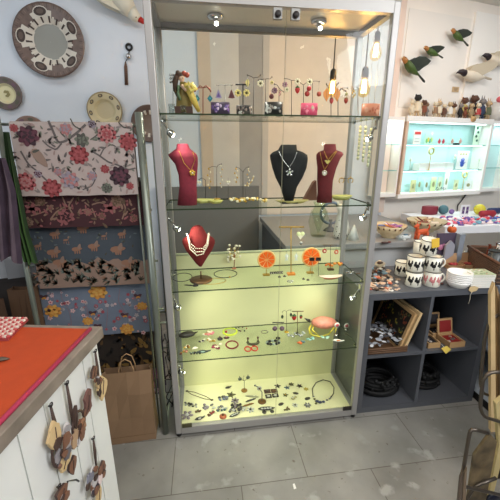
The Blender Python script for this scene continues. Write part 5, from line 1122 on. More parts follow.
mug(433, 0, TOP+.0855, 18, 'enamel mug with black roosters and big handle, upper one beside the bowl stack', y=mb1.y+.002, rz=-.1)
mug(415.5, 0, TOP+.0855, 18, 'enamel mug with black roosters, upper one of the stack nearer the shell pile', y=mb2.y+.004, rz=-.8, handle=False)
mug(401.5, 274.5, TOP, 18, 'enamel mug half hidden behind the stacked mugs', rz=-.6, handle=False)
mug(422, 266.8, TOP, 18, 'enamel mug standing behind the stack, only its rim showing', rz=2.9, handle=False, print_=None)
mug(418.5, 0, TOP+.0855, 17, 'plain enamel mug standing on the hidden mug at the back', y=at(422, 266.8, z=TOP).y, rz=2.9, handle=False, print_=None)
my = mb1.y+.012
t3 = mug(426, 0, TOP+.181, 18, 'enamel mug lying tilted on top of the whole mug stack', y=my, rz=-.5, tilt=.16, print_='bird', handle=False)
p = at(435.5, 243, y=my-.056); m = MB(off=p); m.prism([p+V((x, 0, z)) for x, z in ((-.024, .020), (.018, .026), (.026, -.022), (-.016, -.028))], (0, .002, 0), mat((222, 180, 62), .7)); m.tube([p+V((-.01, .001, .022)), p+V((-.012, .02, .036))], .0008, WHITE, 4)
tag(m.build('yellow_note'), 'yellow paper note stuck to the tilted topmost mug', 'note')
m = MB(); bw = at(457.5, 286, z=TOP); rr = .062
for k in range(6):
    o = MB(); z0 = .010*k; o.lathe([(rr*.66, z0), (rr*.72, z0+.002), (rr, z0+.030), (rr*1.0, z0+.034), (rr*.96, z0+.034), (rr*.66, z0+.006), (.001, z0+.006)], (0, 0, 0), mat((236, 234, 230), .25), 32)
    ob = o.build('white_bowl'); ob.location = (bw.x, bw.y-.0, TOP)
    tag(ob, ['lowest', 'second lowest', 'third from below', 'third from the top', 'second highest', 'topmost'][k]+' white bowl in the stack between mugs and book pile', 'bowl', 'stacked white bowls')
def lidbox(px, py, w_, d_, h_, label, heart):
    b = at(px, py, z=TOP); t = thing('card_box', label, 'box', b, -.12)
    K_ = mat((168, 132, 96), .7); m = MB(); m.bx(-w_/2, w_/2, 0, d_, 0, .004, K_)
    for a in (-1, 1): m.bx(a*w_/2-.002, a*w_/2+.002, 0, d_, 0, h_, K_)
    m.bx(-w_/2, w_/2, 0, .003, 0, h_, K_); m.bx(-w_/2, w_/2, d_-.003, d_, 0, h_, K_); m.build('box_body', t)
    m = MB(); m.prism([(-w_/2, d_, h_), (w_/2, d_, h_), (w_/2, d_+.01, h_+d_*.8), (-w_/2, d_+.01, h_+d_*.8)], (0, .003, 0), K_); m.build('lid', t)
    m = MB(); 
    for a in (-1, 1): m.ball((a*.011, d_*.5, h_), (.016, .018, .008), heart, 8)
    m.ball((0, d_*.28, h_), (.012, .012, .007), heart, 8); m.build('contents', t)
lidbox(456, 269.5, .085, .07, .025, 'open kraft card box with red contents behind the white bowls', mat((150, 46, 52), .5))
lidbox(471, 269, .075, .07, .025, 'open kraft card box with red contents behind the book pile', mat((130, 44, 40), .5))
bk = at(482, 288, z=TOP)
for k in range(6):
    rn = random.Random(k); o = MB(); o.bx(-.062, .062, 0, .09, .002, .0105, mat((226, 222, 212), .6)); c_ = mat((214, 212, 204), .5) if k < 5 else mat((166, 176, 140), .5, var=.2, scale=60)
    o.bx(-.064, .064, -.001, .092, 0, .002, c_); o.bx(-.064, .064, -.001, .092, .0105, .0125, c_)
    if k == 5:
        for _ in range(14): o.ball((rn.uniform(-.05, .05), rn.uniform(.01, .08), .0125), (rn.uniform(.004, .010), .006, .0008), rn.choice([mat((90, 110, 70), .5), mat((176, 96, 80), .5), WHITE]), 6)
    ob = o.build('small_book'); ob.location = (bk.x+rn.uniform(-.003, .003), bk.y, TOP+.0127*k); ob.rotation_euler = (0, 0, -.1+rn.uniform(-.03, .03))
    tag(ob, 'small white book with a green flowered cover, topmost of the pile' if k == 5 else ['lowest', 'second lowest', 'third from below', 'fourth from below', 'fifth from below'][k]+' small white book in the pile under the flowered one', 'book', 'pile of small white books')
e = at(473.5, 289, y=.022); t = thing('kraft_tag', 'kraft paper tag with dangling string over the edge of the cube shelf', 'tag', e)
m = MB(); m.prism([(-.022, 0, .012), (.004, 0, .016), (.030, 0, .006), (.022, 0, -.010), (-.008, 0, -.020), (-.026, 0, -.006)], (0, .003, 0), mat((206, 178, 132), .7)); m.build('card', t)
m = MB(); m.tube([(-.004, 0, -.014), (-.012, 0, -.035), (-.008, 0, -.06), (-.014, 0, -.085)], .0013, mat((210, 200, 176), .8), 5); m.build('string', t)
p = at(441.5, 284.5, z=TOP); m = MB(off=p); m.ball(p+V((0, 0, .005)), (.011, .008, .005), mat((90, 50, 46), .5), 8); m.ball(p+V((.008, 0, .004)), (.006, .006, .004), DARK, 6); tag(m.build('pebble_charm'), 'small dark red pebble charm lying between mugs and white bowls', 'charm')
# shell and ceramic charms heaped beside the mugs
CC = [mat((226, 220, 208), .4), mat((196, 170, 150), .5), mat((120, 150, 166), .4), mat((206, 110, 80), .45), mat((70, 56, 46), .5), mat((170, 150, 130), .5), mat((226, 190, 160), .45)]
rn = random.Random(21); n = 0
for k in range(80):
    px, py = rn.uniform(370, 399), rn.uniform(268, 291)
    if py < 279 and px > 392: continue
    lay = 0
    if 372 < px < 386 and py < 280: lay = rn.choice([.0, .012, .024])
    g = at(px, py, z=TOP+lay); 
    if not (g.x > 1.02 and .034 < g.y < .40): continue
    c = CC[rn.randrange(len(CC))]; s_ = rn.uniform(.010, .019); m = MB(off=(g.x, g.y, TOP+lay)); kd = rn.randrange(3); g = V((g.x, g.y, TOP+lay))
    rt = Matrix.Rotation(rn.uniform(0, 3), 3, 'Z')
    if kd == 0: m.prism([g+rt @ V((s_*x, s_*y, .001)) for x, y in ((-1, -.6), (0, -.9), (1, -.5), (.7, .6), (0, 1), (-.8, .5))], (0, 0, .005), c)
    elif kd == 1: m.ball(g+V((0, 0, s_*.45)), (s_, s_*.7, s_*.45), c, 7, rot=rt); m.ball(g+rt @ V((s_*.7, 0, s_*.4)), s_*.4, CC[rn.randrange(7)], 6)
    else: m.lathe([(s_*.9, 0), (s_, .003), (s_*.4, .006)], g, c, 9); m.ball(g+V((0, 0, .006)), (s_*.4, s_*.4, .002), CC[rn.randrange(7)], 6)
    nmc = ['white', 'tan', 'grey blue', 'coral', 'dark brown', 'taupe', 'peach'][CC.index(c)]; tag(m.build('ceramic_charm'), '%s ceramic %s charm heaped on the cube shelf by the cabinet' % (nmc, ['leaf shaped', 'oval', 'round'][kd]), 'charm', '%s %s charms in the heap' % (nmc, ['leaf', 'oval', 'round'][kd]))
p = at(379, 269, z=TOP); m = MB(off=p)
m.loft([(p+V((-.03, 0, .03)), .004, .004, YA, ZA), (p+V((-.022, 0, .032)), .015, .016, YA, ZA), (p+V((0, 0, .03)), .024, .028, YA, ZA), (p+V((.02, 0, .028)), .02, .020, YA, ZA), (p+V((.036, 0, .034)), .006, .006, YA, ZA)], mat((206, 190, 160), .5, var=.2, scale=70), 12); m.ball(p+V((-.005, -.012, .045)), (.022, .012, .010), mat((70, 52, 40), .5), 8); m.ball(p+V((.018, -.012, .022)), .012, WHITE, 8)
tag(m.build('bird_figurine'), 'cream and brown ceramic bird sitting behind the charm heap', 'figurine')

# on the bench behind: bowls, animals, boards
BZ = .90
def bowl(px, py, rpx, h, c, c2, label, tri=True, rough=0):
    b = at(px, py, z=BZ); r = abs(at(px+rpx, py, z=BZ).x-b.x)
    m = MB(off=b); m.lathe([(r*.42, 0), (r*.40, .006), (r*.70, h*.38), (r, h), (r*.955, h), (r*.66, h*.42), (r*.30, .012), (.001, .012)], b, c, 36)
    if tri:
        for k in range(18):
            a = 2*PI*k/18; d = V((math.cos(a), math.sin(a), 0)); tn = V((-math.sin(a), math.cos(a), 0))
            P_ = [b+d*(r*.905)+tn*(r*.055)+V((0, 0, h*.74)), b+d*(r*.905)-tn*(r*.055)+V((0, 0, h*.74)), b+d*(r*.99)+V((0, 0, h*.95))]; m.prism(P_, d*.004, c2)
    return tag(m.build('ceramic_bowl'), label, 'bowl'), b, r
o1, b1, r1 = bowl(388.5, 237, 16, .085, mat((196, 176, 140), .5, var=.08, scale=40), mat((96, 70, 48), .6), 'wide tan bowl pierced with a row of triangles near the cabinet post')
o2, b2, r2 = bowl(425, 231, 18.5, .082, mat((186, 172, 140), .5, var=.08, scale=40), mat((96, 70, 48), .6), 'wide tan bowl full of trinkets behind the orange animal')
rn = random.Random(31)
cols = [mat((196, 160, 190), .5), mat((150, 90, 150), .5), mat((222, 150, 60), .5), mat((230, 230, 236), .4), mat((110, 120, 160), .5), mat((190, 110, 120), .5)]
for b, r, cs, lb in ((b1, r1, cols, 'coloured ribbon piece piled in the pierced tan bowl'), (b2, r2, [mat((200, 176, 140), .5), mat((120, 60, 50), .5), mat((226, 210, 190), .5), mat((150, 120, 90), .5)], 'wooden trinket piled in the bowl behind the orange animal')):
    for k in range(12):
        a = rn.uniform(0, 2*PI); q2 = rn.uniform(0, r*.6); c = V((b.x+q2*math.cos(a), b.y+q2*math.sin(a), BZ+.070+rn.uniform(0, .016))); m = MB(off=c); dr = V((rn.uniform(-1, 1), rn.uniform(-.6, .6), rn.uniform(-.1, .35))).normalized()*rn.uniform(.03, .05)
        m.loft([(c-dr, .003, .003, YA, ZA), (c-dr*.6, .010, .007, YA, ZA), (c+dr*.6, .010, .006, YA, ZA), (c+dr, .003, .003, YA, ZA)], cs[k % len(cs)], 8)
        tag(m.build('trinket'), lb, 'trinket', 'trinkets in the bowl' if cs is not cols else 'ribbon pieces in the bowl')
TC = mat((196, 84, 44), .55, var=.1, scale=50)
p = at(421, 239, z=BZ); t = thing('terracotta_animal', 'small orange terracotta animal standing on the grey bench beside the mugs', 'figurine', p, .15)
m = MB(); m.loft([((-.048, 0, .055), .004, .006, YA, ZA), ((-.042, 0, .052), .016, .018, YA, ZA), ((-.015, 0, .048), .018, .019, YA, ZA), ((.02, 0, .048), .018, .020, YA, ZA), ((.040, 0, .050), .013, .016, YA, ZA), ((.046, 0, .052), .004, .005, YA, ZA)], TC, 12)
for x in (-.034, .034):
    for y in (-.012, .012): m.tube([(x, y, .045), (x*1.05, y, .02), (x*1.08, y, 0)], [.010, .008, .009], TC, 8)
m.tube([(-.036, 0, .055), (-.042, 0, .078), (-.046, 0, .088)], [.013, .011, .010], TC, 8); m.loft([((-.030, 0, .090), .006, .006, YA, ZA), ((-.042, 0, .092), .013, .013, YA, ZA), ((-.062, 0, .086), .008, .008, YA, ZA), ((-.068, 0, .085), .003, .003, YA, ZA)], TC, 10); m.tube([(.044, 0, .055), (.056, 0, .075), (.050, 0, .092)], [.006, .005, .004], TC, 7); m.build('body', t)
m = MB()
for s_ in (-1, 1): m.loft([((-.036, s_*.010, .100), .004, .004, XA, YA), ((-.034, s_*.014, .118), .001, .001, XA, YA)], TC, 6)
m.build('ear', t)
p = at(404, 240, z=BZ); m = MB(off=p); m.loft([(p+V((-.035, 0, .02)), .002, .008, YA, ZA), (p+V((-.02, 0, .02)), .010, .012, YA, ZA), (p+V((.008, 0, .022)), .014, .017, YA, ZA), (p+V((.028, 0, .018)), .008, .008, YA, ZA), (p+V((.045, 0, .022)), .003, .016, YA, ZA)], mat((200, 206, 206), .35), 12); m.ball(p+V((-.018, -.010, .024)), .003, BLACK, 6); m.ball(p+V((.005, -.004, .036)), (.018, .008, .006), mat((80, 110, 130), .4), 8); m.tube([p+V((0, 0, 0)), p+V((0, 0, .012))], .01, WHITE, 8)
tag(m.build('fish_figurine'), 'white and blue ceramic fish between the pierced bowl and the orange animal', 'figurine')
p = at(385, 243, z=BZ); m = MB(off=p); m.lathe([(.016, 0), (.014, .006), (.001, .009)], p, mat((60, 40, 40), .5), 12, sx=1.6); m.ball(p+V((.03, 0, .005)), (.012, .008, .005), mat((110, 50, 44), .5), 8); tag(m.build('dark_pebble'), 'dark brown pebble pair at the front edge of the grey bench', 'pebble')
p = at(429, 236, z=BZ)
# upright boards and post
def board(px, py, w_, h_, y, c, label, roof=.0, name='house_shaped_board', extra=None, rz=0):
    q2 = at(px, py, y=y); b = V((q2.x, y, BZ if y > .44 else TOP)); m = MB(off=b); P_ = [b+V((-w_/2, 0, 0)), b+V((w_/2, 0, 0)), b+V((w_/2, 0, h_-roof)), b+V((0, 0, h_)), b+V((-w_/2, 0, h_-roof))]
    m.prism(P_, (0, .014, 0), c)
    if extra: extra(m, b)
    o = m.build(name); return tag(o, label, 'board')
def exb(m, b):
    for x, z, r, c in ((-.035, .115, .020, mat((176, 110, 140), .5)), (-.015, .125, .016, mat((150, 90, 120), .5)), (.038, .115, .022, mat((120, 150, 170), .5)), (.02, .095, .018, mat((130, 130, 146), .5))): m.ball(b+V((x, -.004, z)), (r, .006, r), c, 10)
board(444, 255, .13, .205, .415, mat((78, 66, 84), .6), 'dark plum board decorated with pink and blue round blossoms behind the mugs', .0, extra=exb)
board(448.5, 258, .062, .165, .385, mat((150, 150, 160), .6), 'pale grey house shaped board leaning behind the bowls', .03)
m = MB(off=(at(458, 250, y=.40).x, .40, TOP)); xx = at(458, 250, y=.40).x; m.bx(xx-.018, xx+.018, .38, .42, TOP, at(458, 234, y=.40).z, mat((130, 136, 146), .5)); tag(m.build('grey_post'), 'short grey wooden post standing at the end of the grey bench', 'post')
p = at(464, 262, z=TOP); m = MB(off=p); m.lathe([(.018, 0), (.020, .01), (.020, .045), (.010, .055), (.010, .07), (.013, .072)], p, mat((228, 228, 232), .3), 16); m.ball(p+V((0, -.017, .03)), (.010, .004, .010), BLACK, 8); tag(m.build('spice_jar'), 'small white jar with a dark label beside the grey post', 'jar')
p = at(457, 233, y=.46); 
# pumpkin, enamel pots, statuettes, basket at right
p = V((at(451, 235, y=.62).x, .62, BZ)); m = MB(off=p)
for k in range(8): m.ball(p+V((.014*math.cos(k*PI/4), .014*math.sin(k*PI/4), .022)), (.016, .016, .022), mat((216, 96, 40), .5), 8)
m.tube([p+V((0, 0, .04)), p+V((.004, 0, .056))], .004, mat((90, 80, 50), .6), 6); tag(m.build('orange_pumpkin'), 'little orange pumpkin on the end of the grey bench before the white table', 'pumpkin')
bA = at(465, 264, z=TOP); bB = at(500, 288, z=TOP); BR = math.atan2(bB.y-bA.y, bB.x-bA.x)
t = thing('wicker_basket', 'brown wicker basket on the shelf corner behind the book pile', 'basket', bA, BR)
BM = lambda x, y, z=TOP+.012: V((bA.x+x*math.cos(BR)-y*math.sin(BR), bA.y+x*math.sin(BR)+y*math.cos(BR), z))
def wick():
    m_, t_, b_ = nt('wicker'); N = t_.nodes; L = t_.links; tc = N.new('ShaderNodeTexCoord'); wv = N.new('ShaderNodeTexBrick'); wv.inputs['Scale'].default_value = 1; wv.inputs['Brick Width'].default_value = .03; wv.inputs['Row Height'].default_value = .011; wv.inputs['Mortar Size'].default_value = .0016
    wv.inputs['Color1'].default_value = (.19, .10, .055, 1); wv.inputs['Color2'].default_value = (.13, .07, .04, 1); wv.inputs['Mortar'].default_value = (.03, .018, .012, 1)
    mp = N.new('ShaderNodeMapping'); mp.inputs['Rotation'].default_value = (PI/2, 0, 0); L.new(tc.outputs['Object'], mp.inputs['Vector']); L.new(mp.outputs[0], wv.inputs['Vector']); L.new(wv.outputs['Color'], b_.inputs['Base Color'])
    bp = N.new('ShaderNodeBump'); bp.inputs['Strength'].default_value = .8; bp.inputs['Distance'].default_value = .004; L.new(wv.outputs['Fac'], bp.inputs['Height']); bp.invert = True; L.new(bp.outputs[0], b_.inputs['Normal']); b_.inputs['Roughness'].default_value = .6; return m_
WK = wick()
m = MB(); BL, BD, BH = .36, .20, .12
for (x0, x1, y0, y1) in ((0, BL, 0, .012), (0, BL, BD-.012, BD), (0, .012, .012, BD-.012), (BL-.012, BL, .012, BD-.012)): m.bx(x0, x1, y0, y1, 0, BH, WK)
m.bx(.012, BL-.012, .012, BD-.012, 0, .010, WK); m.build('basket_body', t)
m = MB(); m.tube([(0, 0, BH), (BL, 0, BH), (BL, BD, BH), (0, BD, BH)], .009, mat((92, 58, 36), .6, bump=.4, scale=90), 8, True); m.build('rim', t)
for x_, y_, H, rr, c, lab, nm in ((.145, .13, .165, .040, mat((216, 216, 214), .25), 'white enamel pot with a dark rim standing in the wicker basket', 'enamel_pot'), (.20, .055, .14, .036, mat((60, 66, 66), .35), 'dark green pot at the picture edge in the wicker basket', 'dark_pot')):
    b = BM(x_, y_); m = MB(off=b); m.lathe([(rr*.9, 0), (rr, .01), (rr, H), (rr*.93, H), (rr*.9, .01), (.001, .01)], b, c, 22); m.torus(b+V((0, 0, H)), rr, .003, BLACK); m.torus(b+V((-rr, 0, H*.8)), .014, .003, BLACK, XA, ZA); tag(m.build(nm), lab, 'pot')
for x_, y_, H, lab, c in ((.045, .10, .150, 'rusty red wooden bird upright in the wicker basket, nearer the mugs', mat((120, 56, 36), .5)), (.075, .125, .17, 'taller rusty brown wooden bird upright in the wicker basket', mat((130, 76, 52), .5))):
    b = BM(x_, y_); m = MB(off=b); m.loft([(b, .010, .010, XA, YA), (b+V((0, 0, H*.5)), .013, .011, XA, YA), (b+V((.004, 0, H*.8)), .009, .008, XA, YA), (b+V((-.002, 0, H*.92)), .009, .008, XA, YA), (b+V((-.018, 0, H*.93)), .002, .002, XA, YA)], c, 10); tag(m.build('wooden_bird'), lab, 'figurine')

# white table trinkets
TZ = .90
rn = random.Random(44); TCOL = [mat((222, 90, 120), .4), mat((240, 238, 240), .4), mat((70, 90, 170), .4), mat((220, 140, 160), .4), mat((120, 170, 190), .4), mat((200, 60, 70), .4), mat((110, 80, 150), .4), mat((240, 220, 220), .4)]
for k in range(110):
    px, py = rn.uniform(441, 502), rn.uniform(218.5, 225.5); g = at(px, py, z=TZ)
    if not (g.x > 2.0 and .82 < g.y < 1.36): continue
    s_ = rn.uniform(.015, .028); m = MB(off=g); c = TCOL[rn.randrange(8)]; kd = rn.randrange(3)
    if kd == 0: m.ball(g+V((0, 0, s_*.6)), (s_, s_*.8, s_*.6), c, 7)
    elif kd == 1: m.lathe([(s_, 0), (s_, s_*.5), (s_*.5, s_*.8)], g, c, 9); m.ball(g+V((0, 0, s_*.8)), s_*.35, TCOL[rn.randrange(8)], 6)
    else:
        for j in range(5): m.ball(g+V((s_*.6*math.cos(j*1.26), s_*.6*math.sin(j*1.26), s_*.4)), s_*.45, c, 6)
        m.ball(g+V((0, 0, s_*.6)), s_*.4, WHITE, 6)
    cn = ['pink', 'white', 'blue', 'rose', 'pale blue', 'red', 'purple', 'cream'][TCOL.index(c)]; kn = ['pebble shaped', 'round domed', 'flower shaped'][kd]; tag(m.build('hair_trinket'), 'small %s %s hair trinket among many on the white table' % (cn, kn), 'trinket', '%s %s trinkets on the table' % (cn, kn))
def back_item(px, w_, h_, c, label, kind='box', name='fabric_pouch', y=1.28, c2=None, cat='pouch'):
    g = V((at(px, 215, y=y).x, y, TZ)); m = MB(off=g)
    if kind == 'ball': m.ball(g+V((0, 0, h_/2)), h_/2, c, 14)
    elif kind == 'drum': m.lathe([(w_*.45, 0), (w_*.5, .004), (w_*.5, h_), (w_*.45, h_+.004), (.001, h_+.004)], g, c, 20, sy=.6)
    elif kind == 'roll': m.loft([(g+V((-w_/2, 0, h_/2)), h_*.3, h_*.35, YA, ZA), (g+V((-w_*.4, 0, h_/2)), h_*.5, h_*.5, YA, ZA), (g+V((w_*.4, 0, h_/2)), h_*.5, h_*.5, YA, ZA), (g+V((w_/2, 0, h_/2)), h_*.3, h_*.35, YA, ZA)], c, 12)
    if c2: m.ball(g+V((0, -h_*.3, h_*.6)), h_*.3, c2, 8)
    return tag(m.build(name), label, cat)
back_item(429, .15, .07, mat((120, 36, 50), .6), 'maroon round box at the back of the white table beside the teal ball', 'drum', 'round_box', cat='box', y=1.30)
back_item(442.5, .08, .085, mat((70, 110, 120), .5), 'teal ball next to the maroon round box', 'ball', 'teal_ball', cat='ball')
back_item(451, .06, .045, mat((130, 100, 160), .5), 'small lilac ball between the teal ball and the white card', 'ball', 'lilac_ball', cat='ball')
back_item(478.5, .08, .095, mat((206, 196, 60), .5), 'yellow ball on the white table beside the red rolled pouch', 'ball', 'yellow_ball', cat='ball', y=1.22)
back_item(487, .14, .06, mat((150, 36, 50), .6), 'dark red rolled pouch under the navy one on the white table', 'roll', y=1.10)
back_item(493, .12, .055, mat((40, 50, 90), .6), 'navy blue rolled pouch at the back of the white table', 'roll', y=1.24)
m = MB(); g = V((at(463.8, 218, y=1.18).x, 1.18, TZ)); t = thing('display_card', 'white display card with two purple dotted strips on the white table', 'card', g, .1)
w2 = .046; hh = at(463.8, 205, y=1.18).z-TZ; m.bx(-w2, w2, 0, .006, 0, hh, mat((236, 236, 240), .5)); m.bx(-w2*.6, w2*.6, 0, .05, 0, .004, WHITE); m.build('card_panel', t)
m = MB()
for s_ in (-1, 1):
    m.bx(s_*w2*.45-.013, s_*w2*.45+.013, -.002, 0, hh*.2, hh*.85, mat((130, 126, 140), .5))
    for k in range(2): m.ball((s_*w2*.45, -.003, hh*(.36+.34*k)), (.009, .002, .012), mat((80, 40, 110), .5), 8)
m.build('print', t)
g = wpt(462, 200, .01); m = MB(off=g); e2 = at(459, 205, y=1.35); m.tube([wpt(467, 193, .012), g, wpt(458, 205, .012), wpt(456.5, 214, .012)], .006, BLACK, 6); tag(m.build('power_cable'), 'short black cable on the wall below the lit wall cabinet', 'cable')

# figurines along the top of the wall cabinet
def figurine(px, hpx, body, head, ears, extra, label):
    hpx *= 1.32; base = wq(px, 116, .07); b = V((base.x, base.y, zb+Hh+.0005)); s_ = (at(px, 116-hpx, y=base.y).z-at(px, 116, y=base.y).z)
    t = thing('toy_figure', label, 'figurine', b, A12)
    m = MB(); H = s_; m.loft([((0, 0, .20*H), .12*H, .10*H, XA, YA), ((0, 0, .30*H), .20*H, .15*H, XA, YA), ((0, 0, .50*H), .18*H, .15*H, XA, YA), ((0, 0, .66*H), .12*H, .11*H, XA, YA), ((0, 0, .72*H), .06*H, .06*H, XA, YA), ((0, -.01*H, .78*H), .12*H, .12*H, XA, YA), ((0, -.01*H, .87*H), .13*H, .13*H, XA, YA), ((0, 0, .97*H), .06*H, .06*H, XA, YA)], body, 12)
    for s2 in (-1, 1): m.tube([(s2*.08*H, 0, .36*H), (s2*.10*H, -.01, .16*H), (s2*.11*H, -.02*H, .0)], [.07*H, .055*H, .06*H], body, 8); m.tube([(s2*.11*H, 0, .60*H), (s2*.20*H, -.04*H, .48*H), (s2*.20*H, -.08*H, .38*H)], [.05*H, .042*H, .04*H], body, 8)
    m.build('body', t)
    m = MB(); m.ball((0, -.02*H, .85*H), (.175*H, .16*H, .15*H), head, 12); m.ball((0, -.17*H, .82*H), (.07*H, .07*H, .06*H), head, 8)
    for s2 in (-1, 1): m.ball((s2*.05*H, -.165*H, .88*H), .018*H, BLACK, 5)
    m.ball((0, -.235*H, .83*H), .02*H, BLACK, 5); hd = m.build('head', t)
    for s2 in (-1, 1):
        m = MB()
        if ears == 'round': m.ball((s2*.12*H, 0, .97*H), (.05*H, .03*H, .05*H), head, 8)
        else: m.loft([((s2*.07*H, 0, .94*H), .035*H, .02*H, XA, YA), ((s2*.08*H, 0, 1.06*H), .03*H, .018*H, XA, YA), ((s2*.09*H, 0, 1.16*H), .006*H, .006*H, XA, YA)], head, 8)
        m.build('ear', hd)
    if extra is not None:
        m = MB(); m.loft([((0, -.005, .26*H), .215*H, .165*H, XA, YA), ((0, -.005, .52*H), .195*H, .16*H, XA, YA), ((0, -.005, .66*H), .13*H, .12*H, XA, YA)], extra, 12, cap=False); m.build('garment', t)
    return t
TAN = mat((196, 170, 134), .7); TND = mat((140, 110, 84), .7); DBR = mat((92, 62, 48), .7); CRM = mat((222, 208, 182), .7); BLK = mat((34, 32, 34), .7); GRY = mat((130, 124, 122), .7); NAV = mat((50, 60, 84), .7); OBR = mat((120, 66, 44), .7)
for a in ((411.0, 13, CRM, CRM, 'round', None, 'pale cream toy bear, first in the row on top of the wall cabinet'), (415.5, 17, TAN, BLK, 'round', CRM, 'tan toy figure with a black head, second in the row on the wall cabinet'), (422.5, 13, TND, DBR, 'round', OBR, 'crouching brown toy figure in a rust jacket in the cabinet top row'), (429, 12, GRY, TND, 'round', None, 'grey brown toy figure behind the straw coloured one'),
          (419, 11, CRM, TAN, 'long', None, 'cream long eared toy figure beside the rust jacketed one'), (434, 12, CRM, CRM, 'round', TND, 'cream toy figure in a light brown coat beside the straw coloured one'), (452.5, 11.5, TAN, DBR, 'long', None, 'tan toy figure with dark ears past the aproned one'), (470, 12, TAN, TAN, 'round', mat((150, 130, 100), .7), 'tan toy figure in a fawn coat beside the olive coated bear'), (443, 11, TND, CRM, 'round', DBR, 'small toy figure in a dark brown coat just before the aproned one'), (437.5, 13, TAN, TAN, 'long', CRM, 'straw coloured long eared toy figure leaning to one side'), (448.5, 12.5, CRM, TAN, 'round', mat((226, 222, 214), .7), 'tan toy figure in a white apron near the middle of the row'), (456, 11, BLK, GRY, 'long', None, 'black and grey toy figure beside the red brown bear'), (461, 9, OBR, OBR, 'round', None, 'small red brown toy bear, shortest in the row'),
          (466.5, 17, TAN, DBR, 'round', mat((176, 160, 96), .7), 'toy bear in an olive yellow coat behind the santa red one'), (473.3, 12, CRM, CRM, 'round', mat((170, 60, 60), .7), 'white toy figure in a red jacket in front of the tallest bear'), (475.8, 19, DBR, DBR, 'round', BLK, 'dark brown toy bear, tallest in the row'), (480, 16, NAV, GRY, 'long', NAV, 'slim toy figure in a navy blue coat'), (486.5, 14.5, TAN, TAN, 'long', mat((90, 96, 70), .7), 'tan long eared toy figure in green, last but one in the row')):
    f_ = figurine(*a)
    if a[0] in (466.5, 475.8, 429): f_.location = f_.location+(-WN)*.045+V((0, 0, 0))
    elif a[0] in (461, 473.3, 456): f_.location = f_.location+WN*.035
g = wq(494.5, 118, .07); b = V((g.x, g.y, zb+Hh-.008)); m = MB(off=b); m.lathe([(.05, 0), (.07, .02), (.10, .10), (.06, .15), (.03, .17)], b, mat((206, 202, 196), .4), 24); m.ball(b+V((-.01, -.03, .19)), .028, mat((214, 100, 110), .5), 10)
tag(m.build('domed_vase'), 'pale grey vase with a pink bloom past the last toy figure', 'vase')
# kraft disc tag on the wall cabinet's frame
g = wq(473.5, 119, -.0025); m = MB(off=g); m.lathe([(.034, -.002), (.034, .002)], g, mat((196, 160, 112), .7), 20, sy=.75, rot=Matrix.Rotation(A12, 3, 'Z') @ Matrix.Rotation(PI/2, 3, 'X')); m.box(g+WN*.003, (.03, .001, .004), mat((140, 100, 70), .7), rot=Matrix.Rotation(A12, 3, 'Z')); tag(m.build('round_tag'), 'round kraft tag stuck on the top frame of the lit wall cabinet', 'tag')
# contents of the wall cabinet
def wl(px, py, dep=.08):
    """point inside the wall cabinet, dep behind its front"""
    return onplane(px, py, p0+WN*(.16-dep), WN)
def wbase(k): return zb+(.04 if k == 0 else Hh*(.345 if k == 1 else .67))
def wcard(px, ptop, k, wpx, col, label, deco=None, name='printed_card', cat='card', dep=.08, th=.006):
    a = wl(px-wpx/2, ptop, dep); c = wl(px+wpx/2, ptop, dep); ww = (c-a).length; zz = wbase(k); H = max(.03, (a.z+c.z)/2-zz); mid = (a+c)/2; t = V((mid.x, mid.y, zz))
    m = MB(); m.bx(-ww/2, ww/2, 0, th, 0, H, col)
    if deco: deco(m, ww, H)
    o = m.build(name); o.location = t; o.rotation_euler = (0, 0, A12); return tag(o, label, cat)
def dRed(m, w_, H): m.bx(-w_*.4, w_*.4, -.002, 0, H*.72, H*.92, mat((200, 60, 56), .5)); m.bx(-w_*.3, w_*.3, -.002, 0, H*.2, H*.25, mat((176, 176, 176), .5)); m.bx(-w_*.3, w_*.3, -.002, 0, H*.4, H*.44, mat((176, 176, 176), .5))
def dGreen(m, w_, H):
    for k in range(4): m.ball((-w_*.25+w_*.17*k, -.001, H*(.35+.1*(k % 2))), (w_*.14, .002, w_*.2), mat([(120, 180, 110), (220, 190, 80), (90, 160, 150), (170, 200, 120)][k], .5), 7)
    m.prism([(w_*.1, -.002, H*1.0), (w_*.25, -.002, H*.8), (w_*.4, -.002, H*1.05), (w_*.25, -.002, H*1.15)], (0, .003, 0), WHITE)
def dHand(m, w_, H):
    bl_ = mat((60, 90, 190), .5); m.ball((0, -.001, H*.26), (w_*.17, .002, H*.13), bl_, 10)
    for a_, l_ in ((-.95, .20), (-.4, .30), (0, .33), (.4, .30), (1.15, .22)): m.tube([(w_*.10*math.sin(a_), -.001, H*.30), (w_*.10*math.sin(a_)+H*l_*math.sin(a_)*.7, -.001, H*(.30+l_*math.cos(a_)))], [.007, .004], bl_, 6)
    for k in range(3): m.ball((-w_*.25+w_*.25*k, -.001, H*.84), (w_*.09, .002, H*.05), mat((200, 190, 120), .5), 6)
wcard(418.3, 130.5, 2, 7.5, mat((236, 232, 230), .5), 'white card with a red heading on the top shelf of the lit cabinet', dRed)
wcard(430, 133.5, 2, 9, mat((190, 226, 214), .5), 'pale card with green and yellow figures and a white star', dGreen)
wcard(464.2, 151, 1, 11, mat((236, 236, 238), .5), 'white card showing a blue hand print with dots above', dHand)
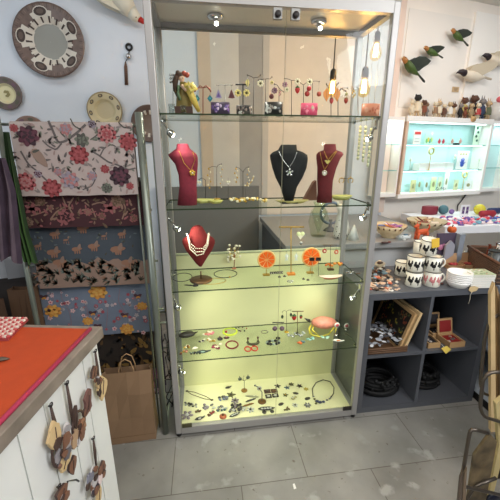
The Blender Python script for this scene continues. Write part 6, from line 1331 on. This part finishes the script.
for k, (px, tp, wp, c, lab) in enumerate(((414, 180, 5, (200, 200, 150), 'small yellowish card, first on the bottom shelf of the lit cabinet'), (420.5, 177, 4.5, (176, 220, 210), 'small mint card, second on the bottom shelf of the lit cabinet'), (427.5, 178, 4.5, (190, 224, 226), 'small pale blue card, third on the bottom shelf of the lit cabinet'), (434.5, 177, 5, (206, 226, 170), 'small lime green card, fourth on the bottom shelf of the lit cabinet'), (441, 177, 4, (200, 220, 190), 'small sage card, fifth on the bottom shelf of the lit cabinet'), (448, 172, 4, (232, 236, 236), 'tall narrow white card on the bottom shelf of the lit cabinet'), (457, 180, 4, (214, 220, 180), 'low yellowish card beside the gold ring on the bottom shelf'), (469, 180.5, 7, (232, 238, 240), 'white square card at the end of the bottom shelf'))):
    wcard(px, tp, 0, wp, mat(c, .5), lab, lambda m, w_, H: m.ball((0, -.001, H*.5), (w_*.25, .002, H*.2), mat((150, 150, 110), .5), 8))
wcard(479.5, 122, 2, 5.5, mat((206, 226, 206), .5), 'narrow card with green curls beside the end of the top shelf', lambda m, w_, H: [m.ball((((-1)**k)*w_*.12, -.001, H*(.2+.18*k)), (w_*.22, .002, H*.06), mat((50, 100, 80), .5), 7) for k in range(4)])
wcard(437, 163, 1, 34, mat((240, 244, 244), .5), 'wide low white box on the middle shelf of the lit cabinet', None, 'white_box', 'box', dep=.05, th=.08)
for px, c, lab in ((439, (190, 50, 70), 'red drop earring on the top shelf of the lit cabinet, nearer the green card'), (443, (190, 50, 70), 'red drop earring on the top shelf of the lit cabinet, nearer the black block'), (452, (206, 150, 140), 'pale pink drop earring over the black block'), (460, (206, 150, 140), 'pale pink drop earring past the black block')):
    g = wl(px, 140, .06); b = V((g.x, g.y, wbase(2))); H = g.z-b.z+.02; m = MB(off=b); m.lathe([(.014, 0), (.012, .004)], b, WHITE, 10); m.tube([b, b+V((0, 0, max(.05, H)))], .0016, SILVER, 5); m.lathe([(.001, -.03), (.013, -.012), (.008, .004), (.001, .02)], b+V((0, -.008, max(.05, H)-.025)), mat(c, .4), 10); tag(m.build('earring'), lab, 'earring')
g = wl(456.5, 142, .05); b = V((g.x, g.y, wbase(2))); m = MB(off=b); m.box(b+V((0, 0, .008)), (.045, .03, .016), BLACK); tag(m.build('black_block'), 'small black block between the pale pink earrings', 'block')
for px, py, k, lab in ((431.5, 151, 1, 'gold ring ornament on the white box in the lit cabinet'), (464.8, 174.5, 0, 'gold double ring ornament on the bottom shelf of the lit cabinet')):
    c = wl(px, py, .04 if k else .055); b = V((c.x, c.y, wbase(k))); m = MB(off=b); m.torus(c, .028, .008, mat((206, 200, 130), .4, .3), WD, ZA, 20, 8); m.tube([c+V((0, 0, -.03)), b], .0025, GOLD, 6); m.lathe([(.02, 0), (.018, .004)], b, GOLD, 12); tag(m.build('ring_ornament'), lab, 'ornament')
for px, py, k, lab in ((407.8, 160, 1, 'leafy silver ornament at the end of the middle shelf near the tan frame'), (452, 157, 1, 'small silver flower stand beside the blue hand card'), (476.5, 160, 1, 'white teardrop ornament past the blue hand card')):
    c = wl(px+3, py, .06); b = V((c.x, c.y, wbase(k))); m = MB(off=b); m.tube([b, c], .002, SILVER, 5); m.lathe([(.015, 0), (.013, .004)], b, SILVER, 10); m.lathe([(.001, -.018), (.013, -.005), (.009, .008), (.001, .022)], c, mat((226, 232, 214), .3), 10); tag(m.build('ornament_stand'), lab, 'ornament')
# script-like dark scribble on the base frame
P_ = [(435.5, 190), (437, 187), (438.5, 188.5), (436.5, 190.5), (440, 189), (441.5, 187), (442, 189.6), (444, 187.4), (443.4, 190.6), (446, 188.2)]
sg = [onplane(a, b, p0+WN*.1625, WN) for a, b in P_]; m = MB(); 
inv = Matrix.Rotation(-A12, 3, 'Z'); m.tube([inv @ (q2-V(wc.location)) for q2 in sg], .0022, BLACK, 5); m.build('lettering', wc)

# ================================================================ inside the cubes
CX = 1.007
cb = .376+.0; cbz = .3765; fl = .0365
def cubex(px, py, y=.06): return at(px, py, y=y).x
x0 = CX+.04; x1 = CX+UW/2-.012
# tray with leaves
TYX0, TYX1 = x0+.006, at(404, 350, z=cbz).x
t = thing('wicker_tray', 'low brown tray heaped with silver leaves in the upper cube by the glass cabinet', 'tray', ((TYX0+TYX1)/2, .04, cbz))
hw = (TYX1-TYX0)/2; m = MB(); 
for z in (0, .012, .024): m.tube([(-hw, 0, z+.008), (hw, 0, z+.008), (hw, .24, z+.008), (-hw, .24, z+.008)], .007, mat((104, 76, 54), .6, bump=.3, scale=80), 8, True)
m.bx(-hw, hw, 0, .24, 0, .008, mat((104, 76, 54), .6)); m.build('tray_body', t)
rn = random.Random(77)
SL = [mat((206, 210, 216), .3, .3), mat((150, 152, 160), .35, .4), mat((90, 88, 90), .4, .3), mat((226, 226, 226), .3)]
for k in range(95):
    a, b = rn.uniform(-hw*.9, hw*.9), rn.uniform(.015, .225); z = .036+rn.uniform(0, .03)+.02*math.sin(b*13); c = V(((TYX0+TYX1)/2+a, .04+b, cbz+z)); m = MB(off=c); rt = Matrix.Rotation(rn.uniform(0, 6), 3, 'Z') @ Matrix.Rotation(rn.uniform(-.5, .5), 3, 'X'); s_ = rn.uniform(.013, .022)
    m.prism([c+rt @ V((s_*x, s_*y, 0)) for x, y in ((-1, 0), (-.4, -.5), (.4, -.45), (1, 0), (.4, .5), (-.4, .45))], rt @ V((0, 0, .0015)), SL[k % 4]); nml = ['bright silver', 'grey', 'dark pewter', 'white'][k % 4]; tag(m.build('metal_leaf'), '%s leaf charm heaped in the low brown tray' % nml, 'charm', nml+' leaf charms in the tray')
FRM = mat((186, 150, 104), .6, var=.08, scale=20)
def framed(xb, yb, w_, h_, lean, rz, fr, art, label, deco=None, name='framed_picture', cat='picture', z=cbz):
    t = thing(name, label, cat, (xb, yb, z), rz); t.rotation_euler = (lean, 0, rz)
    m = MB(); f = .018
    m.bx(-w_/2, w_/2, 0, .022, 0, f, fr); m.bx(-w_/2, w_/2, 0, .022, h_-f, h_, fr); m.bx(-w_/2, -w_/2+f, 0, .022, f, h_-f, fr); m.bx(w_/2-f, w_/2, 0, .022, f, h_-f, fr); m.build('frame', t)
    m = MB(); m.bx(-w_/2+f, w_/2-f, .006, .014, f, h_-f, art)
    if deco: deco(m, w_, h_)
    m.build('picture_panel', t); return t
def dbutter(m, w_, h_):
    r_ = random.Random(5)
    for k in range(16): m.ball((r_.uniform(-w_*.36, w_*.36), .005, r_.uniform(.04, h_-.04)), (r_.uniform(.010, .020), .002, r_.uniform(.010, .018)), mat([(150, 130, 40), (120, 60, 40), (90, 80, 50), (60, 70, 40), (140, 90, 60)][k % 5], .6), 8)
def leanpanel(xb, xt, zt, ya, yb, th, frame, art, label, deco=False):
    """a framed panel standing on the shelf on its long edge, leaning over to the side"""
    b = V((xb, ya, cbz)); t = thing('framed_picture', label, 'picture', b); W = V((xt-xb, 0, zt-cbz)); L = W.length; W.normalize(); D = V((0, 1, 0)); N = V((-W.z, 0, W.x)); Dl = yb-ya; f_ = .018
    def pr(u0, u1, v0, v1, n0, n1, m, c): m.prism([D*u0+W*v0+N*n0, D*u1+W*v0+N*n0, D*u1+W*v1+N*n0, D*u0+W*v1+N*n0], N*(n1-n0), c)
    m = MB(); pr(0, Dl, 0, f_, 0, th, m, frame); pr(0, Dl, L-f_, L, 0, th, m, frame); pr(0, f_, f_, L-f_, 0, th, m, frame); pr(Dl-f_, Dl, f_, L-f_, 0, th, m, frame); m.build('frame', t)
    m = MB(); pr(f_, Dl-f_, f_, L-f_, th*.2, th*.75, m, art)
    if deco:
        r_ = random.Random(5)
        for k in range(34): 
            c = D*r_.uniform(.04, Dl-.04)+W*r_.uniform(.04, L-.04)+N*(th*.75); col_ = mat([(160, 140, 50), (130, 66, 44), (90, 84, 56), (70, 84, 50), (150, 96, 66)][k % 5], .6); a = r_.uniform(0, 3)
            for s_ in (-1, 1): m.prism([c, c+(D*math.cos(a+s_*.5)+W*math.sin(a+s_*.5))*.022, c+(D*math.cos(a+s_*1.1)+W*math.sin(a+s_*1.1))*.020], N*.001, col_)
    m.build('picture_panel', t)
leanpanel(1.245, 1.318, .600, .05, .36, .014, FRM, mat((34, 30, 26), .6), 'wooden framed dark panel of butterflies leaning in the upper cube', True)
leanpanel(1.272, 1.345, .605, .045, .34, .014, mat((206, 176, 130), .6), mat((120, 96, 70), .6), 'pale wooden frame leaning behind the butterfly panel')

# small open boxes
def woodbox(px, py, w_, d_, h_, inner, label, lid=True, rz=0., z=cbz):
    b = at(px, py, z=z); b.y = max(b.y, .04); t = thing('wooden_box', label, 'box', b, rz); K_ = mat((176, 140, 98), .6); m = MB()
    m.bx(-w_/2, w_/2, 0, .006, 0, h_, K_); m.bx(-w_/2, w_/2, d_-.006, d_, 0, h_, K_); m.bx(-w_/2, -w_/2+.006, .006, d_-.006, 0, h_, K_); m.bx(w_/2-.006, w_/2, .006, d_-.006, 0, h_, K_); m.bx(-w_/2+.006, w_/2-.006, .006, d_-.006, 0, .005, K_); m.build('box_body', t)
    m = MB(); m.bx(-w_/2+.007, w_/2-.007, .007, d_-.007, .005, h_*.7, inner); r_ = random.Random(int(px))
    for k in range(5): m.ball((r_.uniform(-w_*.3, w_*.3), r_.uniform(d_*.25, d_*.75), h_*.7), (.010, .010, .005), mat([(170, 160, 150), (90, 84, 80), (140, 60, 50)][k % 3], .4), 6)
    m.build('lining', t)
    if lid:
        m = MB(); m.prism([(-w_/2, d_, h_), (w_/2, d_, h_), (w_/2, d_+.02, h_+d_*.85), (-w_/2, d_+.02, h_+d_*.85)], (0, .008, 0), K_); m.build('lid', t)
        m = MB(); m.prism([(-w_*.38, d_-.002, h_+.012), (w_*.38, d_-.002, h_+.012), (w_*.38, d_+.016, h_+d_*.76), (-w_*.38, d_+.016, h_+d_*.76)], (0, .003, 0), inner); m.build('lid_lining', t)
    return t
DKI = mat((44, 40, 42), .6); RDI = mat((130, 30, 30), .6)
woodbox(434, 348, .075, .10, .032, DKI, 'lowest small wooden box with dark lining, cut by the cube divider', False)
woodbox(457, 347.5, .10, .10, .034, RDI, 'open wooden box with a red lining in the upper cube', True, .05)
woodbox(440.5, 338, .11, .09, .034, DKI, 'open wooden box with dark lining and shiny pieces, behind the lowest one', True, 0., z=cbz+.0)
b = at(445.5, 350, y=.025); m = MB(off=b); m.prism([b+V((x, y, z)) for x, y, z in ((-.028, .0, .012), (.004, .0, .026), (.030, -.006, .004), (.0, -.008, -.020))], (0, .0015, .0), mat((226, 196, 90), .7)); m.tube([b+V((-.01, 0, .018)), b+V((-.02, .02, .03))], .001, WHITE, 4); tag(m.build('yellow_tag'), 'yellow price tag hanging over the middle shelf of the cube unit', 'tag')
b = at(372, 352.5, y=.026); m = MB(off=b); 
# coiled dark garlands in the lower cubes
BK = mat((14, 14, 15), .7)
def coil(cx, cy, R0, label, seed):
    t = V((cx, cy, fl)); m = MB(off=t); r_ = random.Random(seed)
    for k in range(7):
        q2 = R0*(1-.07*k); m.torus(t+V((r_.uniform(-.008, .008), r_.uniform(-.008, .008), .014+.017*(k % 5))), q2, .012, BK, XA, YA, 34, 8, rb=q2*.78)
    for k in range(40):
        a = r_.uniform(0, 2*PI); q2 = R0*r_.uniform(.65, 1.05); m.ball(t+V((q2*math.cos(a), q2*.78*math.sin(a), r_.uniform(.02, .10))), r_.uniform(.009, .016), BK, 6)
    return tag(m.build('coiled_garland'), label, 'garland')
coil(CX+.205, .185, .125, 'large black coiled garland in the lower cube nearest the glass cabinet', 2)
coil(CX+.52, .20, .105, 'smaller black coiled garland in the far lower cube', 3)

# ================================================================ figure and things on the bench, seen through the glass cabinet
p = at(341, 238, z=BZ); t = thing('spotted_figurine', 'tall white spotted ceramic figure on the bench behind the glass cabinet', 'figurine', p)
WS = mat((216, 214, 206), .4); H = at(341, 203, y=p.y).z-BZ
m = MB(); m.loft([((0, 0, 0), .05*.9, .045, XA, YA), ((0, 0, .10*H), .055, .05, XA, YA), ((0, 0, .35*H), .046, .042, XA, YA), ((-.004, 0, .6*H), .034, .032, XA, YA), ((-.008, 0, .75*H), .026, .025, XA, YA), ((-.012, -.01, .86*H), .036, .036, XA, YA), ((-.012, 0, .97*H), .022, .022, XA, YA)], WS, 18)
r_ = random.Random(9)
for k in range(34):
    a = r_.uniform(-2.9, -.2); z = r_.uniform(.05, .6)*H; rr = .055-.022*(z/H/.6); m.ball((rr*math.cos(a)*.98, rr*.9*math.sin(a), z), (.006, .005, .006), DARK, 6)
m.build('body', t); m = MB()
for s_ in (-1, 1): m.loft([((s_*.02-.012, 0, .92*H), .010, .008, XA, YA), ((s_*.03-.012, 0, 1.05*H), .004, .004, XA, YA)], WS, 8)
m.build('ear', t)
p = at(353, 240, z=BZ); m = MB(off=p); m.loft([(p, .045, .03, XA, YA), (p+V((0, 0, .10)), .004, .004, XA, YA)], mat((206, 210, 206), .4), 4); tag(m.build('folded_sign'), 'small pale tent card beside the spotted figure on the bench', 'card')
p = at(318, 236, z=BZ); m = MB(off=p); pr_ = [(.045, 0), (.05, .01), (.07, .10), (.055, .17), (.03, .20), (.045, .23), (.042, .23), (.028, .20), (.05, .16), (.001, .012)]; m.lathe(pr_, p, glass('green_glass', (.90, .94, .86), 1.45, 1.2), 24); tag(m.build('glass_vase'), 'greenish glass vase behind the glass cabinet beside the spotted figure', 'vase')
p = V((at(331, 215, y=.80).x, .80, BZ)); c = at(331, 213, y=.80); m = MB(off=p); m.lathe([(.05, 0), (.04, .01), (.012, .03), (.012, .08)], p, GREYD, 20); m.torus(V((c.x, .80, c.z)), .075, .010, mat((110, 120, 140), .3, .5), XA, ZA, 26, 8); m.tube([p+V((0, 0, .07)), V((c.x, .80, c.z-.07))], .008, GREYD, 8); tag(m.build('round_mirror'), 'round blue grey hoop stand behind the spotted figure', 'mirror')
# crystal strings hanging beyond the side glass
for k, (px, y, z0, z1, lab) in enumerate(((372, .50, 130, 165, 'pale green crystal string hanging beyond the cabinet side glass, nearer the front'), (367, .52, 128, 160, 'pale green crystal string hanging beyond the cabinet side glass, in the middle'), (362, .55, 128, 158, 'pale green crystal string hanging beyond the cabinet side glass, nearer the rear post'))):
    a = at(px, z0, y=y); b = at(px-4, z1, y=y); m = MB(off=b); a.x = b.x
    m.tube([V((a.x, y, 2.699)), b], .0012, SILVER, 5)
    n = 9
    for j in range(n): m.ball(V((b.x, y, b.z+(a.z-b.z)*j/(n-1))), (.009, .009, .014), mat((196, 206, 176), .25), 7)
    tag(m.build('crystal_string'), lab, 'ornament', 'crystal strings beside the cabinet')

# ================================================================ jewellery hung on the plank counter
def lp(px, py):
    """pixel -> point on the plank face of the counter"""
    n = Matrix.Rotation(CROT, 3, 'Z') @ V((1, 0, 0)); o = V((-.159, -.419, 0))+n*-.010; return onplane(px, py, o, n)
CNX = Matrix.Rotation(CROT, 3, 'Z') @ V((1, 0, 0)); CNY = Matrix.Rotation(CROT, 3, 'Z') @ V((0, 1, 0))
WD1 = mat((206, 176, 130), .6); WD2 = mat((120, 84, 66), .6); WD3 = mat((74, 56, 50), .6); WD4 = mat((196, 190, 190), .4); PINKQ = mat((226, 206, 204), .3)
def charmstring(P0, P1, pieces, label, cordc=WD3):
    a = lp(*P0)+CNX*.006; b = lp(*P1)+CNX*.010; t = thing('charm_string', label, 'hanging jewellery', a)
    m = MB(); m.tube([(0, 0, .0)-0*a if False else V((0, 0, 0)), V((0, 0, 0))+CNX*.008], .0022, DARK, 6); m.torus(CNX*.008+V((0, 0, .004)), .006, .0014, DARK, CNY, ZA, 10, 5); m.tube([V((0, 0, 0)), CNX*.010+V((0, 0, .004)), CNX*.012+V((0, 0, .012))], .0016, DARK, 5); m.build('hook', t)
    m = MB()
    for s_ in (-1, 0, 1): m.tube([CNX*.006, (b-a)*.5+CNY*.004*s_+CNX*.004, b-a], .0028, cordc, 6)
    m.build('cord', t)
    for (px, py, l_, w_, ang, c, kd) in pieces:
        g = lp(px, py)+CNX*.014-a; m = MB(); ca, sa = math.cos(ang), math.sin(ang); U = CNY*ca+ZA*sa; W_2 = CNY*-sa+ZA*ca
        if kd == 'slab':
            rr_ = random.Random(int(px*9+py)); P_ = [g+U*(l_*.55*math.cos(q3*.5236)*rr_.uniform(.62, 1.08))+W_2*(w_*.55*math.sin(q3*.5236)*rr_.uniform(.55, 1.1)) for q3 in range(12)]; m.prism(P_, CNX*.007, c, WD3 if c is WD2 else c)
            m.tube([g+CNX*.008-U*l_*.3, g+CNX*.008+U*l_*.3], .0012, WD3, 4)
        elif kd == 'blob':
            rr_ = random.Random(int(px*5+py)); alt = [c, WD2, WD4, WD3, c]
            for k in range(7):
                g2 = g+CNY*rr_.uniform(-.4, .4)*l_+ZA*rr_.uniform(-.45, .45)*w_+CNX*(.002*k); a0 = rr_.uniform(0, 6); s_ = rr_.uniform(.35, .55)*l_*.6
                m.prism([g2+(CNY*math.cos(a0+q3*1.05)+ZA*math.sin(a0+q3*1.05))*s_*rr_.uniform(.5, 1.1) for q3 in range(6)], CNX*.004, alt[k % 5])
        elif kd == 'loop': m.torus(g, l_*.5, .004, c, CNY, ZA, 18, 6, rb=w_*.5); m.ball(g+CNX*.002-ZA*w_*.5, .008, WD2, 7)
        m.build('charm', t)
    return t
charmstring((91.5, 352), (96, 384), [(95, 382, .050, .05, .3, WD1, 'slab'), (97, 387, .075, .055, 1.2, WD1, 'slab'), (94, 390, .05, .02, 1.4, WD3, 'slab'), (88, 372, .042, .035, .9, WD2, 'slab'), (92, 377, .035, .03, .4, WD3, 'blob')], 'charm string with pale wooden petals, highest on the plank counter near its far corner')
charmstring((62.5, 384), (70, 428), [(82, 402, .07, .045, 1.2, mat((110, 76, 70), .6), 'slab'), (80, 411, .04, .03, .5, WD2, 'slab'), (74, 424, .06, .08, 1.0, WD3, 'loop'), (74, 430, .055, .05, .6, WD2, 'blob'), (71, 437, .06, .05, 1.1, mat((170, 140, 110), .6), 'slab'), (69, 418, .07, .02, 1.3, WD3, 'slab'), (76, 426, .05, .04, .9, mat((150, 110, 84), .6), 'slab')], 'long dark charm string with carved brown pendants in the middle of the plank counter')
charmstring((46, 406), (54, 440), [(48, 434, .07, .06, 1.5, WD1, 'slab'), (57, 440, .075, .055, .8, mat((150, 144, 146), .45), 'blob'), (60, 432, .05, .035, 1.2, WD4, 'slab'), (58, 461, .060, .045, .8, WD1, 'slab'), (57, 452, .05, .05, .3, mat((96, 92, 98), .4), 'blob'), (66, 465, .050, .035, 1.4, WD2, 'slab'), (51, 455, .03, .07, .2, WD3, 'loop')], 'charm string with grey knotted bow and pale wooden tags, nearest the orange cloth corner')
charmstring((89.5, 439), (93, 465), [(97, 469, .055, .045, 1.3, WD2, 'slab'), (93, 474, .05, .045, .9, WD3, 'blob'), (84, 474, .06, .045, .6, mat((120, 120, 134), .35), 'blob'), (89.5, 481, .052, .042, .2, PINKQ, 'blob'), (88, 490, .06, .03, 1.0, mat((60, 50, 60), .5), 'blob'), (93, 495, .06, .03, 1.3, WD1, 'slab')], 'charm string with a pale pink stone and blue grey leaf, lowest near the counter edge')
charmstring((54.5, 487), (56, 496), [(55, 494, .045, .05, .8, WD2, 'slab'), (56, 503, .05, .05, .5, WD3, 'blob')], 'dark wooden charm cut off by the bottom of the picture')
m = MB(); a = lp(63, 481)+CNX*.003; b = lp(72, 481)+CNX*.02; m = MB(off=a); m.tube([lp(63.5, 500)+CNX*.006, a+CNX*.01, lp(70, 479.5)+CNX*.018, b], .0026, mat((84, 84, 86), .3, .8), 8); tag(m.build('wire_hook'), 'bent grey wire hook standing out from the plank counter', 'hook')
# woven mat and small clip on the orange cloth
OZ = .9048
t0 = at(14, 331, z=OZ); t = thing('beaded_mat', 'red and white beaded mat lying on the orange cloth', 'mat', (t0.x, t0.y, OZ), CROT)
m = MB(); L_ = [at(px, py, z=OZ) for px, py in ((-14, 320), (28.5, 320.5), (8.5, 341), (-22, 342))]
Mi = Matrix.Rotation(-CROT, 3, 'Z'); L_ = [Mi @ (q2-V((t0.x, t0.y, OZ))) for q2 in L_]; m.prism(L_, (0, 0, .008), mat((150, 60, 60), .6)); m.build('mat_base', t)
m = MB(); nb = 15; nr_ = 9
for j in range(nr_):
    for i in range(nb):
        u, v = (i+.5)/nb, (j+.5)/nr_; q2 = (L_[0].lerp(L_[1], u)).lerp(L_[3].lerp(L_[2], u), v); m.ball(q2+V((0, 0, .011)), (.0068, .0062, .0055), [mat((214, 196, 180), .4), mat((176, 64, 66), .4), mat((206, 150, 140), .4)][(i+j) % 3], 6)
m.build('beads', t)
g = at(2, 361, z=OZ); m = MB(off=g); m.loft([(g+V((-.03, 0, .004)), .006, .003, YA, ZA), (g+V((.0, 0, .006)), .009, .005, YA, ZA), (g+V((.018, .002, .004)), .002, .002, YA, ZA)], mat((96, 84, 72), .5, .4), 8); tag(m.build('metal_clip'), 'small dull metal clip on the orange cloth at the picture edge', 'clip')
# paper scrap on the floor
g = at(294.5, 486.5, z=.0008); m = MB(off=g); m.prism([g+V((x, y, 0)) for x, y in ((-.006, -.012), (.006, -.010), (.004, .014), (-.005, .012))], (0, 0, .0008), WHITE); tag(m.build('paper_scrap'), 'tiny white paper scrap on the floor', 'paper scrap')

# ================================================================ print rack in the right foreground
WR = mat((92, 84, 76), .35, .7)
t = thing('print_rack', 'bent metal wire rack holding wooden boards and prints at the edge of the picture', 'rack', (1.22, -.48, 0))
off = V((1.22, -.48, 0))
def rk2(L, y, r=.0045):
    out = []
    for i, (a, b) in enumerate(L): out.append(at(a, b, y=y)-off)
    # round the corners
    sm_ = [out[0]]
    for i in range(1, len(out)-1):
        a, b, c = out[i-1], out[i], out[i+1]; sm_ += [b+(a-b).normalized()*min(.02, (a-b).length*.4), b, b+(c-b).normalized()*min(.02, (c-b).length*.4)]
        sm_[-2] = (sm_[-3]+sm_[-1]+b*2)/4
    sm_.append(out[-1]); return sm_
m = MB(); m.tube(rk2([(506, 372), (490, 372), (483, 379), (480, 408), (484, 417), (508, 424)], -.56), .0065, WR, 8); m.build('wire_hoop', t)
m = MB(); m.tube(rk2([(503, 312), (490, 320), (485, 336), (480, 383), (483, 394), (494, 396)], -.44), .006, WR, 8); m.build('wire_hoop', t)
m = MB(); m.tube(rk2([(488, 433), (471, 428.5), (469, 436), (462, 478), (462, 486), (484, 491), (508, 497)], -.64), .0065, WR, 8); m.build('wire_hoop', t)
m = MB(); m.tube(rk2([(496, 478), (475, 486), (466, 500), (462, 520)], -.62), .0065, WR, 8); m.build('wire_hoop', t)
for yy in (-.70, -.38):
    m = MB(); g = at(560, 330, y=yy)-off; m.tube([(g.x, g.y, 0), (g.x, g.y, 1.0)], .008, WR, 8); m.build('upright', t)
m = MB(); g = at(560, 330, y=-.70)-off; g2 = at(560, 330, y=-.38)-off
for z in (.12, .45, .75): m.tube([(g.x, g.y, z), (g2.x, g2.y, z)], .006, WR, 8)
m.tube([(g.x-.15, -.1, .006), (g.x+.3, -.1, .006)], .007, WR, 8); m.build('cross_bar', t)
def slab4(pts, y0, th, c, label, name='wooden_board', cat='board', deco=None, edge=None):
    P_ = [at(a, b, y=yy) for (a, b, yy) in pts]; o = sum(P_, V())/len(P_); m = MB(off=o); m.prism(P_, (th*.3, th, 0), c, edge or c)
    if deco: deco(m, P_)
    return tag(m.build(name), label, cat)
BW = mat((196, 168, 124), .55, var=.08, scale=12)
slab4([(491, 294, -.46), (495, 283, -.46), (496, 432, -.46), (491, 432, -.46)], 0, .02, BW, 'tall narrow pale wooden board standing upright in the wire rack')
slab4([(497, 287, -.43), (501, 300, -.43), (501, 425, -.43), (497.5, 428, -.43)], 0, .02, mat((150, 120, 84), .6, var=.1, scale=12), 'darker upright board right behind the pale narrow one')
slab4([(502, 296, -.46), (514, 300, -.46), (514, 420, -.46), (502, 425, -.46)], 0, .02, mat((110, 90, 70), .6, var=.1, scale=12), 'brown board at the very edge of the picture in the wire rack')
ART = mat((98, 84, 62), .55, var=.7, scale=16)
def dart(m, P_):
    r_ = random.Random(4)
    for k in range(26):
        u, v = r_.random(), r_.random(); q2 = P_[0].lerp(P_[1], u).lerp(P_[4].lerp(P_[3], u), v); m.ball(q2+V((0, -.001, 0)), (r_.uniform(.006, .014), .002, r_.uniform(.008, .022)), mat([(70, 60, 44), (104, 92, 58), (60, 64, 48), (50, 40, 36), (112, 88, 64)][k % 5], .6), 6)
slab4([(474, 456, -.60), (490, 434, -.60), (497, 442, -.60), (486, 500, -.60), (466, 508, -.60)], 0, .012, ART, 'mottled brown and green print leaning in the lower part of the wire rack', 'art_print', 'print', None)
slab4([(496, 404, -.55), (504, 398, -.55), (505, 448, -.55), (492, 500, -.55), (488, 500, -.55), (499, 446, -.55)], 0, .02, mat((190, 170, 120), .55, var=.08, scale=12), 'long pale wooden strip leaning beside the mottled print')
for k, (a, b, c_, lab) in enumerate(((459, 464, (84, 70, 58), 'thin dark leaning panel, outermost at the foot of the wire rack'), (463.5, 468, (110, 92, 74), 'thin brown leaning panel next to the outermost one'))):
    slab4([(a+1, 478-4*k, -.66), (b-1, 470-2*k, -.66), (b-3, 520, -.66), (a-3, 520, -.66)], 0, .008, mat(c_, .5), lab, 'thin_panel', 'panel')
g = at(493, 499, y=-.60); m = MB(off=g); m.lathe([(.028, -.006), (.030, 0), (.028, .006), (.001, .007)], g, mat((30, 34, 48), .3), 20, rot=Matrix.Rotation(PI/2, 3, 'X')); tag(m.build('dark_disc'), 'dark blue round disc at the bottom corner of the wire rack', 'disc')

slab4([(499, 436, -.44), (520, 436, -.44), (520, 520, -.44), (494, 520, -.44)], 0, .03, mat((44, 36, 32), .6), 'dark wooden panel low in the corner behind the pale strip')
